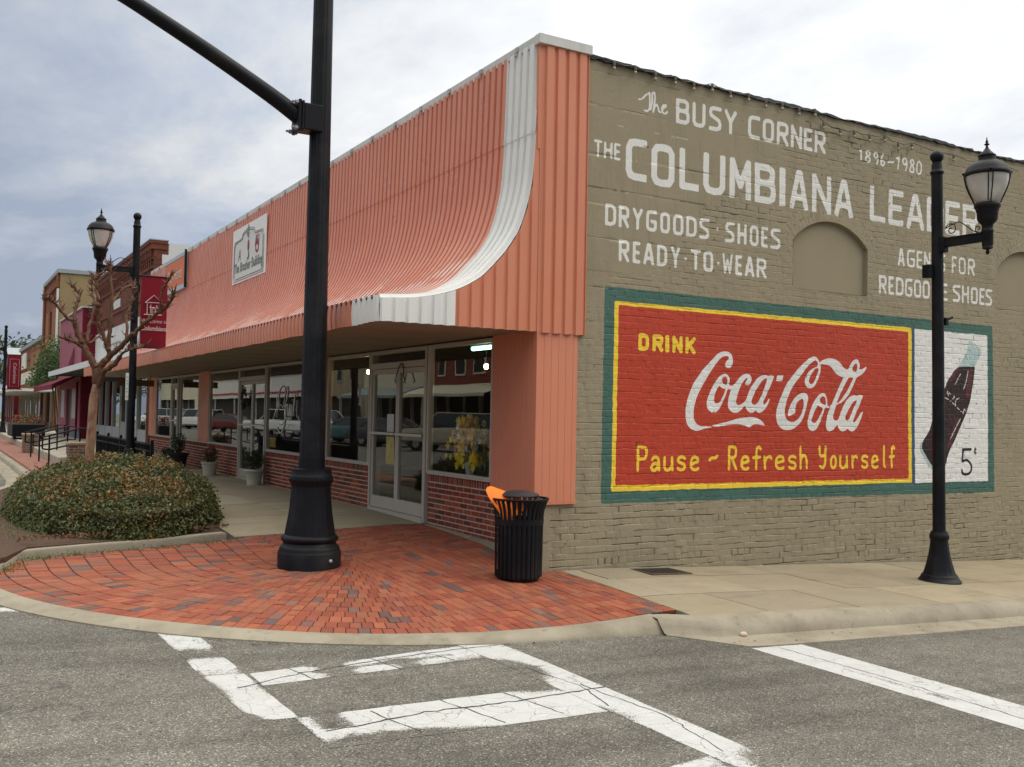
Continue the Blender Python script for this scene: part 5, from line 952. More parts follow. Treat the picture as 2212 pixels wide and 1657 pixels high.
for a,b,zb in BASES:
    mb=MB(); brick_panel(mb,(.028,b-.0),(0,-1),b-a,zb,.64,row=.10); 
    base=mb.build('brick_base',M_FBRICK,BLD,colors=True)
    m2=MB(); m2.box((.028,a,-.5),(.19,b,.63)); m2.build('mortar_face',M_MORT,base)
    m3=MB(); m3.box((-.01,a,.64),(.16,b,.662)); m3.build('window_sill',plain('alu_frame',(.47,.43,.36),.45,.1,3,0,60,.4),base)
mb=MB(); mb.box((-.035,.152,-.5),(.026,2.84,-.0),bev=.008)
o=mb.build('footing',M_KERB,BLD)
# tilt the footing top with the pavement
for v in o.data.vertices:
    if v.co.z>-.1: v.co.z=-.085+.02*(v.co.y-1.0)
M_ALU=plain('alu_frame',(.47,.43,.36),.45,.1,3); M_GLASS=glass('shop_glass',(.84,.86,.84),1.12,.02)
def window(y0,y1,z0=.662,z1=2.43,mull=()):
    w=MB(); f=.045; xa,xb=-.012,.075
    w.box((xa,y0,z0),(xb,y0+f,z1),bev=.004); w.box((xa,y1-f,z0),(xb,y1,z1),bev=.004); w.box((xa,y0+f,z1-f*1.2),(xb,y1-f,z1),bev=.004); w.box((xa,y0+f,z0),(xb,y1-f,z0+f*.7),bev=.004)
    for m in mull: w.box((xa,m-.025,z0),(xb,m+.025,z1),bev=.004)
    o=w.build('storefront_window',M_ALU,BLD); g=MB(); g.add([(.02,y0+f,z0+.02),(.02,y1-f,z0+.02),(.02,y1-f,z1-.03),(.02,y0+f,z1-.03)],[(0,1,2,3)]); g.build('pane',M_GLASS,o); return o
window(1.0,2.86); window(4.98,6.94); window(8.02,10.6); window(12.74,15.45); window(16.64,19.15,mull=(18.85,)); window(20.1,22.3)
def door(y0,y1,ztop=2.13,double=True,thr=.0,trans=True):
    d=MB(); xa,xb=-.02,.09; f=.06
    d.box((xa,y0,thr-.05),(xb,y0+f,2.43),bev=.004); d.box((xa,y1-f,thr-.05),(xb,y1,2.43),bev=.004); d.box((xa,y0+f,2.375),(xb,y1-f,2.43),bev=.004); d.box((xa,y0+f,ztop),(xb,y1-f,ztop+.09),bev=.004); d.box((-.03,y0+f,thr-.08),(xb,y1-f,thr+.015))
    o=d.build('entrance_door',M_ALU,BLD)
    g=MB(); g.add([(.03,y0+f,ztop+.08),(.03,y1-f,ztop+.08),(.03,y1-f,2.38),(.03,y0+f,2.38)],[(0,1,2,3)]); g.build('transom_pane',M_GLASS,o)
    L=[(y0+f+.004,(y0+y1)/2-.003),((y0+y1)/2+.003,y1-f-.004)] if double else [(y0+f+.004,y1-f-.004)]
    for a,b in L:
        l=MB(); s=.06; x0,x1=.0,.055
        l.box((x0,a,thr+.02),(x1,a+s,ztop-.006),bev=.005); l.box((x0,b-s,thr+.02),(x1,b,ztop-.006),bev=.005); l.box((x0,a+s,ztop-.08),(x1,b-s,ztop-.006),bev=.005); l.box((x0,a+s,thr+.02),(x1,b-s,thr+.20),bev=.005)
        l.build('door_leaf',M_ALU,o)
        g=MB(); g.add([(.028,a+s,thr+.2),(.028,b-s,thr+.2),(.028,b-s,ztop-.08),(.028,a+s,ztop-.08)],[(0,1,2,3)]); g.build('door_pane',M_GLASS,o)
        h=MB(); h.box((-.05,a+.02,1.14),(-.03,b-.02,1.185),bev=.006); h.box((-.03,a+.03,1.145),(.0,a+.06,1.18)); h.box((-.03,b-.06,1.145),(.0,b-.03,1.18)); h.build('push_bar',plain('push_bar_metal',(.55,.53,.48),.3,.08,4,0,60,.5,.6),o)
    return o
door(2.88,4.94,2.15,True,.0); door(10.64,12.7,2.13,True,-.01); door(19.18,20.05,2.13,False,-.01)
# interior shell (dark rooms behind the glass)
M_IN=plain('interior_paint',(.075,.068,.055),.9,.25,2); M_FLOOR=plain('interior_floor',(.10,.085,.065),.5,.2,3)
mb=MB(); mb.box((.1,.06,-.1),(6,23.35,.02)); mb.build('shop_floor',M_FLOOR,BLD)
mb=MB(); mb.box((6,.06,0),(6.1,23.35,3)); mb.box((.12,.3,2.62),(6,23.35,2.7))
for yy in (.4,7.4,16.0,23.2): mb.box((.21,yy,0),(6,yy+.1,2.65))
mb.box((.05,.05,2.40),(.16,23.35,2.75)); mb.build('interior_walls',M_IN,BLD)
mb=MB()   # display shelf boards behind the windows
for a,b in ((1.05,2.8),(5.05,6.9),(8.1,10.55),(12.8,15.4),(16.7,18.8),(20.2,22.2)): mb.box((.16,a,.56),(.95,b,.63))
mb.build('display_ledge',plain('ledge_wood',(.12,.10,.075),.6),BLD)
mb=MB()
for (x,y,w,d,h,c) in ((3,1.4,1.4,.5,1.5,(.2,.12,.07)),(4.8,3,.5,2,1.9,(.3,.25,.2)),(2.8,5.4,1.2,.6,1.0,(.18,.2,.12)),(4,9,1.5,.6,1.6,(.3,.2,.15)),(2.5,11,.8,.8,1.1,(.2,.1,.1)),(4,14,2,.5,1.8,(.25,.25,.22)),(3,18,1.2,.7,1.3,(.16,.12,.1)),(4,21,1,1,1.5,(.2,.2,.25))):
    mb.col=mul(c,.6); mb.box((x,y,.02),(x+d,y+w,h))
mb.build('shop_shelving',vcol('shelving',.7),BLD,colors=True)
# ---- things in and on the shop windows ----
def tube_light():
    t=thing('ceiling_light','lit fluorescent tube under the ceiling inside the right corner window','light',(.30,1.78,2.355))
    m=MB(); m.box((-.05,-.32,.022),(.05,.32,.07),bev=.01); m.build('fitting',plain('fitting_white',(.7,.7,.68),.5),t)
    m=MB(); m.tube([(-.02,-.30,.0),(-.02,.30,.0)],.026,10); m.build('tube',emit('tube_glow',(.35,1,.85),9),t)
tube_light()
pb=None
for i,(y,z,lab) in enumerate(((1.95,2.12,'small glowing pendant bulb inside the corner window above the yellow flowers'),(6.1,2.17,'small glowing pendant bulb inside the window between doorway and big black post'))):
    if pb is None:
        pb=thing('pendant_bulb',lab,'light',(.42,y,z),0,'pendant bulbs in the shop windows')
        m=MB(); m.sphere((0,0,0),.032,12,8,(1,1,1.25)); m.build('bulb',emit('bulb_glow',(1,.66,.28),45),pb,smooth=True)
        m=MB(); m.lathe([(.016,.03),(.018,.075),(.008,.085)],10); m.tube([(0,0,.08),(0,0,.43)],.005,5); m.build('socket',plain('socket_black',(.03,.03,.03),.5),pb)
    else: dup(pb,(.42,y,z),0,lab,'pendant bulbs in the shop windows')
def flowers():
    t=thing('flower_arrangement','yellow silk flower arrangement in a white vase behind the corner window','flowers',(.42,2.35,.63))
    m=MB(); m.lathe([(.07,0),(.055,.02),(.06,.06),(.085,.2),(.078,.2)],18); m.build('vase',plain('vase_white',(.75,.74,.7),.35),t,smooth=True)
    m=MB(); g=MB()
    for k in range(330):
        h=random.random(); y=random.gauss(0,.19*(1.12-h))+(.08 if h<.4 else 0)-(.25*max(0,.35-h)); z=.12+h*.68; x=random.gauss(0,.09)
        if k%3==0:
            a=random.uniform(0,6.28); g.add([(x,y,z),(x+.015,y+.05*math.cos(a),z+.05*math.sin(a)),(x,y+.11*math.cos(a),z+.11*math.sin(a)),(x-.015,y+.05*math.cos(a+.4),z+.05*math.sin(a+.4))],[(0,1,2,3)])
        else:
            m.col=random.choice([(1,.66,.005),(1,.72,.02),(.95,.48,.005),(1,.76,.06),(1,.70,.01),(.9,.9,.8)]); r=random.uniform(.042,.08); vs=[(x-.012,y,z)]; fs=[]
            for q in range(6):
                a=q*math.pi/3+k; vs+=[(x-.03,y+r*math.cos(a),z+r*math.sin(a)),(x-.022,y+r*.6*math.cos(a+.52),z+r*.6*math.sin(a+.52))]
            for q in range(12): fs.append((0,1+q,1+(q+1)%12))
            m.add(vs,fs)
    m.build('blossoms',vcol('petals',.7),t,colors=True); g.build('leaves',plain('dark_leaf',(.04,.09,.03),.6,.3,20),t)
flowers()
def blossom_pot(name,lab,loc,col,h=.35):
    t=thing(name,lab,'flowers',loc); m=MB(); m.lathe([(.06,0),(.09,.14),(.08,.14)],14); m.build('pot',plain('pot_green',(.05,.12,.07),.5),t,smooth=True)
    m=MB()
    for k in range(60):
        a=random.uniform(0,6.28); r=random.uniform(.02,.17); z=.15+h*random.random()*(1-r*2); m.col=col if random.random()<.6 else (.05,.12,.04); e=random.uniform(.03,.06); b=random.uniform(0,6.28)
        m.add([(r*math.cos(a),r*math.sin(a),z),(r*math.cos(a)+e*math.cos(b),r*math.sin(a)+e*math.sin(b),z+.02),(r*math.cos(a)+e*1.5*math.cos(b+.5),r*math.sin(a)+e*1.5*math.sin(b+.5),z+.05)],[(0,1,2)])
    m.build('blossoms',vcol('petals',.7),t,colors=True)
blossom_pot('poinsettia','pink poinsettia on the ledge behind the florist left window',(.35,13.9,.63),(.6,.12,.15))
blossom_pot('window_plant','dark leafy plant on the ledge of the window beyond the second pilaster',(.4,17.6,.63),(.05,.10,.04),.6)
M_VINYL=plain('window_vinyl',(.88,.88,.85),.5,.05)
GS=[[(9.513,1.545),(9.66,1.602),(9.779,1.573),(9.887,1.447),(9.921,1.349)],[(9.773,1.612),(9.807,1.738),(9.719,1.912),(9.535,1.978),(9.375,1.926),(9.396,1.812),(9.447,1.678),(9.452,1.564)],[(9.437,1.564),(9.266,1.735),(9.193,1.885),(9.255,1.964),(9.342,1.906),(9.42,1.736),(9.466,1.612),(9.419,1.535),(9.335,1.469),(9.411,1.269),(9.562,1.209),(9.69,1.217)],[(9.331,1.602),(9.332,1.431),(9.418,1.173),(9.58,1.051),(9.741,1.066),(9.844,1.146)],[(9.359,1.564),(9.255,1.611),(9.224,1.602),(9.208,1.413),(9.144,1.381)],[(9.144,1.385),(9.058,1.611),(9.086,1.414),(9.023,1.382),(8.967,1.602),(8.981,1.415),(8.933,1.383)],[(8.916,1.704),(8.929,1.686)],[(8.919,1.383),(8.777,1.815),(8.847,1.416),(8.801,1.389)],[(8.649,1.85),(8.67,1.749)],[(8.636,1.694),(8.674,1.454),(8.638,1.362)]]
t=thing('window_lettering',"white looping script and phone number painted on the florist shop window",'lettering',(.0,9.3,1.3))
m=MB()
for i,s in enumerate(GS):
    P=catmull(s,False,4); m.tube([(.012,y-9.3,z-1.3) for y,z in P],.013 if i in (3,5,4) else .008,5)
m.build('script',M_VINYL,t)
for i,(body,z,sz) in enumerate((('FLORIST',.0,.085),('669-7085',-.145,.10),('100 MAIN STREET',-.235,.05))):
    text_mesh('printed_line',body,M_VINYL,frame((.012,.0,z),(0,-1,0),(0,0,1)),sz,t,align='LEFT',width=1.1,offset=.002)
t=tag(MB().build('x',M_VINYL) if False else link(bpy.data.objects.new('door_notice',None)),'pair of paper notices taped inside the corner door glass','notice'); t.location=(.022,4.2,1.1)
m=MB(); m.add([(0,.13,.09),(0,-.13,.09),(0,-.13,.36),(0,.13,.36)],[(0,1,2,3)]); m.build('upper_sheet',plain('paper_white',(.6,.6,.57),.8,.2,20),t)
m=MB(); m.add([(0,.14,-.4),(0,-.17,-.4),(0,-.15,.02),(0,.15,.02)],[(0,1,2,3)]); m.build('lower_sheet',plain('paper_yellow',(.5,.42,.16),.8,.5,9),t)
m=MB(); m.box((-.002,-.20,-.1),(.002,.2,.1)); q=tag(m.build('window_card',plain('card_orange',(.55,.35,.08),.7,.4,14)),'small yellow card in the lower corner of the florist window','notice'); q.location=(.03,10.2,.84)
t=thing('hook','pair of black iron hooks on the header of the corner door','hook',(-.03,3.72,2.07))
for s in (-1,1):
    m=MB(); m.tube(catmull([(0,s*.02,.14),(-.01,s*.10,.05),(-.02,s*.14,-.06),(-.02,s*.19,-.12),(-.02,s*.13,-.15)],False,4),.008,6); m.build('iron_hook',plain('iron_black',(.015,.015,.018),.5),t)
m=MB()
for k in range(220):
    a=random.uniform(0,6.28); r=.17+random.gauss(0,.035); b=random.uniform(0,6.28); e=.06; x=random.uniform(-.05,0)
    m.add([(x,r*math.cos(a),r*math.sin(a)),(x-.02,r*math.cos(a)+e*math.cos(b),r*math.sin(a)+e*math.sin(b)),(x,r*math.cos(a)+e*math.cos(b+.5),r*math.sin(a)+e*math.sin(b+.5))],[(0,1,2)])
q=tag(m.build('wreath',plain('wreath_green',(.02,.032,.014),.8,.4,20)),'dark green wreath hanging on the florist door','wreath'); q.location=(-.03,12.1,1.72)
# ---- signs hung on the canopy ----
sg=thing('wall_sign','white sign with scroll border and small crimson emblems on the coral canopy','sign',(-.125,11.8,4.95))
m=MB(); m.box((-.012,-1.31,-.615),(.012,1.31,.62),bev=.004); m.build('board',plain('sign_white',(.80,.79,.78),.5,.04),sg)
m=MB(); 
def strip(m,P,w,d,x): m.tube([(x,p[0],p[1]) for p in P],w,4)
FR=[(-1.12,-.46),(-1.12,.18),(-1.05,.30),(-.5,.33),(-.42,.42),(0,.49),(.42,.42),(.5,.33),(1.05,.30),(1.12,.18),(1.12,-.46),(1.05,-.52),(-1.05,-.52),(-1.12,-.46)]
fp=[(-.0135,p[0],p[1]) for p in FR]; m.add(fp[:-1],[tuple(range(len(fp)-1))]); m.build('panel',plain('sign_grey_panel',(.64,.67,.64),.5,.04),sg)
m=MB(); strip(m,FR,.012,0,-.014); strip(m,[(y*1.06,z*1.09) for y,z in FR],.008,0,-.014); strip(m,[(-1.2,-.565),(1.2,-.565)],.006,0,-.013); m.lathe([(.02,.30),(.05,.40),(.035,.52),(.012,.60)],6,(-.012,0,0)); m.build('scroll_frame',plain('sign_scroll_grey',(.25,.27,.25),.5),sg)
G1=plain('sign_dark_text',(.14,.17,.15),.6); G2=plain('sign_crimson',(.30,.04,.06),.6,.15)
text_mesh('lettering','The Brasher Building',G1,frame((-.018,0,-.38),(0,-1,0),(0,0,1)),.30,sg,width=.88,offset=.004)
text_mesh('script_letter_emblem','A',G2,frame((-.018,.72,-.12),(0,-1,0),(0,0,1)),.36,sg,shear=.25,width=.9)
m=MB(); m.sphere((-.016,.0,.13),.1,12,8,(.06,.8,1.3)); m.build('red_emblem',G2,sg); m=MB(); m.tube([(-.018,-.02,.02),(-.018,-.07,-.08),(-.018,-.0,-.17),(-.018,.06,-.14)],.016,5); m.build('grey_emblem',G1,sg)
text_mesh('crest_letters','AU',G2,frame((-.019,-.68,.06),(0,-1,0),(0,0,1)),.30,sg,width=.7,offset=.012)
text_mesh('crest_base','U',G2,frame((-.018,-.68,-.1),(0,-1,0),(0,0,1)),.36,sg,width=1.1,offset=.012)
sg=thing('wall_sign','orange sign with pale blue frame at the far end of the canopy','sign',(-.13,19.4,5.30))
m=MB(); m.box((-.03,-1.38,-.48),(.03,1.38,.48)); m.build('board',plain('sign_orange',(.62,.17,.06),.5,.1),sg)
m=MB()
for a in ((-.04,-1.4,.40,.04,1.4,.5),(-.04,-1.4,-.5,.04,1.4,-.38),(-.04,-1.42,-.38,.04,-1.34,.4),(-.04,1.34,-.38,.04,1.42,.4)): m.box(a[:3],a[3:])
m.build('sign_frame',plain('sign_pale_blue',(.42,.50,.56),.5,.1),sg)
text_mesh('script_lettering','Busy Hands',plain('sign_cream',(.75,.66,.55),.6),frame((-.036,0,-.16),(0,-1,0),(0,0,1)),.46,sg,shear=.5,width=.9)
m=MB(); m.box((-.06,-1.45,-.5),(.0,-1.41,.54)); m.build('edge_post',plain('iron_black',(.015,.015,.018),.5),sg)
# ---- string of bulbs under the parapet ----
sl=thing('string_lights','string of clear bulbs drooping under the parapet of the brick wall','string lights',(0,0,0))
B=BK['bulbs']+[[8.1,5.55],[8.75,5.6],[9.4,5.56]]; m=MB(); pts=[]
P=[(-.02,5.86),(.35,5.84)]+[tuple(b) for b in B]
cord=[]
for a,b in zip(P,P[1:]): cord+= [(a[0],-.05,a[1]+.03),((a[0]+b[0])/2,-.045,(a[1]+b[1])/2+.0)]
m.tube(cord,.006,5); m.build('cord',plain('cord_grey',(.10,.10,.085),.7),sl)
b0=None
for x,z in P[1:]:
    if b0 is None:
        m=MB(); m.lathe([(.012,.055),(.018,.05),(.018,.0),(.015,-.004)],8); b0=m.build('socket',plain('socket_tan',(.17,.15,.11),.7),sl,smooth=True)
        m=MB(); m.sphere((0,0,-.03),.021,10,7,(1,1,1.3)); g=m.build('bulb',plain('bulb_clear',(.30,.27,.21),.1,.05,5,0,60,.6),b0,smooth=True); b0.location=(x,-.05,z-.03)
    else:
        c=link(b0.copy()); c.parent=sl; c.location=(x,-.05,z-.03); q=link(b0.children[0].copy()); q.parent=c
# =============== street furniture ===============
M_BLK=plain('black_powdercoat',(.0055,.006,.0085),.48,.25,7,.0015,90,.2,0,(.05,.046,.042),.45,1.3)
def fluted(r,nf,amp):
    return lambda rr,z,a: rr*(1-amp*max(0,math.cos(a*nf))**2)
# --- big signal post with mast arm ---
sp=thing('signal_post','tall fluted black traffic signal post with flared base on the brick corner','traffic pole',(-2.25,1.14,-.265))
Z=lambda z: 1.46+.944*(z-1.46)+.265
m=MB()
prof=[(.352,-.03),(.352,.155),(.345,.17),(.335,.19),(.335,.205),(.318,.235),(.300,.245),(.292,.27),(.305,.285),(.318,.305),(.318,.325),(.300,.345),(.285,.36)]
m.lathe(prof,48); m.build('base',M_BLK,sp,smooth=50)
m=MB(); pr=[(.283,.358),(.276,.40),(.262,.48),(.247,.57),(.235,.67),(.226,.78),(.221,.86),(.219,.90)]
m.lathe(pr,96,rfun=fluted(0,20,.022)); m.build('flared_skirt',M_BLK,sp,smooth=60)
m=MB(); m.lathe([(.219,.895),(.226,.91),(.226,.925),(.236,.935),(.238,1.005),(.230,1.02),(.222,1.03),(.222,1.09),(.16,1.10)],48)
for k in range(16):
    a=k*math.pi/8; m.sphere((.236*math.cos(a),.236*math.sin(a),.97),.025,8,6,(.5,.5,1)); m.sphere((.236*math.cos(a+.2),.236*math.sin(a+.2),.965),.014,6,5,(.6,.6,1.4))
m.build('collar',M_BLK,sp,smooth=50)
m=MB(); m.lathe([(.150,1.085),(.147,1.22)],48); m.lathe([(.143,1.21),(.139,1.23),(.112,6.3),(.104,8.0)],96,rfun=fluted(0,12,.045)); m.build('fluted_shaft',M_BLK,sp,smooth=60)
base=Vector(sp.location)
def mp(x,z): # point on old plane -> mast plane
    c=Vector(CAM); p=Vector((x,1.75,z)); q=c+(p-c)*.944; return q-base
arm=[mp(-2.27,4.91),mp(-2.55,5.075),mp(-2.9,5.26),mp(-3.4,5.51),mp(-3.9,5.745),mp(-4.3,5.925),mp(-5.0,6.20),mp(-6.0,6.52),mp(-7.2,6.8),mp(-8.6,7.0)]
arm=[a+Vector((0,0,.045)) for a in catmull([tuple(p) for p in arm],False,3) for a in [Vector(a)]]
m=MB(); m.tube(arm,np.linspace(.094,.058,len(arm)),24); m.build('mast_arm',M_BLK,sp,smooth=50)
p=mp(-2.20,4.975)
m=MB(); Mr=Matrix.Translation(p); m.box((-.08,-.12,-.15),(.15,.12,.15),Mr,.012); m.box((-.105,-.14,-.165),(-.08,.14,.165),Mr,.006); m.box((-.145,-.125,-.18),(-.105,.125,.18),Mr,.008); m.build('arm_bracket',M_BLK,sp)
m=MB()
for yy in (-.10,.10):
    for zz in (-.145,.145): m.lathe([(.026,0),(.026,.035),(.014,.04),(.014,.07)],6,M=Mr@Matrix.Translation((-.145,yy,zz))@Matrix.Rotation(-math.pi/2,4,'Y'))
m.build('bracket_bolts',plain('galvanised',(.30,.30,.31),.45,.2,20,0,60,.5,.7),sp)
m=MB(); m.sphere((.13,-.335,.09),.02,8,6); m.build('base_bolt',plain('paint_chip',(.45,.44,.42),.5),sp)
# --- pedestrian lamp posts ---
M_GLOBE=NT('lamp_globe'); _f=M_GLOBE.noise(9,3); _c=M_GLOBE.mix(_f,(.58,.55,.50),(.72,.69,.63)); M_GLOBE.b.inputs['Transmission Weight'].default_value=.35; M_GLOBE.b.inputs['Subsurface Weight'].default_value=0; M_GLOBE=M_GLOBE.done(_c,.28,None,.5)
def make_lamp(label):
    t=thing('street_lamp',label,'street lamp',(0,0,0))
    m=MB(); m.lathe([(.265,-.05),(.265,.10),(.258,.115),(.245,.125),(.235,.145),(.225,.155),(.222,.17),(.212,.185),(.20,.19)],40); m.build('base',M_BLK,t,smooth=50)
    m=MB(); m.lathe([(.205,.185),(.195,.20),(.178,.25),(.158,.32),(.138,.40),(.120,.50),(.110,.58),(.106,.63)],72,rfun=fluted(0,14,.03)); m.build('flared_skirt',M_BLK,t,smooth=60)
    m=MB(); m.lathe([(.106,.62),(.116,.635),(.118,.69),(.108,.705),(.102,.72),(.098,.735),(.08,.74)],32)
    for k in range(10):
        a=k*math.pi/5; m.sphere((.115*math.cos(a),.115*math.sin(a),.665),.016,6,5,(.6,.6,1.3))
    m.build('collar',M_BLK,t,smooth=50)
    m=MB(); m.lathe([(.079,.73),(.074,2.5),(.070,5.33)],28); m.build('pole',M_BLK,t,smooth=50)
    m=MB(); m.lathe([(.072,5.31),(.085,5.33),(.085,5.35),(.072,5.365),(.066,5.38),(.066,5.43),(.058,5.45),(.058,5.475)],24); m.sphere((0,0,5.545),.083,20,14); m.build('ball_finial',M_BLK,t,smooth=50)
    # arm along -Y with a scroll above and lantern at its end
    m=MB(); m.box((-.035,-.66,4.36),(.035,-.05,4.475),bev=.008); m.box((-.043,-.66,4.46),(.043,-.05,4.478),bev=.003); m.box((-.05,-.13,4.3),(.05,-.06,4.5),bev=.01); m.build('arm',M_BLK,t)
    sc=[]
    for a in np.linspace(0,2.6*math.pi,26): r=.012+.075*a/(2.6*math.pi); sc.append((0,-.20+r*math.cos(-a+2.2),4.575+r*math.sin(-a+2.2)))
    sc+= [(0,-.30,4.66),(0,-.40,4.60),(0,-.50,4.52),(0,-.56,4.49)]
    for a in np.linspace(0,2.2*math.pi,18): r=.045*(1-a/(2.6*math.pi)); sc.append((0,-.575+r*math.sin(a)*1.0,4.535-r*math.cos(a)))
    m=MB(); m.tube(catmull(sc,False,2),.007,6); m.build('scroll',M_BLK,t)
    c=(0,-.70,0)
    zr_=lambda z: float(np.interp(z,[4.2,4.265,4.64,4.69,4.945,5.28,5.49,5.76,5.93],[4.20,4.265,4.56,4.60,4.825,5.17,5.34,5.50,5.64]))
    LQ=lambda pr: [(r*(1.18 if z>4.66 else 1.05),zr_(z)) for r,z in pr]
    m=MB(); m.lathe(LQ([(.012,4.20),(.022,4.215),(.022,4.235),(.012,4.25),(.05,4.265),(.062,4.28),(.055,4.30),(.062,4.33),(.064,4.52),(.070,4.54),(.066,4.56),(.060,4.58),(.062,4.64),(.088,4.69),(.098,4.72),(.104,4.82),(.112,4.84),(.112,4.865),(.124,4.88),(.130,4.91),(.124,4.94),(.118,4.945)]),32,c); m.build('lantern_holder',M_BLK,t,smooth=50)
    m=MB(); m.lathe(LQ([(.100,4.94),(.135,5.0),(.165,5.07),(.188,5.14),(.203,5.21),(.208,5.28),(.05,5.285)]),40,c,cap=False); m.build('globe',M_GLOBE,t,smooth=50)
    m=MB()
    for q in range(4):
        for dd in (-.1,.1):
            a=q*math.pi/2+.75+dd; m.tube([(c[0]+r*math.cos(a),c[1]+r*math.sin(a),z) for r,z in LQ(((.122,4.94),(.150,5.01),(.180,5.09),(.203,5.17),(.217,5.25),(.218,5.31)))],.007,6)
        a=q*math.pi/2+.75; m.sphere((c[0]+.268*math.cos(a),c[1]+.268*math.sin(a),zr_(5.315)),.018,8,6)
    m.build('cage',M_BLK,t)
    m=MB(); m.lathe(LQ([(.215,5.27),(.224,5.28),(.226,5.31),(.214,5.335),(.205,5.37),(.185,5.42),(.155,5.46),(.12,5.485),(.10,5.49),(.096,5.51),(.085,5.515),(.080,5.585),(.088,5.60),(.086,5.62),(.070,5.625),(.062,5.66),(.040,5.70),(.028,5.74),(.018,5.76)]),40,c); m.build('hood',M_BLK,t,smooth=50)
    m=MB(); m.lathe(LQ([(.02,5.75),(.014,5.78),(.010,5.80),(.026,5.815),(.026,5.825),(.010,5.84),(.016,5.86),(.008,5.88),(.003,5.93)]),12,c); m.build('spike_finial',M_BLK,t,smooth=50)
    return t
L1=make_lamp('black ornamental street lamp standing in front of the painted drink mural'); L1.location=(5.22,-1.46,-.64); L1.rotation_euler=(R(.3),R(-1.35),0); L1['group']='ornamental street lamps'
m=MB(); m.box((-.06,.06,0),(.05,.17,.17),bev=.01); q=m.build('control_box',M_BLK,L1); q.location=(-.11,-.06,3.98)
m=MB(); m.box((-.02,-.06,-.05),(.03,.06,.05),bev=.006); m.tube([(0,0,0),(.12,-.05,.06)],.016,6); q=m.build('flag_bracket',M_BLK,L1); q.location=(.08,-.02,3.42)
L2=dup(L1,(-2.42,12.0,-.08),R(-90),'black street lamp behind the pruned tree, carrying a red banner','ornamental street lamps')
L3=dup(L1,(-2.9,46.3,-.05),R(-90),'distant black street lamp at the far left edge with a red banner','ornamental street lamps')
for l in (L2,L3): l.rotation_euler=(0,R(.4),R(-90))
# --- banners ---
M_BAN=plain('banner_red',(.185,.008,.020),.75,.12,3,.004,9,.2); M_BANT=plain('banner_pale',(.55,.42,.42),.8,.1)
def banner(label,loc,w=.52,h=1.5):
    t=thing('banner',label,'banner',loc,0,'red street banners'); nx_,nz_=12,24; m=MB(); vs=[]
    for k in range(nz_+1):
        for i in range(nx_+1):
            u=i/nx_; v=k/nz_; vs.append((u*w,.012*math.sin(u*5+v*2)*math.sin(v*math.pi),-v*h))
    off=len(vs); vs+=[(x,y+.006,z) for x,y,z in vs]; fs=[]
    for o in (0,off):
        for k in range(nz_):
            for i in range(nx_): a=o+k*(nx_+1)+i; fs.append((a,a+1,a+nx_+2,a+nx_+1))
    m.add(vs,fs); m.build('cloth',M_BAN,t,smooth=True)
    for z in (0,-h):
        m=MB(); m.tube([(-.18,.003,z),(w+.05,.003,z)],.017,8); m.sphere((w+.05,.003,z),.022,8,6); m.box((-.23,-.05,z-.05),(-.13,.05,z+.05),bev=.008); m.build('rod',M_BLK,t)
    return t
b2=banner('red welcome banner with pale building emblem on the lamp behind the pruned tree',(-2.29,12.0,4.25))
F=lambda x,z: frame((x,-.022,z),(1,0,0),(0,0,1))
text_mesh('welcome_lettering','Welcome to',M_BANT,F(.27,-.98),.115,b2,shear=.3,width=.95); text_mesh('town_lettering','Columbiana',M_BANT,F(.26,-1.14),.135,b2,shear=.3,offset=.003,width=.82)
m=MB()
for P in ([(.08,-.56),(.25,-.40),(.42,-.55),(.08,-.56)],[(.12,-.57),(.12,-.80)],[(.38,-.57),(.38,-.80)],[(.06,-.81),(.42,-.81)],[(.19,-.6),(.19,-.78)],[(.31,-.6),(.31,-.78)],[(.16,-.66),(.34,-.66)],[(.22,-.80),(.22,-.70),(.25,-.67),(.28,-.70),(.28,-.80)]): m.tube([(x,-.02,z) for x,z in P],.010,4)
for k in range(8): m.sphere((.25+.05*math.cos(k*.8),-.018,-.70+.05*math.sin(k*.8)),.012,5,4)
m.build('building_emblem',M_BANT,b2)
b3=banner('far red banner with upright town name at the left edge',(-2.77,46.3,4.1),.62,1.75)
m=MB(); m.tube([(.10,-.02,-.22),(.52,-.02,-.22),(.52,-.02,-1.6),(.10,-.02,-1.6),(.10,-.02,-.22)],.008,4); m.build('border_line',M_BANT,b3)
text_mesh('town_lettering','Columbiana',M_BANT,frame((.26,-.025,-.92),(0,0,-1),(1,0,0)),.22,b3,shear=.25)
# narrow vertical sign on lamp 2
t=thing('pole_sign','narrow white vertical sign strapped to the lamp pole behind the tree','sign',(-2.53,11.9,1.92)); m=MB(); m.box((-.03,-.012,-.28),(.03,.012,.28),bev=.003); m.build('plate',plain('sign_plate_white',(.66,.66,.62),.5,.06),t)
m=MB()
for zz in (-.2,-.1,-.04,.06,.12,.2): m.box((-.018,-.0145,zz-.012),(.018,-.012,zz+.012))
m.build('faded_print',plain('sign_plate_grey',(.42,.42,.42),.6),t)
m=MB(); m.box((.02,-.0,-.2),(.06,.02,-.17)); m.box((.02,-.0,.17),(.06,.02,.2)); m.build('strap',M_BLK,t)
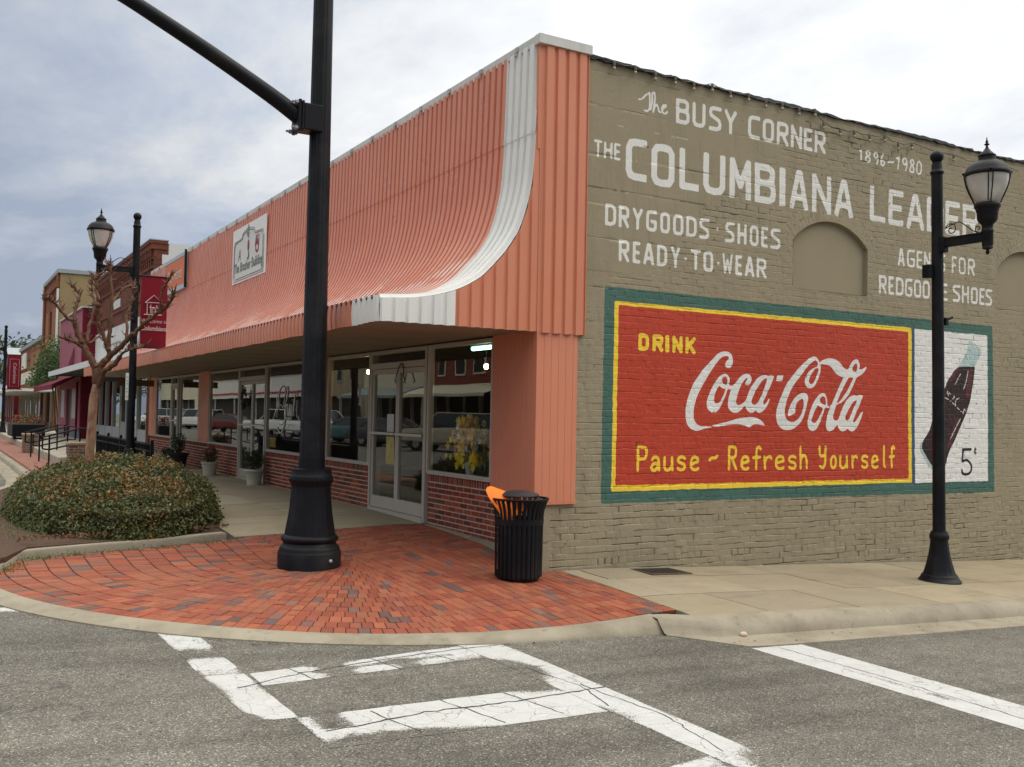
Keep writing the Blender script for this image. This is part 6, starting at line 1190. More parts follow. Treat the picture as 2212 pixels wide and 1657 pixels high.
# --- litter bin ---
tc=thing('trash_can','black slatted steel trash can with domed lid at the building corner','trash can',(-.50,-.52,-.290))
H=.87
def binr(z): return float(np.interp(z,[0,.04,.67,.75,.82,.87],[.226,.248,.255,.264,.288,.308]))
m=MB(); ns=30
for k in range(ns):
    a=2*math.pi*k/ns; da=.072; zs=[.05,.2,.45,.65,.71,.76,.80,.84,.87]
    vs=[]
    for z in zs:
        r=binr(z); vs+=[(r*math.cos(a-da),r*math.sin(a-da),z),((r+.006)*math.cos(a),(r+.006)*math.sin(a),z),(r*math.cos(a+da),r*math.sin(a+da),z),((r-.008)*math.cos(a),(r-.008)*math.sin(a),z)]
    fs=[(i*4+q,i*4+(q+1)%4,i*4+4+(q+1)%4,i*4+4+q) for i in range(len(zs)-1) for q in range(4)]; m.add(vs,fs)
m.build('slatted_body',M_BLK,tc)
m=MB(); m.lathe([(.195,-.02),(.21,.0),(.238,.05),(.252,.10),(.243,.10),(.20,.03)],36); m.build('foot_band',M_BLK,tc,smooth=40); m=MB(); m.lathe([(.245,.60),(.263,.60),(.266,.66),(.247,.66)],36,cap=False); m.build('waist_band',M_BLK,tc,smooth=40)
m=MB(); m.tube([(binr(.87)*math.cos(a),binr(.87)*math.sin(a),.872) for a in np.linspace(0,2*math.pi,41)],.012,8,cap=False); m.build('rim',M_BLK,tc,smooth=True)
m=MB(); m.lathe([(.225,.08),(.233,.66),(.229,.66),(.22,.09)],30); m.build('liner',plain('liner_black',(.008,.008,.008),.6),tc,smooth=True)
m=MB(); m.lathe([(.20,.90),(.21,.905),(.205,.92),(.16,.942),(.09,.956),(.01,.96)],36); 
for a in (.6,2.2,3.8,5.4): m.tube([(.16*math.cos(a),.16*math.sin(a),.91),(.275*math.cos(a),.275*math.sin(a),.85)],.012,6)
m.build('lid',plain('lid_grey_black',(.035,.033,.036),.42,.25,9,0,60,.4),tc,smooth=40)
# orange paper sign stuffed in the bin
M_ORP=plain('fluorescent_paper',(1.0,.21,.02),.6,.06)
t=thing('paper_sign','rolled fluorescent orange paper sign stuffed in the trash can','paper',(-.50,-.52,-.290))
m=MB(); U=Vector((.86,-.51,0)); Wv=Vector((.505,.863,0))
def pt(u,w,z): q=U*u+Wv*w; return (q.x,q.y,z)
prof=[(-.14,-.16,.50),(-.20,-.17,.68),(-.31,-.15,.83),(-.36,-.09,.93),(-.33,-.03,.965),(-.27,.0,.95),(-.18,-.04,.74),(-.12,-.06,.55)]
prof=catmull(prof,False,4); vs=[];L=len(prof)
for k in range(6):
    f=k/5
    for (u,w,z) in prof: vs.append(pt(u+f*(.27 if z>.75 else .10),w-f*.02,z+.03-f*(.05+.12*max(0,z-.6))))
fs=[(k*L+i,k*L+i+1,(k+1)*L+i+1,(k+1)*L+i) for k in range(5) for i in range(L-1)]
m.add(vs,fs); m.build('sheet',M_ORP,t,smooth=True)
m=MB()
for (a,b) in (((.62,.4),(.72,.42)),((.62,.5),(.72,.52)),((.67,.4),(.67,.51)),((.55,.62),(.66,.64)),((.60,.55),(.62,.7))): pass
text_mesh('lettering','CH',plain('marker_black',(.25,.05,.02),.7),frame(pt(-.20,-.185,.83),tuple(U*.95+Vector((0,0,-.25))),tuple(Wv*.35+U*-.3+Vector((0,0,.9)))),.07,t)
# --- pebble, meter cover ---
m=MB(); m.sphere((0,0,.022),.034,10,7,(1.2,.9,.75)); q=tag(m.build('pebble',plain('pebble_tan',(.55,.43,.33),.8,.15,30),smooth=True),'pale pebble lying in the gutter by the kerb end','stone'); q.location=(.48,-2.9,float(zroad(.48,-2.9))+.012)
t=thing('meter_cover','rusty dark grated meter cover set in the side pavement','utility cover',(1.6,-.33,float(zwalk(np.array(1.6),np.array(-.33)))+.004))
m=MB(); m.box((-.30,-.22,-.03),(.30,.22,.006),bev=.004); m.build('plate',plain('rusty_iron',(.085,.065,.045),.8,.4,14),t)
m=MB()
for k in range(9): m.box((-.26+k*.06,-.18,.006),(-.23+k*.06,.18,.012))
t.rotation_euler=(0,R(2.4),0)
m.build('ribs',plain('rusty_iron_dark',(.05,.04,.03),.8,.4,14),t)
TREE=json.loads('[[[[-3.888,6.699,-0.12],[-3.874,6.69,0.64],[-3.873,6.689,0.871],[-3.857,6.681,1.242],[-3.842,6.671,1.613],[-3.804,6.65,1.846]],[0.0903,0.0731]],[[[-3.804,6.65,1.846],[-3.831,6.64,2.077],[-3.88,6.644,2.176],[-3.945,6.657,2.286],[-4.011,6.671,2.409]],[0.0645,0.0473]],[[[-3.804,6.65,1.846],[-3.772,6.647,2.092],[-3.708,6.626,2.182],[-3.632,6.599,2.28]],[0.0602,0.0473]],[[[-3.783,6.637,1.8],[-3.755,6.571,1.966],[-3.668,6.47,2.078],[-3.585,6.372,2.141],[-3.537,6.294,2.264]],[0.043,0.0344]],[[[-4.0,6.664,2.396],[-4.068,6.654,2.517],[-4.127,6.638,2.674],[-4.172,6.615,2.769],[-4.27,6.623,2.844],[-4.363,6.627,2.956],[-4.456,6.632,3.048],[-4.531,6.625,3.109]],[0.0387,0.0189]],[[[-4.012,6.672,2.458],[-4.06,6.748,2.598],[-4.097,6.821,2.764],[-4.13,6.889,2.906],[-4.092,6.917,3.062],[-4.052,6.944,3.195],[-4.091,7.016,3.294],[-4.137,7.092,3.362]],[0.0327,0.0172]],[[[-4.01,6.67,2.371],[-4.098,6.622,2.439],[-4.19,6.576,2.474],[-4.275,6.527,2.497]],[0.0292,0.0172]],[[[-3.953,6.687,2.462],[-3.937,6.768,2.631],[-3.896,6.836,2.816],[-3.846,6.898,3.002],[-3.84,6.986,3.177],[-3.857,7.086,3.353],[-3.838,7.167,3.48]],[0.0292,0.0172]],[[[-3.942,6.68,2.45],[-3.826,6.786,2.538],[-3.725,6.902,2.646]],[0.0224,0.0138]],[[[-3.627,6.595,2.28],[-3.674,6.573,2.383],[-3.728,6.555,2.53],[-3.799,6.547,2.726],[-3.845,6.524,2.883],[-3.845,6.474,3.042]],[0.0361,0.0275]],[[[-3.845,6.474,3.042],[-3.814,6.48,3.082],[-3.857,6.531,3.22],[-3.878,6.568,3.386],[-3.888,6.599,3.464]],[0.0258,0.0172]],[[[-3.656,6.613,2.373],[-3.65,6.618,2.652],[-3.636,6.618,2.905],[-3.628,6.621,3.096],[-3.642,6.638,3.35],[-3.656,6.654,3.541],[-3.665,6.668,3.7]],[0.0344,0.0189]],[[[-3.626,6.645,3.098],[-3.546,6.73,3.214],[-3.437,6.8,3.352],[-3.319,6.864,3.416]],[0.0224,0.0138]],[[[-3.626,6.595,2.274],[-3.504,6.455,2.411],[-3.409,6.331,2.547],[-3.316,6.208,2.658],[-3.191,6.066,2.805],[-3.077,5.931,2.914],[-2.985,5.809,3.003],[-2.925,5.706,3.103],[-2.917,5.633,3.214]],[0.0413,0.0172]],[[[-3.069,5.821,2.931],[-3.07,5.755,3.122],[-3.051,5.678,3.275],[-2.99,5.575,3.416]],[0.0224,0.0138]],[[[-3.546,6.3,2.239],[-3.516,6.207,2.292],[-3.464,6.102,2.34],[-3.376,5.975,2.375],[-3.261,5.834,2.404]],[0.0224,0.012]],[[[-3.485,6.463,2.412],[-3.432,6.49,2.53],[-3.404,6.532,2.724],[-3.416,6.597,2.906],[-3.365,6.625,3.039],[-3.325,6.66,3.199],[-3.307,6.707,3.36]],[0.0258,0.0155]],[[[-3.868,6.687,3.475],[-3.766,6.677,3.559],[-3.685,6.68,3.643]],[0.0155,0.0103]]]')

# =============== plants ===============
def leaf_mesh(name,P,size,col,mat,parent=None,up=.35,asp=.55,N=None):
    """P (n,3), size (n,), col (n,3): small folded leaves (two quads) with random facing"""
    n=len(P); d=rng.normal(size=(n,3)); 
    if N is not None: d=d*.75+N
    d/=np.linalg.norm(d,axis=1,keepdims=True)
    t=rng.normal(size=(n,3)); t[:,2]+=up; a=np.cross(d,t); a/=np.linalg.norm(a,axis=1,keepdims=True); b=np.cross(d,a)
    s=size[:,None]; w=s*asp*.5; fold=d*s*.12
    V=np.stack([P-b*s*.5,P-b*s*.08+a*w+fold,P+b*s*.55,P-b*s*.08-a*w+fold],1).reshape(-1,3)
    I=np.arange(n)*4; F=np.c_[I,I+1,I+2,I+3]; C=np.repeat(col,4,0)
    return grid_mesh(name,V,F,mat,parent,False,{'col':C})
M_LEAF=vcol('shrub_leaf',.42,.15,30,0,1,.5,None,.4,1.5,.25)
def dome(x,y):
    """height of the low hedge"""
    u=(x+3.64)/1.40; v=(y-.24*(x+3.7)-6.12)/3.46
    r=(np.abs(u)**2.2+np.abs(v)**2.2)
    h=np.clip(1-r,0,1)**.42*(.66+.10*(vnoise(x*1.3,y*1.3,4)-.5)+.10*smooth(-5,-2.6,x))
    return h
n_=60000
x=rng.uniform(-5.1,-2.26,n_*2); y=rng.uniform(2.3,10.2,n_*2); h=dome(x,y); ok=h>.06; x,y,h=x[ok][:n_],y[ok][:n_],h[ok][:n_]
# denser towards the viewer side; put leaves over slope
e=.02; gx_=(dome(x+e,y)-dome(x-e,y))/(2*e); gy_=(dome(x,y+e)-dome(x,y-e))/(2*e); Nn=np.c_[-gx_,-gy_,np.ones_like(x)]; Nn/=np.linalg.norm(Nn,axis=1,keepdims=True)
dep=np.abs(rng.normal(0,.035,len(x)))-rng.random(len(x))**6*.09
lump=(vnoise(x*3.2,y*3.2,6)-.5)*.11+(vnoise(x*9,y*9,16)-.5)*.06
P=np.c_[x,y,h+zwalk(x,y)+lump]-Nn*dep[:,None]
xs_=[];
def ring_extra(m):
    t=rng.uniform(0,2*np.pi,m); f=rng.uniform(.0,.8,m)**.8; c,s=np.cos(t),np.sin(t); k=(np.abs(c)**2.2+np.abs(s)**2.2)**(-1/2.2)*rng.uniform(.955,1.015,m)
    X=-3.64+1.40*c*k; Y=6.12+3.46*s*k+.24*(X+3.7); Zz=f*.52-.03+zwalk(X,Y); 
    N=np.c_[c/1.40,s/3.42,np.full(m,.25)]; N/=np.linalg.norm(N,axis=1,keepdims=True); inn=smooth(.1,.6,f)*.16+(vnoise(t*4,f*4,22)-.5)*.09
    return np.c_[X-N[:,0]*inn,Y-N[:,1]*inn,Zz],N
sh=[];shn=[]
for k in range(140):
    i=rng.integers(0,len(x)); v=Nn[i]*.6+rng.normal(0,.35,3)+np.array([0,0,.55]); v/=np.linalg.norm(v); L_=rng.uniform(.06,.16)
    for q in range(9): sh.append(P[i]+v*L_*(q+1)/9+rng.normal(0,.008,3)); shn.append(v)
P=np.vstack([P,sh]); Nn=np.vstack([Nn,shn])
P2,N2=ring_extra(26000); P=np.vstack([P,P2]); Nn=np.vstack([Nn,N2])
kk=vnoise(P[:,0]*2.2,P[:,1]*2.2,14); q=rng.random(len(P))
base=np.array([(.085,.105,.028),(.12,.140,.034),(.145,.155,.042),(.068,.085,.026),(.23,.22,.08)])[rng.integers(0,5,len(P))]
newg=np.array([(.38,.17,.04),(.42,.21,.05),(.30,.14,.045),(.28,.18,.05)])[rng.integers(0,4,len(P))]
m_=(q<(.05+.42*smooth(.42,.75,kk))*np.clip(Nn[:,2]*1.2-.12,.08,1)); col=np.where(m_[:,None],newg,base)*rng.uniform(.5,1.05,(len(P),1))
red=rng.random(len(P))<.003; col[red]=(.42,.06,.03)
bush=leaf_mesh('shrub',P,rng.uniform(.034,.064,len(P)),col,M_LEAF,N=Nn*.9)
tag(bush,'low spreading evergreen shrub with orange new leaves in the kerbed planter','shrub')
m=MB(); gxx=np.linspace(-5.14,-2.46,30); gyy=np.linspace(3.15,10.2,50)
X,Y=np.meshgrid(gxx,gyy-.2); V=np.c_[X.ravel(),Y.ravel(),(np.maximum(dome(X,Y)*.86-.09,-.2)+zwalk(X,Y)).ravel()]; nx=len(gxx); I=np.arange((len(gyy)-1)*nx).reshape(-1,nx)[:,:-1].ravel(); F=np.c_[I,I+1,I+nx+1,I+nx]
grid_mesh('shaded_core',V,F,plain('core_shade_brown',(.030,.027,.016),.95,.5,14,.05,9),bush)  # solid core coloured dark for the shade inside the shrub
# weeds along the kerb and joints
wp=[];wn=[]
for k in range(46):
    f=random.random(); i=random.choice([0,1,2,2,3,3,4,4]); a,b=pl[i],pl[i+1]; cx=a[0]+(b[0]-a[0])*f; cy=a[1]+(b[1]-a[1])*f-.16
    if i<2 or random.random()<.55:
        for q in range(random.randint(12,40)): wp.append((cx+random.gauss(0,.07),cy+random.gauss(0,.02)-.01,float(zwalk(np.array(cx),np.array(cy)))+abs(random.gauss(.0,.022))))
for q in range(500): a=random.uniform(-5.5,-4.75); wp.append((a+.0,random.uniform(2.75,4.4)-(a+5)*.2,random.uniform(-.06,.10)))
wp=np.array(wp); c_=np.array([(.10,.17,.03),(.16,.22,.05),(.07,.13,.03)])[rng.integers(0,3,len(wp))]
stuff(leaf_mesh('weeds',wp,rng.uniform(.015,.035,len(wp)),c_,M_LEAF,up=2,asp=.4),'small green weeds growing along the planter kerb','weeds')
lp=[]
for q in range(380): x_=random.uniform(-5.1,-2.65); lp.append((x_,2.62+(x_+4.5)*.24+abs(random.gauss(0,.14)),-.02+random.uniform(0,.03)))
lp=np.array(lp); c_=np.array([(.20,.08,.035),(.13,.06,.03),(.26,.12,.05)])[rng.integers(0,3,len(lp))]
stuff(leaf_mesh('leaf_litter',lp,rng.uniform(.03,.06,len(lp)),c_,M_LEAF),'brown fallen leaves lying along the front of the planter','leaf litter')
gb=[]
for q in range(190):
    i=random.randrange(len(arc)-1); f=random.random(); a,b=arc[i],arc[i+1]; cx=a[0]+(b[0]-a[0])*f; cy=a[1]+(b[1]-a[1])*f; t=Vector((b[0]-a[0],b[1]-a[1])).normalized(); o=.27+abs(random.gauss(0,.05)); px_,py_=cx+t.y*o,cy-t.x*o; gb.append((px_,py_,float(zroad(px_,py_))+.008))
for q in range(130): px_=random.uniform(.1,9); py_=-2.9-abs(random.gauss(0,.12)); gb.append((px_,py_,float(zroad(px_,py_))+.012))
for q in range(70):
    px_=random.uniform(-4.8,.1); py_=random.uniform(-1.6,2.4)
    if math.hypot(px_-AC[0],py_-AC[1])<3.7: gb.append((px_,py_,float(zwalk(np.array(px_),np.array(py_)))+.008))
for q in range(60): px_=-4.25-abs(random.gauss(0,.18)); py_=random.uniform(13.5,22); gb.append((px_,py_,-.17))
gb=np.array(gb); c_=np.array([(.22,.13,.06),(.12,.07,.035),(.30,.22,.12),(.36,.31,.22),(.08,.06,.04)])[rng.integers(0,5,len(gb))]
stuff(leaf_mesh('gutter_litter',gb,rng.uniform(.012,.032,len(gb)),c_,M_LEAF,N=np.tile([0,0,3.],(len(gb),1))),'scattered dry leaf bits and grit along the gutters and corner paving','litter')
# pruned crape myrtle
M_BARK=NT('myrtle_bark'); n=M_BARK; f=n.noise(6,4,.6,n.obj((1,1,.35))); c=n.mix(n.mr(f,.42,.58),(.23,.10,.058),(.38,.235,.145)); c=n.mix(n.mr(n.noise(3.5,3,.5,n.obj((1,1,.5))),.58,.64),c,(.44,.34,.235)); c=n.mix(n.mr(n.noise(40,3),.55,.8,0,.5),c,(.12,.06,.04)); M_BARK=n.done(c,.6,n.bump(n.noise(25,4),.01),.3)
M_BR=plain('myrtle_branch',(.125,.058,.030),.55,.4,18,.006,60,.35)
tr=thing('tree','heavily pruned bare crape myrtle with knobbly branch ends, in the planter','tree',TREE[0][0][0])
tb=Vector(TREE[0][0][0])
def rel(P): return [tuple(Vector(p)-tb) for p in P]
m=MB(); P=catmull(rel(TREE[0][0]),False,4); m.tube(P,[.70*(TREE[0][1][0]+(TREE[0][1][1]-TREE[0][1][0])*i/(len(P)-1))+.005*math.sin(i*1.1)+(.02 if i==0 else 0) for i in range(len(P))],14)
for a,(bx,r) in enumerate(((.5,.045),(2.6,.04),(4.4,.05))): m.tube([(P[i][0]+bx*0+.03*math.cos(a*2.1),P[i][1]+.03*math.sin(a*2.1),P[i][2]) for i in range(0,len(P)-3)],.042,8)
m.build('trunk',M_BARK,tr,smooth=True)
m=MB()
def twigs(p,d,n,L,r):
    for k in range(n):
        v=(d*1.0+Vector((random.gauss(0,.6),random.gauss(0,.6),random.gauss(.25,.5)))).normalized(); l=L*random.uniform(.5,1.3); p0=Vector(p); p1=p0+v*l*.5; p2=p0+v*l+Vector((0,0,l*.15)); m.tube([p0,p1,p2],[r,r*.6,r*.22],5)
for bi,(pts,r) in enumerate(TREE[1:]):
    P=catmull(rel(pts),False,4); N_=len(P); rr=[]
    P=[(p[0]+random.gauss(0,.006),p[1]+random.gauss(0,.006),p[2]+random.gauss(0,.006)) for p in P]
    for i in range(N_):
        t=i/(N_-1); q=1.0*(r[0]+(r[1]-r[0])*t)
        q*=1+random.uniform(-.08,.10)
        if bi>2 and t>.88: q*=1.5
        rr.append(q)
    m.tube(P,rr,9)
    if bi>2:
        d=(Vector(P[-1])-Vector(P[-3])).normalized(); m.sphere(P[-1],rr[-1]*1.25,8,6,(1,1,.9)); twigs(P[-1],d,7,.12,.013)
        for i in range(2,N_-2):
            if random.random()<.34: v=Vector((random.gauss(0,1),random.gauss(0,1),random.gauss(.5,.6))).normalized(); m.sphere(P[i],rr[i]*1.12,7,5); twigs(Vector(P[i])+v*rr[i]*.8,v,3,.09,.009)
        for i in range(max(2,int(N_*.75)),N_-1):
            v=Vector((random.gauss(0,1),random.gauss(0,1),random.gauss(.6,.6))).normalized(); twigs(Vector(P[i])+v*rr[i]*.7,v,3,.10,.010)
m.build('branches',M_BR,tr,smooth=True)
# potted plants
def pot(name,label,loc,r,h,potm,n,ph,cols,spread,group='pots along the shopfront'):
    t=thing(name,label,'potted plant',loc,0,group); m=MB(); m.lathe([(r*.68,0),(r*.74,h*.3),(r*.93,h*.86),(r*.96,h*.87),(r*1.02,h*.88),(r*1.03,h),(r*.93,h),(r*.9,h*.92)],28); m.build('pot',potm,t,smooth=50)
    m=MB(); m.lathe([(r*.9,h*.9),(.02,h*.93)],20); m.build('soil',plain('mulch',(.085,.05,.032),.95,.55,25,.02,30),t)
    u=rng.normal(size=(n,3)); u/=np.linalg.norm(u,axis=1,keepdims=True); rad=rng.random(n)**.4; P=u*rad[:,None]*np.array([spread,spread,ph*.5]); P[:,2]+=h+ph*.45; P[:,:2]+= (vnoise(P[:,2:3]*9,P[:,0:1]*9,3)-.5)*spread*.8
    C=np.array(cols)[rng.integers(0,len(cols),n)]*rng.uniform(.6,1.3,(n,1)); leaf_mesh('foliage',P,rng.uniform(.03,.07,n),C,M_LEAF,t,up=1)
    m=MB()
    for k in range(9): a=random.uniform(0,6.3); m.tube([(.03*math.cos(a),.03*math.sin(a),h*.9),(spread*.6*math.cos(a),spread*.6*math.sin(a),h+ph*.7)],.006,5)
    m.build('stems',plain('stem_brown',(.06,.045,.025),.9),t)
zw=lambda x,y: float(zwalk(np.array(x),np.array(y)))
PW=plain('pot_cream',(.50,.51,.42),.6,.1,5); PT=plain('pot_terracotta',(.38,.12,.05),.8,.15,6); PD=plain('pot_dark',(.022,.02,.02),.6,.2,6)
GD=[(.03,.055,.02),(.045,.07,.025),(.05,.085,.03)]
pot('potted_plant','cream pot with a dark bushy plant beside the florist door, nearest the camera',(-.27,10.42,zw(-.27,10.42)),.20,.32,PW,700,.42,GD,.2)
pot('potted_plant','cream pot with a sparse orange tinged plant under the florist left window',(-.40,13.6,zw(-.4,13.6)),.20,.31,PW,420,.36,[(.10,.07,.025),(.06,.08,.025),(.22,.09,.03)],.2)
pot('potted_plant','large dark tapered pot with a tall green plant by the second pilaster',(-.52,16.5,zw(-.5,16.5)),.27,.40,PD,700,.55,GD,.2)
pot('potted_plant','small terracotta pot with trailing green plant behind the large dark pot',(-.55,17.75,zw(-.5,17.7)),.19,.26,PT,350,.26,[(.06,.12,.03),(.05,.09,.03)],.22)
m=MB(); m.box((-.35,-.45,0),(.35,.45,.012),bev=.004); q=tag(m.build('doormat',plain('mat_red',(.16,.03,.03),.95,.3,40)),'small dark red doormat before the far shop door','doormat'); q.location=(-.5,19.6,zw(-.5,19.6)+.003)
# black iron panel fence behind the hedge
fe=thing('iron_fence','low black iron picket fence along the pavement behind the hedge','fence',(-2.15,11.1,-.06))
m=MB()
for y in np.linspace(.1,7.5,68): m.box((-.008,y,.08),(.008,y+.016,.80))
m.build('pickets',M_BLK,fe)
for z in (.10,.66,.80): m=MB(); m.box((-.018,0,z),(.018,7.6,z+.035)); m.build('rail',M_BLK,fe)
for y in (0,1.9,3.8,5.7,7.6): m=MB(); m.box((-.03,y-.03,-.1),(.03,y+.03,.86),bev=.005); m.sphere((0,y,.885),.035,10,7); m.build('post',M_BLK,fe)
m=MB(); m.box((.03,.02,.1),(.045,7.58,.78)); m.build('backing_panel',plain('backing_black',(.01,.01,.012),.6),fe)
# brick piers
for (x_,y_,lab) in ((-2.95,17.55,'brown brick pier with stone cap just left of the pruned tree trunk'),(-3.35,26.6,'farther brown brick pier with stone cap by the left handrail')):
    t=thing('brick_pier',lab,'pier',(x_,y_,-.06),0,'brick piers at the raised walk'); hh=.58; m=MB()
    for (O,u,nn) in (((0,0),(1,0),(0,-1,0)),((0,.55),(0,-1),(-1,0,0)),((.5,0),(0,1),(1,0,0))): brick_panel(m,O,u,.5 if u[0] else .55,0,hh,[(.20,.12,.075),(.17,.10,.07),(.24,.15,.09),(.15,.08,.06)],row=None,nrm=nn)
    m.build('brickwork',M_FBRICK,t,colors=True); m=MB(); m.box((.003,.003,-.2),(.497,.55,hh)); m.build('core',M_MORT,t); m=MB(); m.box((-.03,-.03,hh),(.53,.58,hh+.07),bev=.012); m.build('cap',plain('pier_cap',(.34,.25,.17),.85,.2,8,.004),t)
# handrails at the step
hr=None
for (y_,lab) in ((18.3,'black steel handrail nearest the pruned tree trunk'),(21.0,'middle black steel handrail of the three at the raised walk'),(23.7,'farthest black steel handrail of the three, by the far pier')):
    if hr is None:
        hr=thing('handrail',lab,'handrail',(-3.35,y_,-.06),0,'handrails at the step'); T=.022
        for (x_,zb,zt) in ((0,-.1,.80),(.72,.18,.99)): m=MB(); m.tube([(x_,0,zb),(x_,0,zt)],T,8); m.build('post',M_BLK,hr)
        m=MB(); m.tube([(-.16,0,.46),(-.16,0,.76),(0,0,.80),(.72,0,.99),(.92,0,.99),(.92,0,.62),(.72,0,.62),(0,0,.44),(-.16,0,.46)],T,8); m.build('rail',M_BLK,hr)
    else: dup(hr,(-3.35,y_,-.06),0,lab,'handrails at the step')
t=thing('flower_trough','black iron trough of red and yellow flowers by the far shopfronts','planter',(-2.6,36,.16)); m=MB(); m.box((-.6,-1.5,.1),(.6,1.5,.62),bev=.03); m.box((-.55,-1.4,0),(-.45,-1.2,.1)); m.box((.45,-1.4,0),(.55,-1.2,.1)); m.build('trough',M_BLK,t)
u=rng.uniform(-1,1,(500,3))*np.array([.55,1.4,.2])+np.array([0,0,.78]); C=np.array([(.34,.04,.03),(.36,.17,.03),(.05,.08,.03),(.05,.08,.03),(.30,.08,.03)])[rng.integers(0,5,500)]; leaf_mesh('flowers',u,rng.uniform(.06,.12,500),C,M_LEAF,t)
# =============== neighbouring buildings up the street ===============
def brickmat(name,c1,c2,mort,rough=.85,axis='yz',sc=1.0):
    n=NT(name); sep=n.N.new('ShaderNodeSeparateXYZ'); n.lk(n.tc.outputs['Object'],sep.inputs[0]); cb=n.N.new('ShaderNodeCombineXYZ'); s=n.math('ADD',sep.outputs[0],sep.outputs[1]); n.lk(s,cb.inputs[0]); n.lk(sep.outputs[2],cb.inputs[1])
    b=n.N.new('ShaderNodeTexBrick'); n.lk(cb.outputs[0],b.inputs[0]); b.inputs['Scale'].default_value=1; b.inputs['Brick Width'].default_value=.22*sc; b.inputs['Row Height'].default_value=.077*sc; b.inputs['Mortar Size'].default_value=.006*sc; b.inputs['Color1'].default_value=(*c1,1); b.inputs['Color2'].default_value=(*c2,1); b.inputs['Mortar'].default_value=(*mort,1)
    c=n.mix(1,b.outputs['Color'],n.mix(n.noise(1.2,5,.65),(.7,.7,.7),(1.3,1.3,1.3)),'MULTIPLY')
    return n.done(c,rough,n.bump(b.outputs['Fac'],-.006),.2)
M_B2=brickmat('old_red_brick',(.20,.055,.030),(.12,.036,.023),(.14,.09,.065)); M_MAUVE=brickmat('mauve_painted_brick',(.40,.145,.185),(.37,.13,.17),(.28,.10,.13)); M_DKRED=brickmat('dark_red_painted_brick',(.20,.018,.032),(.17,.014,.028),(.12,.01,.02)); M_B4=brickmat('orange_brick',(.26,.085,.038),(.20,.068,.033),(.20,.10,.055)); M_TAN=plain('tan_stucco',(.29,.22,.115),.9,.25,.7,.01,6,.2,0,(.20,.15,.085),.6,.5)
M_PALE=plain('pale_paint',(.58,.58,.56),.6,.1,2); M_CREAM=plain('cream_paint',(.60,.56,.42),.7,.12,2); M_DGL=glass('street_glass',(.3,.33,.33),1.4,.02); M_CAPG=plain('grey_coping',(.30,.33,.34),.6,.15,3); M_DARKIN=plain('dark_interior',(.03,.028,.026),.9)
def shopfront(b,y0,y1,x,z0,zs,zt,n,pm,bm,doors=()):
    """recessed glazed front: bulkhead, posts, panes"""
    m=MB(); m.box((x+.25,y0,z0),(x+.5,y1,zt)); m.build('dark_interior',M_DARKIN,b)
    m=MB(); m.box((x,y0,z0),(x+.12,y1,zs)); m.build('bulkhead',bm,b)
    ys=np.linspace(y0,y1,n+1)
    for i,y in enumerate(ys): m=MB(); m.box((x-.02,y-.06,z0),(x+.1,y+.06,zt)); m.build('window_post',pm,b)
    for a,c in zip(ys,ys[1:]): m=MB(); m.add([(x+.05,a+.06,zs),(x+.05,c-.06,zs),(x+.05,c-.06,zt),(x+.05,a+.06,zt)],[(0,1,2,3)]); m.build('window_pane',M_DGL,b)
# old brick two storey shop
b=thing('brick_shop','old red brick two storey shop with corbelled cornice next to the coral canopy','building',(0,23.45,0)); W=12.45
m=MB(); m.box((0,0,3.0),(.35,W,6.78)); m.box((0,0,-.2),(.3,.5,3)); m.box((0,W-.5,-.2),(.3,W,3)); m.box((.35,0,5.0),(.45,.35,6.78)); m.build('wall',M_B2,b)
m=MB(); m.box((.45,.005,0),(14,.3,6.84)); m.box((.25,-.02,6.15),(.54,0.0,6.46)); m.box((13.7,.3,0),(14,W,6.3)); m.box((.45,W-.3,0),(14,W,6.3)); m.build('side_wall',plain('white_metal_cladding',(.62,.62,.60),.5,.08,1,0,60,.4,0,(.3,.3,.3),.3,1),b)
m=MB(); m.box((.35,.3,6.1),(13.7,W-.3,6.2)); m.build('roof',M_CAPG,b)
m=MB(); m.box((-.10,-.03,6.62),(.4,W,6.80)); m.box((-.14,-.05,6.80),(.42,W+.02,6.9)); m.box((-.06,0,6.0),(0,W,6.08)); m.box((-.05,0,5.1),(0,W,5.16)); m.box((-.05,0,6.30),(0,W,6.36)); m.build('cornice',M_B2,b)
m=MB()
for y in np.arange(.12,W,.26): m.box((-.09,y,6.36),(0,y+.12,6.62)); 
for y in np.arange(.2,W,.36): m.box((-.055,y,6.08),(0,y+.14,6.28))
m.build('corbels',M_B2,b)
m=MB(); m.box((-.15,-.06,6.9),(.44,W+.02,6.93)); m.build('coping',M_CAPG,b)
m=MB(); m.box((-.03,6.3,5.30),(-.0,8.6,5.62)); m.build('name_plaque',M_PALE,b)
for y in (2.6,5.6,9.4): m=MB(); m.box((-.012,y,4.72),(.0,y+.12,5.0)); m.build('vent',M_DARKIN,b)
m=MB(); m.box((-.06,1.9,3.05),(-.0,12.3,4.58)); m.build('sign_band',plain('sign_band_white',(.62,.61,.58),.6,.12,1.4,0,60,.3,0,(.35,.34,.32),.5,1.3),b)
m=MB(); m.tube([(-.09,5.6,3.5),(-.09,5.6,3.95),(-.09,9.4,3.95)],.025,6); m.build('pipe',plain('pipe_grey',(.25,.25,.25),.5),b)
m=MB(); m.box((-1.75,.9,2.78),(-1.70,13.4,2.98)); m.box((-1.75,.88,2.80),(0,.93,2.99)); m.box((-1.70,.93,2.93),(-.0,13.4,2.98)); m.build('flat_canopy',plain('canopy_white',(.72,.72,.73),.5,.05),b)
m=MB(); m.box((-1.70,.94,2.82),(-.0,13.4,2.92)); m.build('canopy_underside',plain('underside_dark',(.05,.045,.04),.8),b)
m=MB(); m.box((.02,.3,2.62),(.2,W,3.1)); m.build('lintel',M_DARKIN,b)
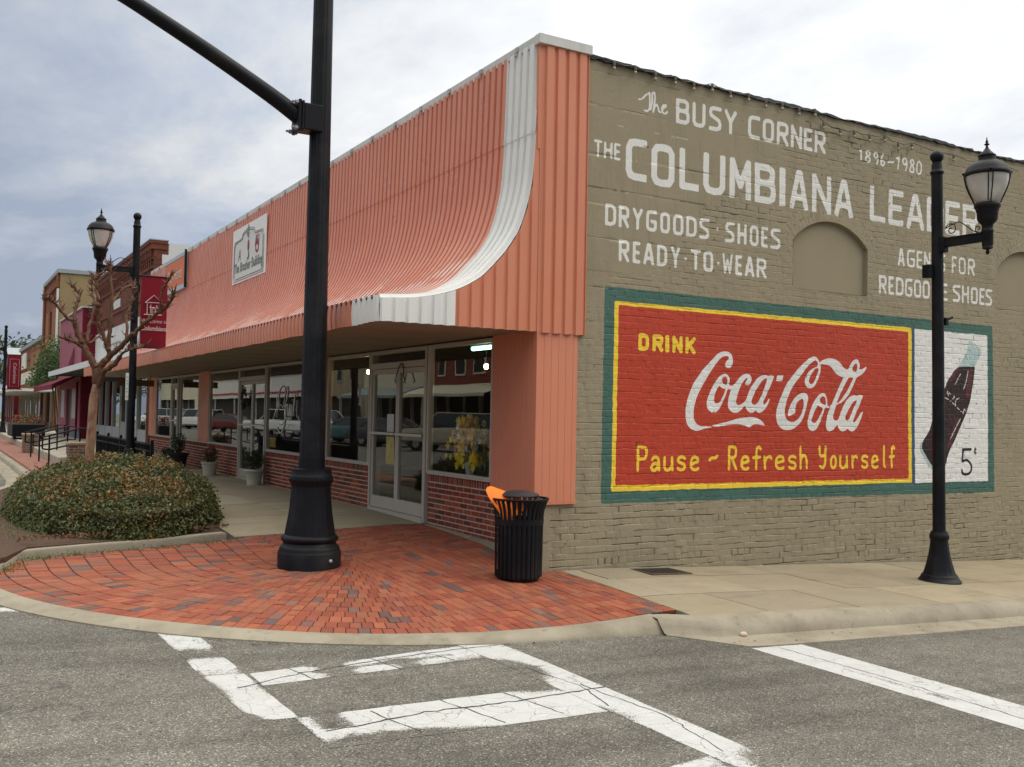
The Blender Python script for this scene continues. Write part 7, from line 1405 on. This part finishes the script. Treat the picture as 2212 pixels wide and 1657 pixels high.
shopfront(b,.5,12.9,.02,-.06,.78,2.62,7,plain('post_grey_white',(.42,.43,.41),.6,.1),plain('bulkhead_grey',(.40,.41,.41),.7,.1))
m=MB(); m.box((-.03,4.15,-.05),(.05,5.35,2.5)); o=m.build('shop_door',plain('door_grey',(.33,.34,.32),.6),b)
m=MB(); m.box((-.036,4.35,1.0),(-.03,5.15,2.3)); m.build('door_glass',M_DARKIN,o)
m=MB()
for k in range(160):
    a=random.uniform(0,6.28); m.col=(.05,.05,.02); r=.26*random.random(); m.add([(-.05,4.75+r*math.cos(a),1.75+r*math.sin(a)),(-.08,4.8+r*math.cos(a),1.72+r*math.sin(a)),(-.06,4.72+r*math.cos(a),1.66+r*math.sin(a))],[(0,1,2)])
q=tag(m.build('door_wreath',plain('wreath_dry',(.09,.05,.025),.9,.4,20)),'brown dried wreath on the grey shop door behind the lamp pole','wreath'); q.location=(0,23.45,0)
t=thing('hanging_sign','dark hanging sign under the white flat canopy end','sign',(-1.0,24.4,2.62)); m=MB(); m.box((-.5,-.02,-.28),(.5,.02,.0)); m.build('board',plain('sign_near_black',(.02,.02,.018),.5),t); m=MB(); m.tube([(-.4,0,0),(-.4,0,.2)],.01,5); m.tube([(.4,0,0),(.4,0,.2)],.01,5); m.build('chain',M_BLK,t)
t=thing('hanging_sign','gold lettered brown hanging sign beneath the far end of the coral canopy','sign',(-.9,20.6,2.22)); m=MB(); m.box((-.5,-.02,-.09),(.5,.02,.09)); m.build('board',plain('sign_brown_gold',(.14,.08,.03),.6,.5,25),t); m=MB(); m.tube([(-.4,0,.08),(-.4,0,.24)],.008,5); m.tube([(.4,0,.08),(.4,0,.24)],.008,5); m.build('chain',M_BLK,t)
# mauve painted shop
b=thing('mauve_shop','mauve painted brick shop with dark red side wall and maroon awning','building',(-.55,35.92,0)); W=8.7
m=MB(); m.box((0,.3,-.1),(.3,3.5,5.75)); m.box((0,5.3,-.1),(.3,W,5.75)); m.box((0,3.5,2.35),(.3,5.3,5.75)); m.build('front_wall',M_MAUVE,b)
m=MB(); m.box((-.004,-.02,-.1),(8,.3,5.72)); m.build('side_wall',M_DKRED,b)
m=MB(); m.box((-.08,-.06,5.75),(.5,W,5.82)); m.build('coping',M_PALE,b); m=MB(); m.add([(0,.3,5.82),(0,W,5.82),(3,W,6.7),(3,.3,6.7)],[(0,1,2,3)]); m.build('roof',M_CAPG,b)
m=MB(); m.box((-.012,-.0,-.1),(.0,3.5,.42)); m.box((-.012,5.3,-.1),(.0,W,.42)); m.build('base_band',plain('base_slate',(.14,.16,.20),.8,.2),b)
m=MB(); m.box((.1,3.5,.0),(.2,5.3,2.35)); m.build('door',plain('door_dark',(.035,.02,.018),.5),b)
for y0 in (1.6,5.9): m=MB(); m.box((-.02,y0,1.0),(.02,y0+1.3,2.32)); m.build('sidelight',plain('sidelight_grey',(.42,.42,.42),.4,.1),b)
m=MB(); m.box((-.08,.9,-.1),(0,1.02,2.6)); m.build('downpipe',M_DKRED,b)
m=MB(); m.add([(-.015,2.6,3.3),(-.015,5.2,3.3),(-.015,5.2,4.25),(-.015,2.6,4.25)],[(0,1,2,3)]); m.build('upper_panel',M_MAUVE,b)
m=MB(); m.add([(-.03,2.7,4.2),(-.03,4.8,3.4),(-.03,2.8,3.4)],[(0,1,2)]); m.build('triangular_mark',plain('maroon_cloth',(.16,.012,.03),.8,.12,3),b)
def awning(b,y0,y1,zb,zt,ot,ob,mat,val=.22):
    m=MB(); k=24; vs=[];fs=[]
    for i in range(k+1):
        y=y0+(y1-y0)*i/k; s=.02*math.sin(i*math.pi/2); vs+=[(0,y,zt),(-ob*.5,y,(zt+zb)/2+.04+s*.2),(-ob,y,zb),(-ob-.01,y,zb-val)]
    for i in range(k):
        for q in range(3): fs.append((i*4+q,i*4+q+1,i*4+q+5,i*4+q+4))
    fs+= [(0,1,2,3),(k*4,k*4+1,k*4+2,k*4+3)]; m.add(vs,fs); return m.build('awning',mat,b)
awning(b,.3,9.0,2.45,2.9,0,1.1,plain('maroon_cloth',(.16,.012,.03),.8,.12,3))
# tall tan building
b=thing('tall_shop','tall narrow orange brick building with tan stuccoed side wall','building',(0,51.4,0)); W=8.6
m=MB(); m.box((0,.02,-.1),(.4,W,9.1)); m.build('front_wall',M_B4,b)
m=MB(); m.box((.02,0,-.1),(22,.3,9.1)); m.box((.4,W-.3,0),(22,W,9.1)); m.box((21.7,.3,0),(22,W,9.1)); m.build('side_wall',M_TAN,b)
m=MB(); m.box((-.12,-.08,9.1),(22,W+.05,9.32)); m.build('coping',M_CAPG,b)
m=MB(); m.box((-.10,.1,-.1),(0,.9,9.1)); m.box((-.10,W-.9,-.1),(0,W,9.1)); m.box((-.10,3.9,-.1),(0,4.7,7.2)); m.box((-.16,.05,8.3),(0,W,8.6)); m.build('pilasters',M_B4,b)
for y0 in (1.3,5.1): m=MB(); m.box((-.006,y0,4.4),(.0,y0+2.2,7.3)); m.build('blind_window',plain('window_board',(.30,.12,.06),.8,.2,2),b)
m=MB(); m.box((-.14,-.02,2.4),(-.02,.12,8.2)); m.build('downpipe',M_PALE,b)
shopfront(b,.3,8.3,-.06,.1,.6,2.4,4,M_PALE,plain('bulkhead_brown',(.12,.07,.05),.7,.1))
# low orange brick row with cream sign band
b=thing('low_brick_shop','low orange brick shop with white sign board and cream band over canopy','building',(0,60.1,0)); W=19
m=MB(); m.box((0,0,2.6),(.4,W,5.85)); m.box((0,0,-.1),(.3,.6,2.6)); m.box((0,W-.6,-.1),(.3,W,2.6)); m.box((.4,0,0),(18,.3,5.6)); m.build('wall',M_B4,b); m=MB(); m.box((-.12,-.06,5.85),(.6,W,6.08)); m.build('coping',M_CAPG,b)
m=MB(); m.box((-.12,12.0,4.35),(-.02,19.5,5.52)); m.build('sign_board',plain('sign_board_white',(.68,.68,.60),.6,.06),b)
m=MB(); m.box((-.05,1.2,4.2),(-.02,8.3,5.3)); m.build('brick_panel',plain('window_board',(.30,.12,.06),.8,.2,2),b)
m=MB(); m.box((-.08,-.1,3.2),(-.0,W,4.05)); m.build('sign_band',M_CREAM,b)
m=MB(); m.box((-2.1,-8.6,2.36),(-.0,W,2.50)); m.build('flat_canopy',plain('canopy_cream',(.60,.60,.56),.6,.08),b)
m=MB()
for y in np.arange(.5,W,3.1): m.tube([(-2.0,y,2.5),(-.05,y,3.7)],.03,5)
m.build('canopy_rods',M_PALE,b)
shopfront(b,.6,18.4,-.02,.1,.5,2.36,8,M_CREAM,plain('bulkhead_brown',(.12,.07,.05),.7,.1))
b=thing('red_gabled_shop','small dark red gabled shop at the far end of the street','building',(-.3,79.5,0)); W=12
m=MB(); m.add([(0,0,-.1),(0,W,-.1),(0,W,4.8),(0,W/2,6.4),(0,0,4.8),(14,0,-.1),(14,W,-.1),(14,W,4.8),(14,W/2,6.4),(14,0,4.8)],[(0,1,2,3,4),(5,6,7,8,9),(0,4,9,5),(1,2,7,6)]); m.build('wall',M_DKRED,b)
m=MB(); m.add([(-.4,-.4,4.75),(-.4,W/2,6.55),(14,W/2,6.55),(14,-.4,4.75),(-.4,W+.4,4.75),(14,W+.4,4.75)],[(0,1,2,3),(1,4,5,2)]); m.build('roof',M_CAPG,b)
shopfront(b,1,11,-.04,.1,.6,2.5,4,M_PALE,M_DKRED)
m=MB(); m.box((-2.0,0,2.6),(0,W,2.75)); m.build('flat_canopy',M_PALE,b)
# climbing plant between mauve and tan buildings
n_=2600; P=np.c_[rng.normal(-.95,.34,n_),rng.normal(46.6,1.0,n_),2.6+np.abs(rng.normal(0,1.1,n_))]; P[:,0]+=(P[:,2]-3)*.22; P=P[(P[:,2]<5.2)&(P[:,1]>44.7)]
C=np.array([(.06,.12,.03),(.09,.16,.04),(.045,.09,.03),(.10,.14,.05)])[rng.integers(0,4,len(P))]
t=leaf_mesh('climbing_plant',P,rng.uniform(.12,.24,len(P)),C,M_LEAF); tag(t,'bushy green climbing plant spilling over the canopy beside the mauve shop','plant')
m=MB()
for k in range(6): m.tube([(-.4+.1*k,46.4,0.1),(-.8+.15*k,46.5+.2*k,4.0)],.04,5)
m.build('stems',plain('stem_brown',(.06,.045,.025),.9),t)
# far trees
def far_tree(label,x,y,h,r,cols,cz=.62,n=3200):
    t=thing('tree',label,'tree',(x,y,-.2),0,'trees at the end of the street'); m=MB(); m.tube([(0,0,0),(.1,.1,h*.3),(-.1,0,h*.6),(.1,0,h*.85)],[.28,.22,.15,.05],8)
    cl=[]
    for k in range(22):
        a=random.uniform(0,6.28); zz=h*random.uniform(.35,.97); q=r*(1-abs(zz/h-cz)*1.3)*random.uniform(.3,1); c=(q*math.cos(a),q*math.sin(a),zz); cl.append(c); m.tube([(0,0,zz*.75),(c[0]*.6,c[1]*.6,zz*.9),c],[.09,.06,.03],5)
    m.build('trunk',plain('far_bark',(.07,.055,.04),.9),t)
    cl=np.array(cl); k=rng.integers(0,len(cl),n); P=cl[k]+rng.normal(size=(n,3))*np.array([r*.17,r*.17,h*.055]); C=np.array(cols)[rng.integers(0,len(cols),n)]*(.55+.8*vnoise(P[:,0]*.7,P[:,2]*.7,3))[:,None]
    leaf_mesh('crown',P,rng.uniform(.35,.75,n),C,M_LEAF,t)
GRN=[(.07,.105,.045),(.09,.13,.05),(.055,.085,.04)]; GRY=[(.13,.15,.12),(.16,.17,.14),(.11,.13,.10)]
far_tree('round green pine rising behind the low brick shop roofs',-1.5,124,11.2,6.5,GRN,.7)
far_tree('darker low tree right of the round green pine, behind the roof slope',6,128,9.6,5.5,GRN,.7)
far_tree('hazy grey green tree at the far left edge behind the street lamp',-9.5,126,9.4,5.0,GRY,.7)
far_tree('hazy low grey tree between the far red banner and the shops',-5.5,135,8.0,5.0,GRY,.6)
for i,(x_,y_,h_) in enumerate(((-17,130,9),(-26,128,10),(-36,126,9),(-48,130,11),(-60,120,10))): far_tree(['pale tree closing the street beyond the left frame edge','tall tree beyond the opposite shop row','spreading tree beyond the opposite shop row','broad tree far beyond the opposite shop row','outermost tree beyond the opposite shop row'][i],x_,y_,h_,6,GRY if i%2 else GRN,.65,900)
# =============== the other side of the street (seen in the shop glass) ===============
m=MB(); m.box((-22,8,-.5),(-17.3,130,-.03),bev=.02); struct(m.build('opposite_sidewalk',M_KERB))
def opp(name,label,y0,y1,h,wall,trim,aw=None,band=None,xf=-19.5):
    b=thing(name,label,'building',(xf,y0,0)); W=y1-y0
    m=MB(); m.box((-.4,0,2.7),(0,W,h)); m.box((-14,0,-.2),(-.4,.3,h-.2)); m.box((-14,W-.3,-.2),(-.4,W,h-.2)); m.box((-.4,0,-.2),(0,.6,2.7)); m.box((-.4,W-.6,-.2),(0,W,2.7)); m.build('wall',wall,b)
    m=MB(); m.box((-14,-.05,h),(.12,W+.05,h+.2)); m.build('coping',trim,b)
    m=MB(); m.box((-.6,.6,-.1),(-.35,W-.6,2.7)); m.build('dark_interior',M_DARKIN,b); m=MB(); m.box((-.3,.6,-.1),(-.12,W-.6,.65)); m.build('bulkhead',wall,b)
    for y in np.linspace(.6,W-.6,6): m=MB(); m.box((-.28,y-.06,.0),(-.1,y+.06,2.7)); m.build('window_post',trim,b)
    if h>5:
        for y in np.linspace(1.5,W-2.7,4): m=MB(); m.box((.0,y,3.7),(.06,y+1.2,5.2)); q=m.build('window',trim,b); m=MB(); m.box((.06,y+.1,3.8),(.07,y+1.1,5.1)); m.build('pane',M_DARKIN,q)
    if band: m=MB(); m.box((0,.0,3.05),(.05,W,3.2)); m.build('stripe_band',band,b)
    if aw:
        m=MB(); m.add([(0,.3,3.2),(2.0,.3,2.6),(2.0,W-.3,2.6),(0,W-.3,3.2)],[(0,1,2,3)]); m.box((1.98,.3,2.45),(2.04,W-.3,2.62)); m.build('awning',aw,b)
M_SEAM=plain('green_grey_metal',(.23,.27,.25),.45,.1,2); M_TANB=brickmat('tan_brick',(.40,.33,.22),(.34,.28,.19),(.25,.21,.15)); M_STRIPE=plain('stripe_red',(.42,.03,.04),.6)
opp('maroon_shop','maroon shop with cream canopy across the street, mirrored in the corner window',33,44,5.4,plain('maroon_wall',(.20,.05,.04),.8,.15),M_CREAM,M_CREAM)
opp('metal_awning_shop','shop with grey metal awning across the street, mirrored in the corner door',44,54,4.6,M_CREAM,M_PALE,M_SEAM)
opp('tan_brick_shop','two storey tan brick building across the street, mirrored beside the big post',54,66,7.4,M_TANB,M_CAPG)
opp('white_striped_shop','white shop with a red stripe across the street, mirrored in the far windows',66,104,4.6,plain('white_wall',(.62,.61,.57),.7,.08),M_PALE,None,M_STRIPE)
opp('cream_shop','cream shop farthest along the opposite side of the street',104,125,5.0,M_CREAM,M_CAPG)
def lamp_like(): pass
GL=plain('car_glass',(.02,.025,.028),.08,.1,3,0,60,.6); TY=plain('tyre_rubber',(.012,.012,.012),.85); RIM=plain('wheel_rim',(.45,.45,.46),.35,.1,5,0,60,.5,.7)
def car(kind,label,loc,rz,col):
    pm=plain('car_paint_%d_%d_%d'%tuple(int(c*99) for c in col),col,.28,.03,2,0,60,.6); t=thing('parked_car',label,'pickup' if kind=='pickup' else 'car',loc,rz,'cars parked across the street')
    if kind=='sedan': S=[(-2.3,.42,.72),(-2.2,.30,.90),(-1.6,.26,.98),(0,.25,.96),(1.1,.26,.93),(2.0,.28,.80),(2.3,.38,.62)]; G=((-1.75,1.15),(-1.0,.25),.95,1.43); 
    elif kind=='suv': S=[(-2.35,.5,.95),(-2.3,.36,1.08),(-1.5,.32,1.1),(0,.32,1.08),(1.1,.32,1.06),(2.0,.36,.98),(2.35,.46,.75)]; G=((-2.28,1.25),(-2.1,.55),1.06,1.76)
    else: S=[(-2.8,.55,1.0),(-2.75,.5,1.12),(-.9,.45,1.13),(-.6,.42,1.13),(.9,.42,1.13),(1.2,.42,1.12),(2.5,.45,1.05),(2.75,.52,.8)]; G=((-.75,1.35),(-.6,.7),1.1,1.82)
    m=MB(); hw=.92; vs=[]
    for (x,zb,zt) in S: vs+=[(x,-hw+.1,zb),(x,-hw,zb+.12),(x,-hw,zt-.22),(x,-hw+.08,zt),(x,hw-.08,zt),(x,hw,zt-.22),(x,hw,zb+.12),(x,hw-.1,zb)]
    n=len(S); fs=[(i*8+k,i*8+(k+1)%8,i*8+8+(k+1)%8,i*8+8+k) for i in range(n-1) for k in range(8)]+[tuple(range(8))[::-1],tuple((n-1)*8+k for k in range(8))]
    m.add(vs,fs); m.build('body',pm,t,smooth=35)
    (b0,b1),(t0,t1),zb,zt=G; m=MB(); hb,ht=.80,.64
    m.add([(b0,-hb,zb),(b1,-hb,zb),(b1,hb,zb),(b0,hb,zb),(t0,-ht,zt-.04),(t1,-ht,zt-.04),(t1,ht,zt-.04),(t0,ht,zt-.04)],[(0,1,5,4),(1,2,6,5),(2,3,7,6),(3,0,4,7),(4,5,6,7)]); m.build('windows',GL,t)
    m=MB(); m.box((t0-.04,-ht-.02,zt-.05),(t1+.04,ht+.02,zt),bev=.03)
    for s in (-1,1):
        for (p,q) in (((b0,hb),(t0,ht)),((b1,hb),(t1,ht)),(((b0+b1)/2,hb),((t0+t1)/2,ht))): m.tube([(p[0],s*(p[1]+.005),zb),(q[0],s*(q[1]+.005),zt-.03)],.035,5)
    m.build('roof',pm,t)
    if kind=='pickup': m=MB(); m.box((-2.68,-.78,.75),(-.85,.78,1.135)); m.build('bed',plain('bed_liner',(.02,.02,.02),.8),t)
    L=S[-1][0]
    for sx in (-1,1):
        for sy in (-1,1):
            Mx=Matrix.Translation((sx*L*.62,sy*.80,.34))@Matrix.Rotation(math.pi/2*(-sy),4,'X'); m=MB(); m.lathe([(.20,-.11),(.32,-.11),(.34,-.08),(.34,.08),(.32,.11),(.20,.11)],20,M=Mx); w=m.build('wheel',TY,t,smooth=40); m=MB(); m.lathe([(.2,.05),(.19,.11),(.05,.12)],14,M=Mx); m.build('rim',RIM,w)
    for sy in (-1,1):
        m=MB(); m.box((L-.12,sy*.62-.16,.62*S[3][2]+.05),(L-.02,sy*.62+.16,.62*S[3][2]+.2),bev=.02); m.build('headlight',plain('lamp_lens',(.7,.7,.66),.15),t); m=MB(); m.box((-L-.01,sy*.7-.1,S[0][2]-.22),(-L+.06,sy*.7+.1,S[0][2]-.02),bev=.01); m.build('taillight',plain('tail_red',(.35,.01,.01),.25),t)
    m=MB(); m.box((L-.08,-.75,.36),(L+.04,.75,.52),bev=.03); m.box((-L-.04,-.75,.40),(-L+.08,.75,.56),bev=.03); m.build('bumper',plain('chrome',(.5,.5,.5),.2,.05,3,0,60,.5,.9),t)
CARS=[('suv','gold sport utility car mirrored in the corner window behind the yellow flowers',30,(.38,.34,.26)),('sedan','dark grey sedan across the street, mirrored in the corner door',36.5,(.06,.06,.07)),('sedan','teal sedan mirrored in the window beside the big black post',42,(.05,.13,.15)),('pickup','white pickup mirrored in the window left of the teal sedan',47.5,(.62,.62,.62)),('pickup','white pickup mirrored in the florist window lettering',55,(.66,.66,.65)),('sedan','maroon sedan across the street, mirrored in the florist left window',68,(.14,.03,.03)),('suv','white sport utility car mirrored in the window past the second pilaster',80,(.66,.66,.66)),('suv','silver sport utility car mirrored in the far end windows',88,(.42,.43,.44)),('suv','white sport utility car farthest along the opposite kerb',98,(.6,.6,.6))]
for i,(k,lab,y_,c) in enumerate(CARS): car(k,lab,(-14.2,y_,-.19),R(180+52) if i%2 else R(52),c)
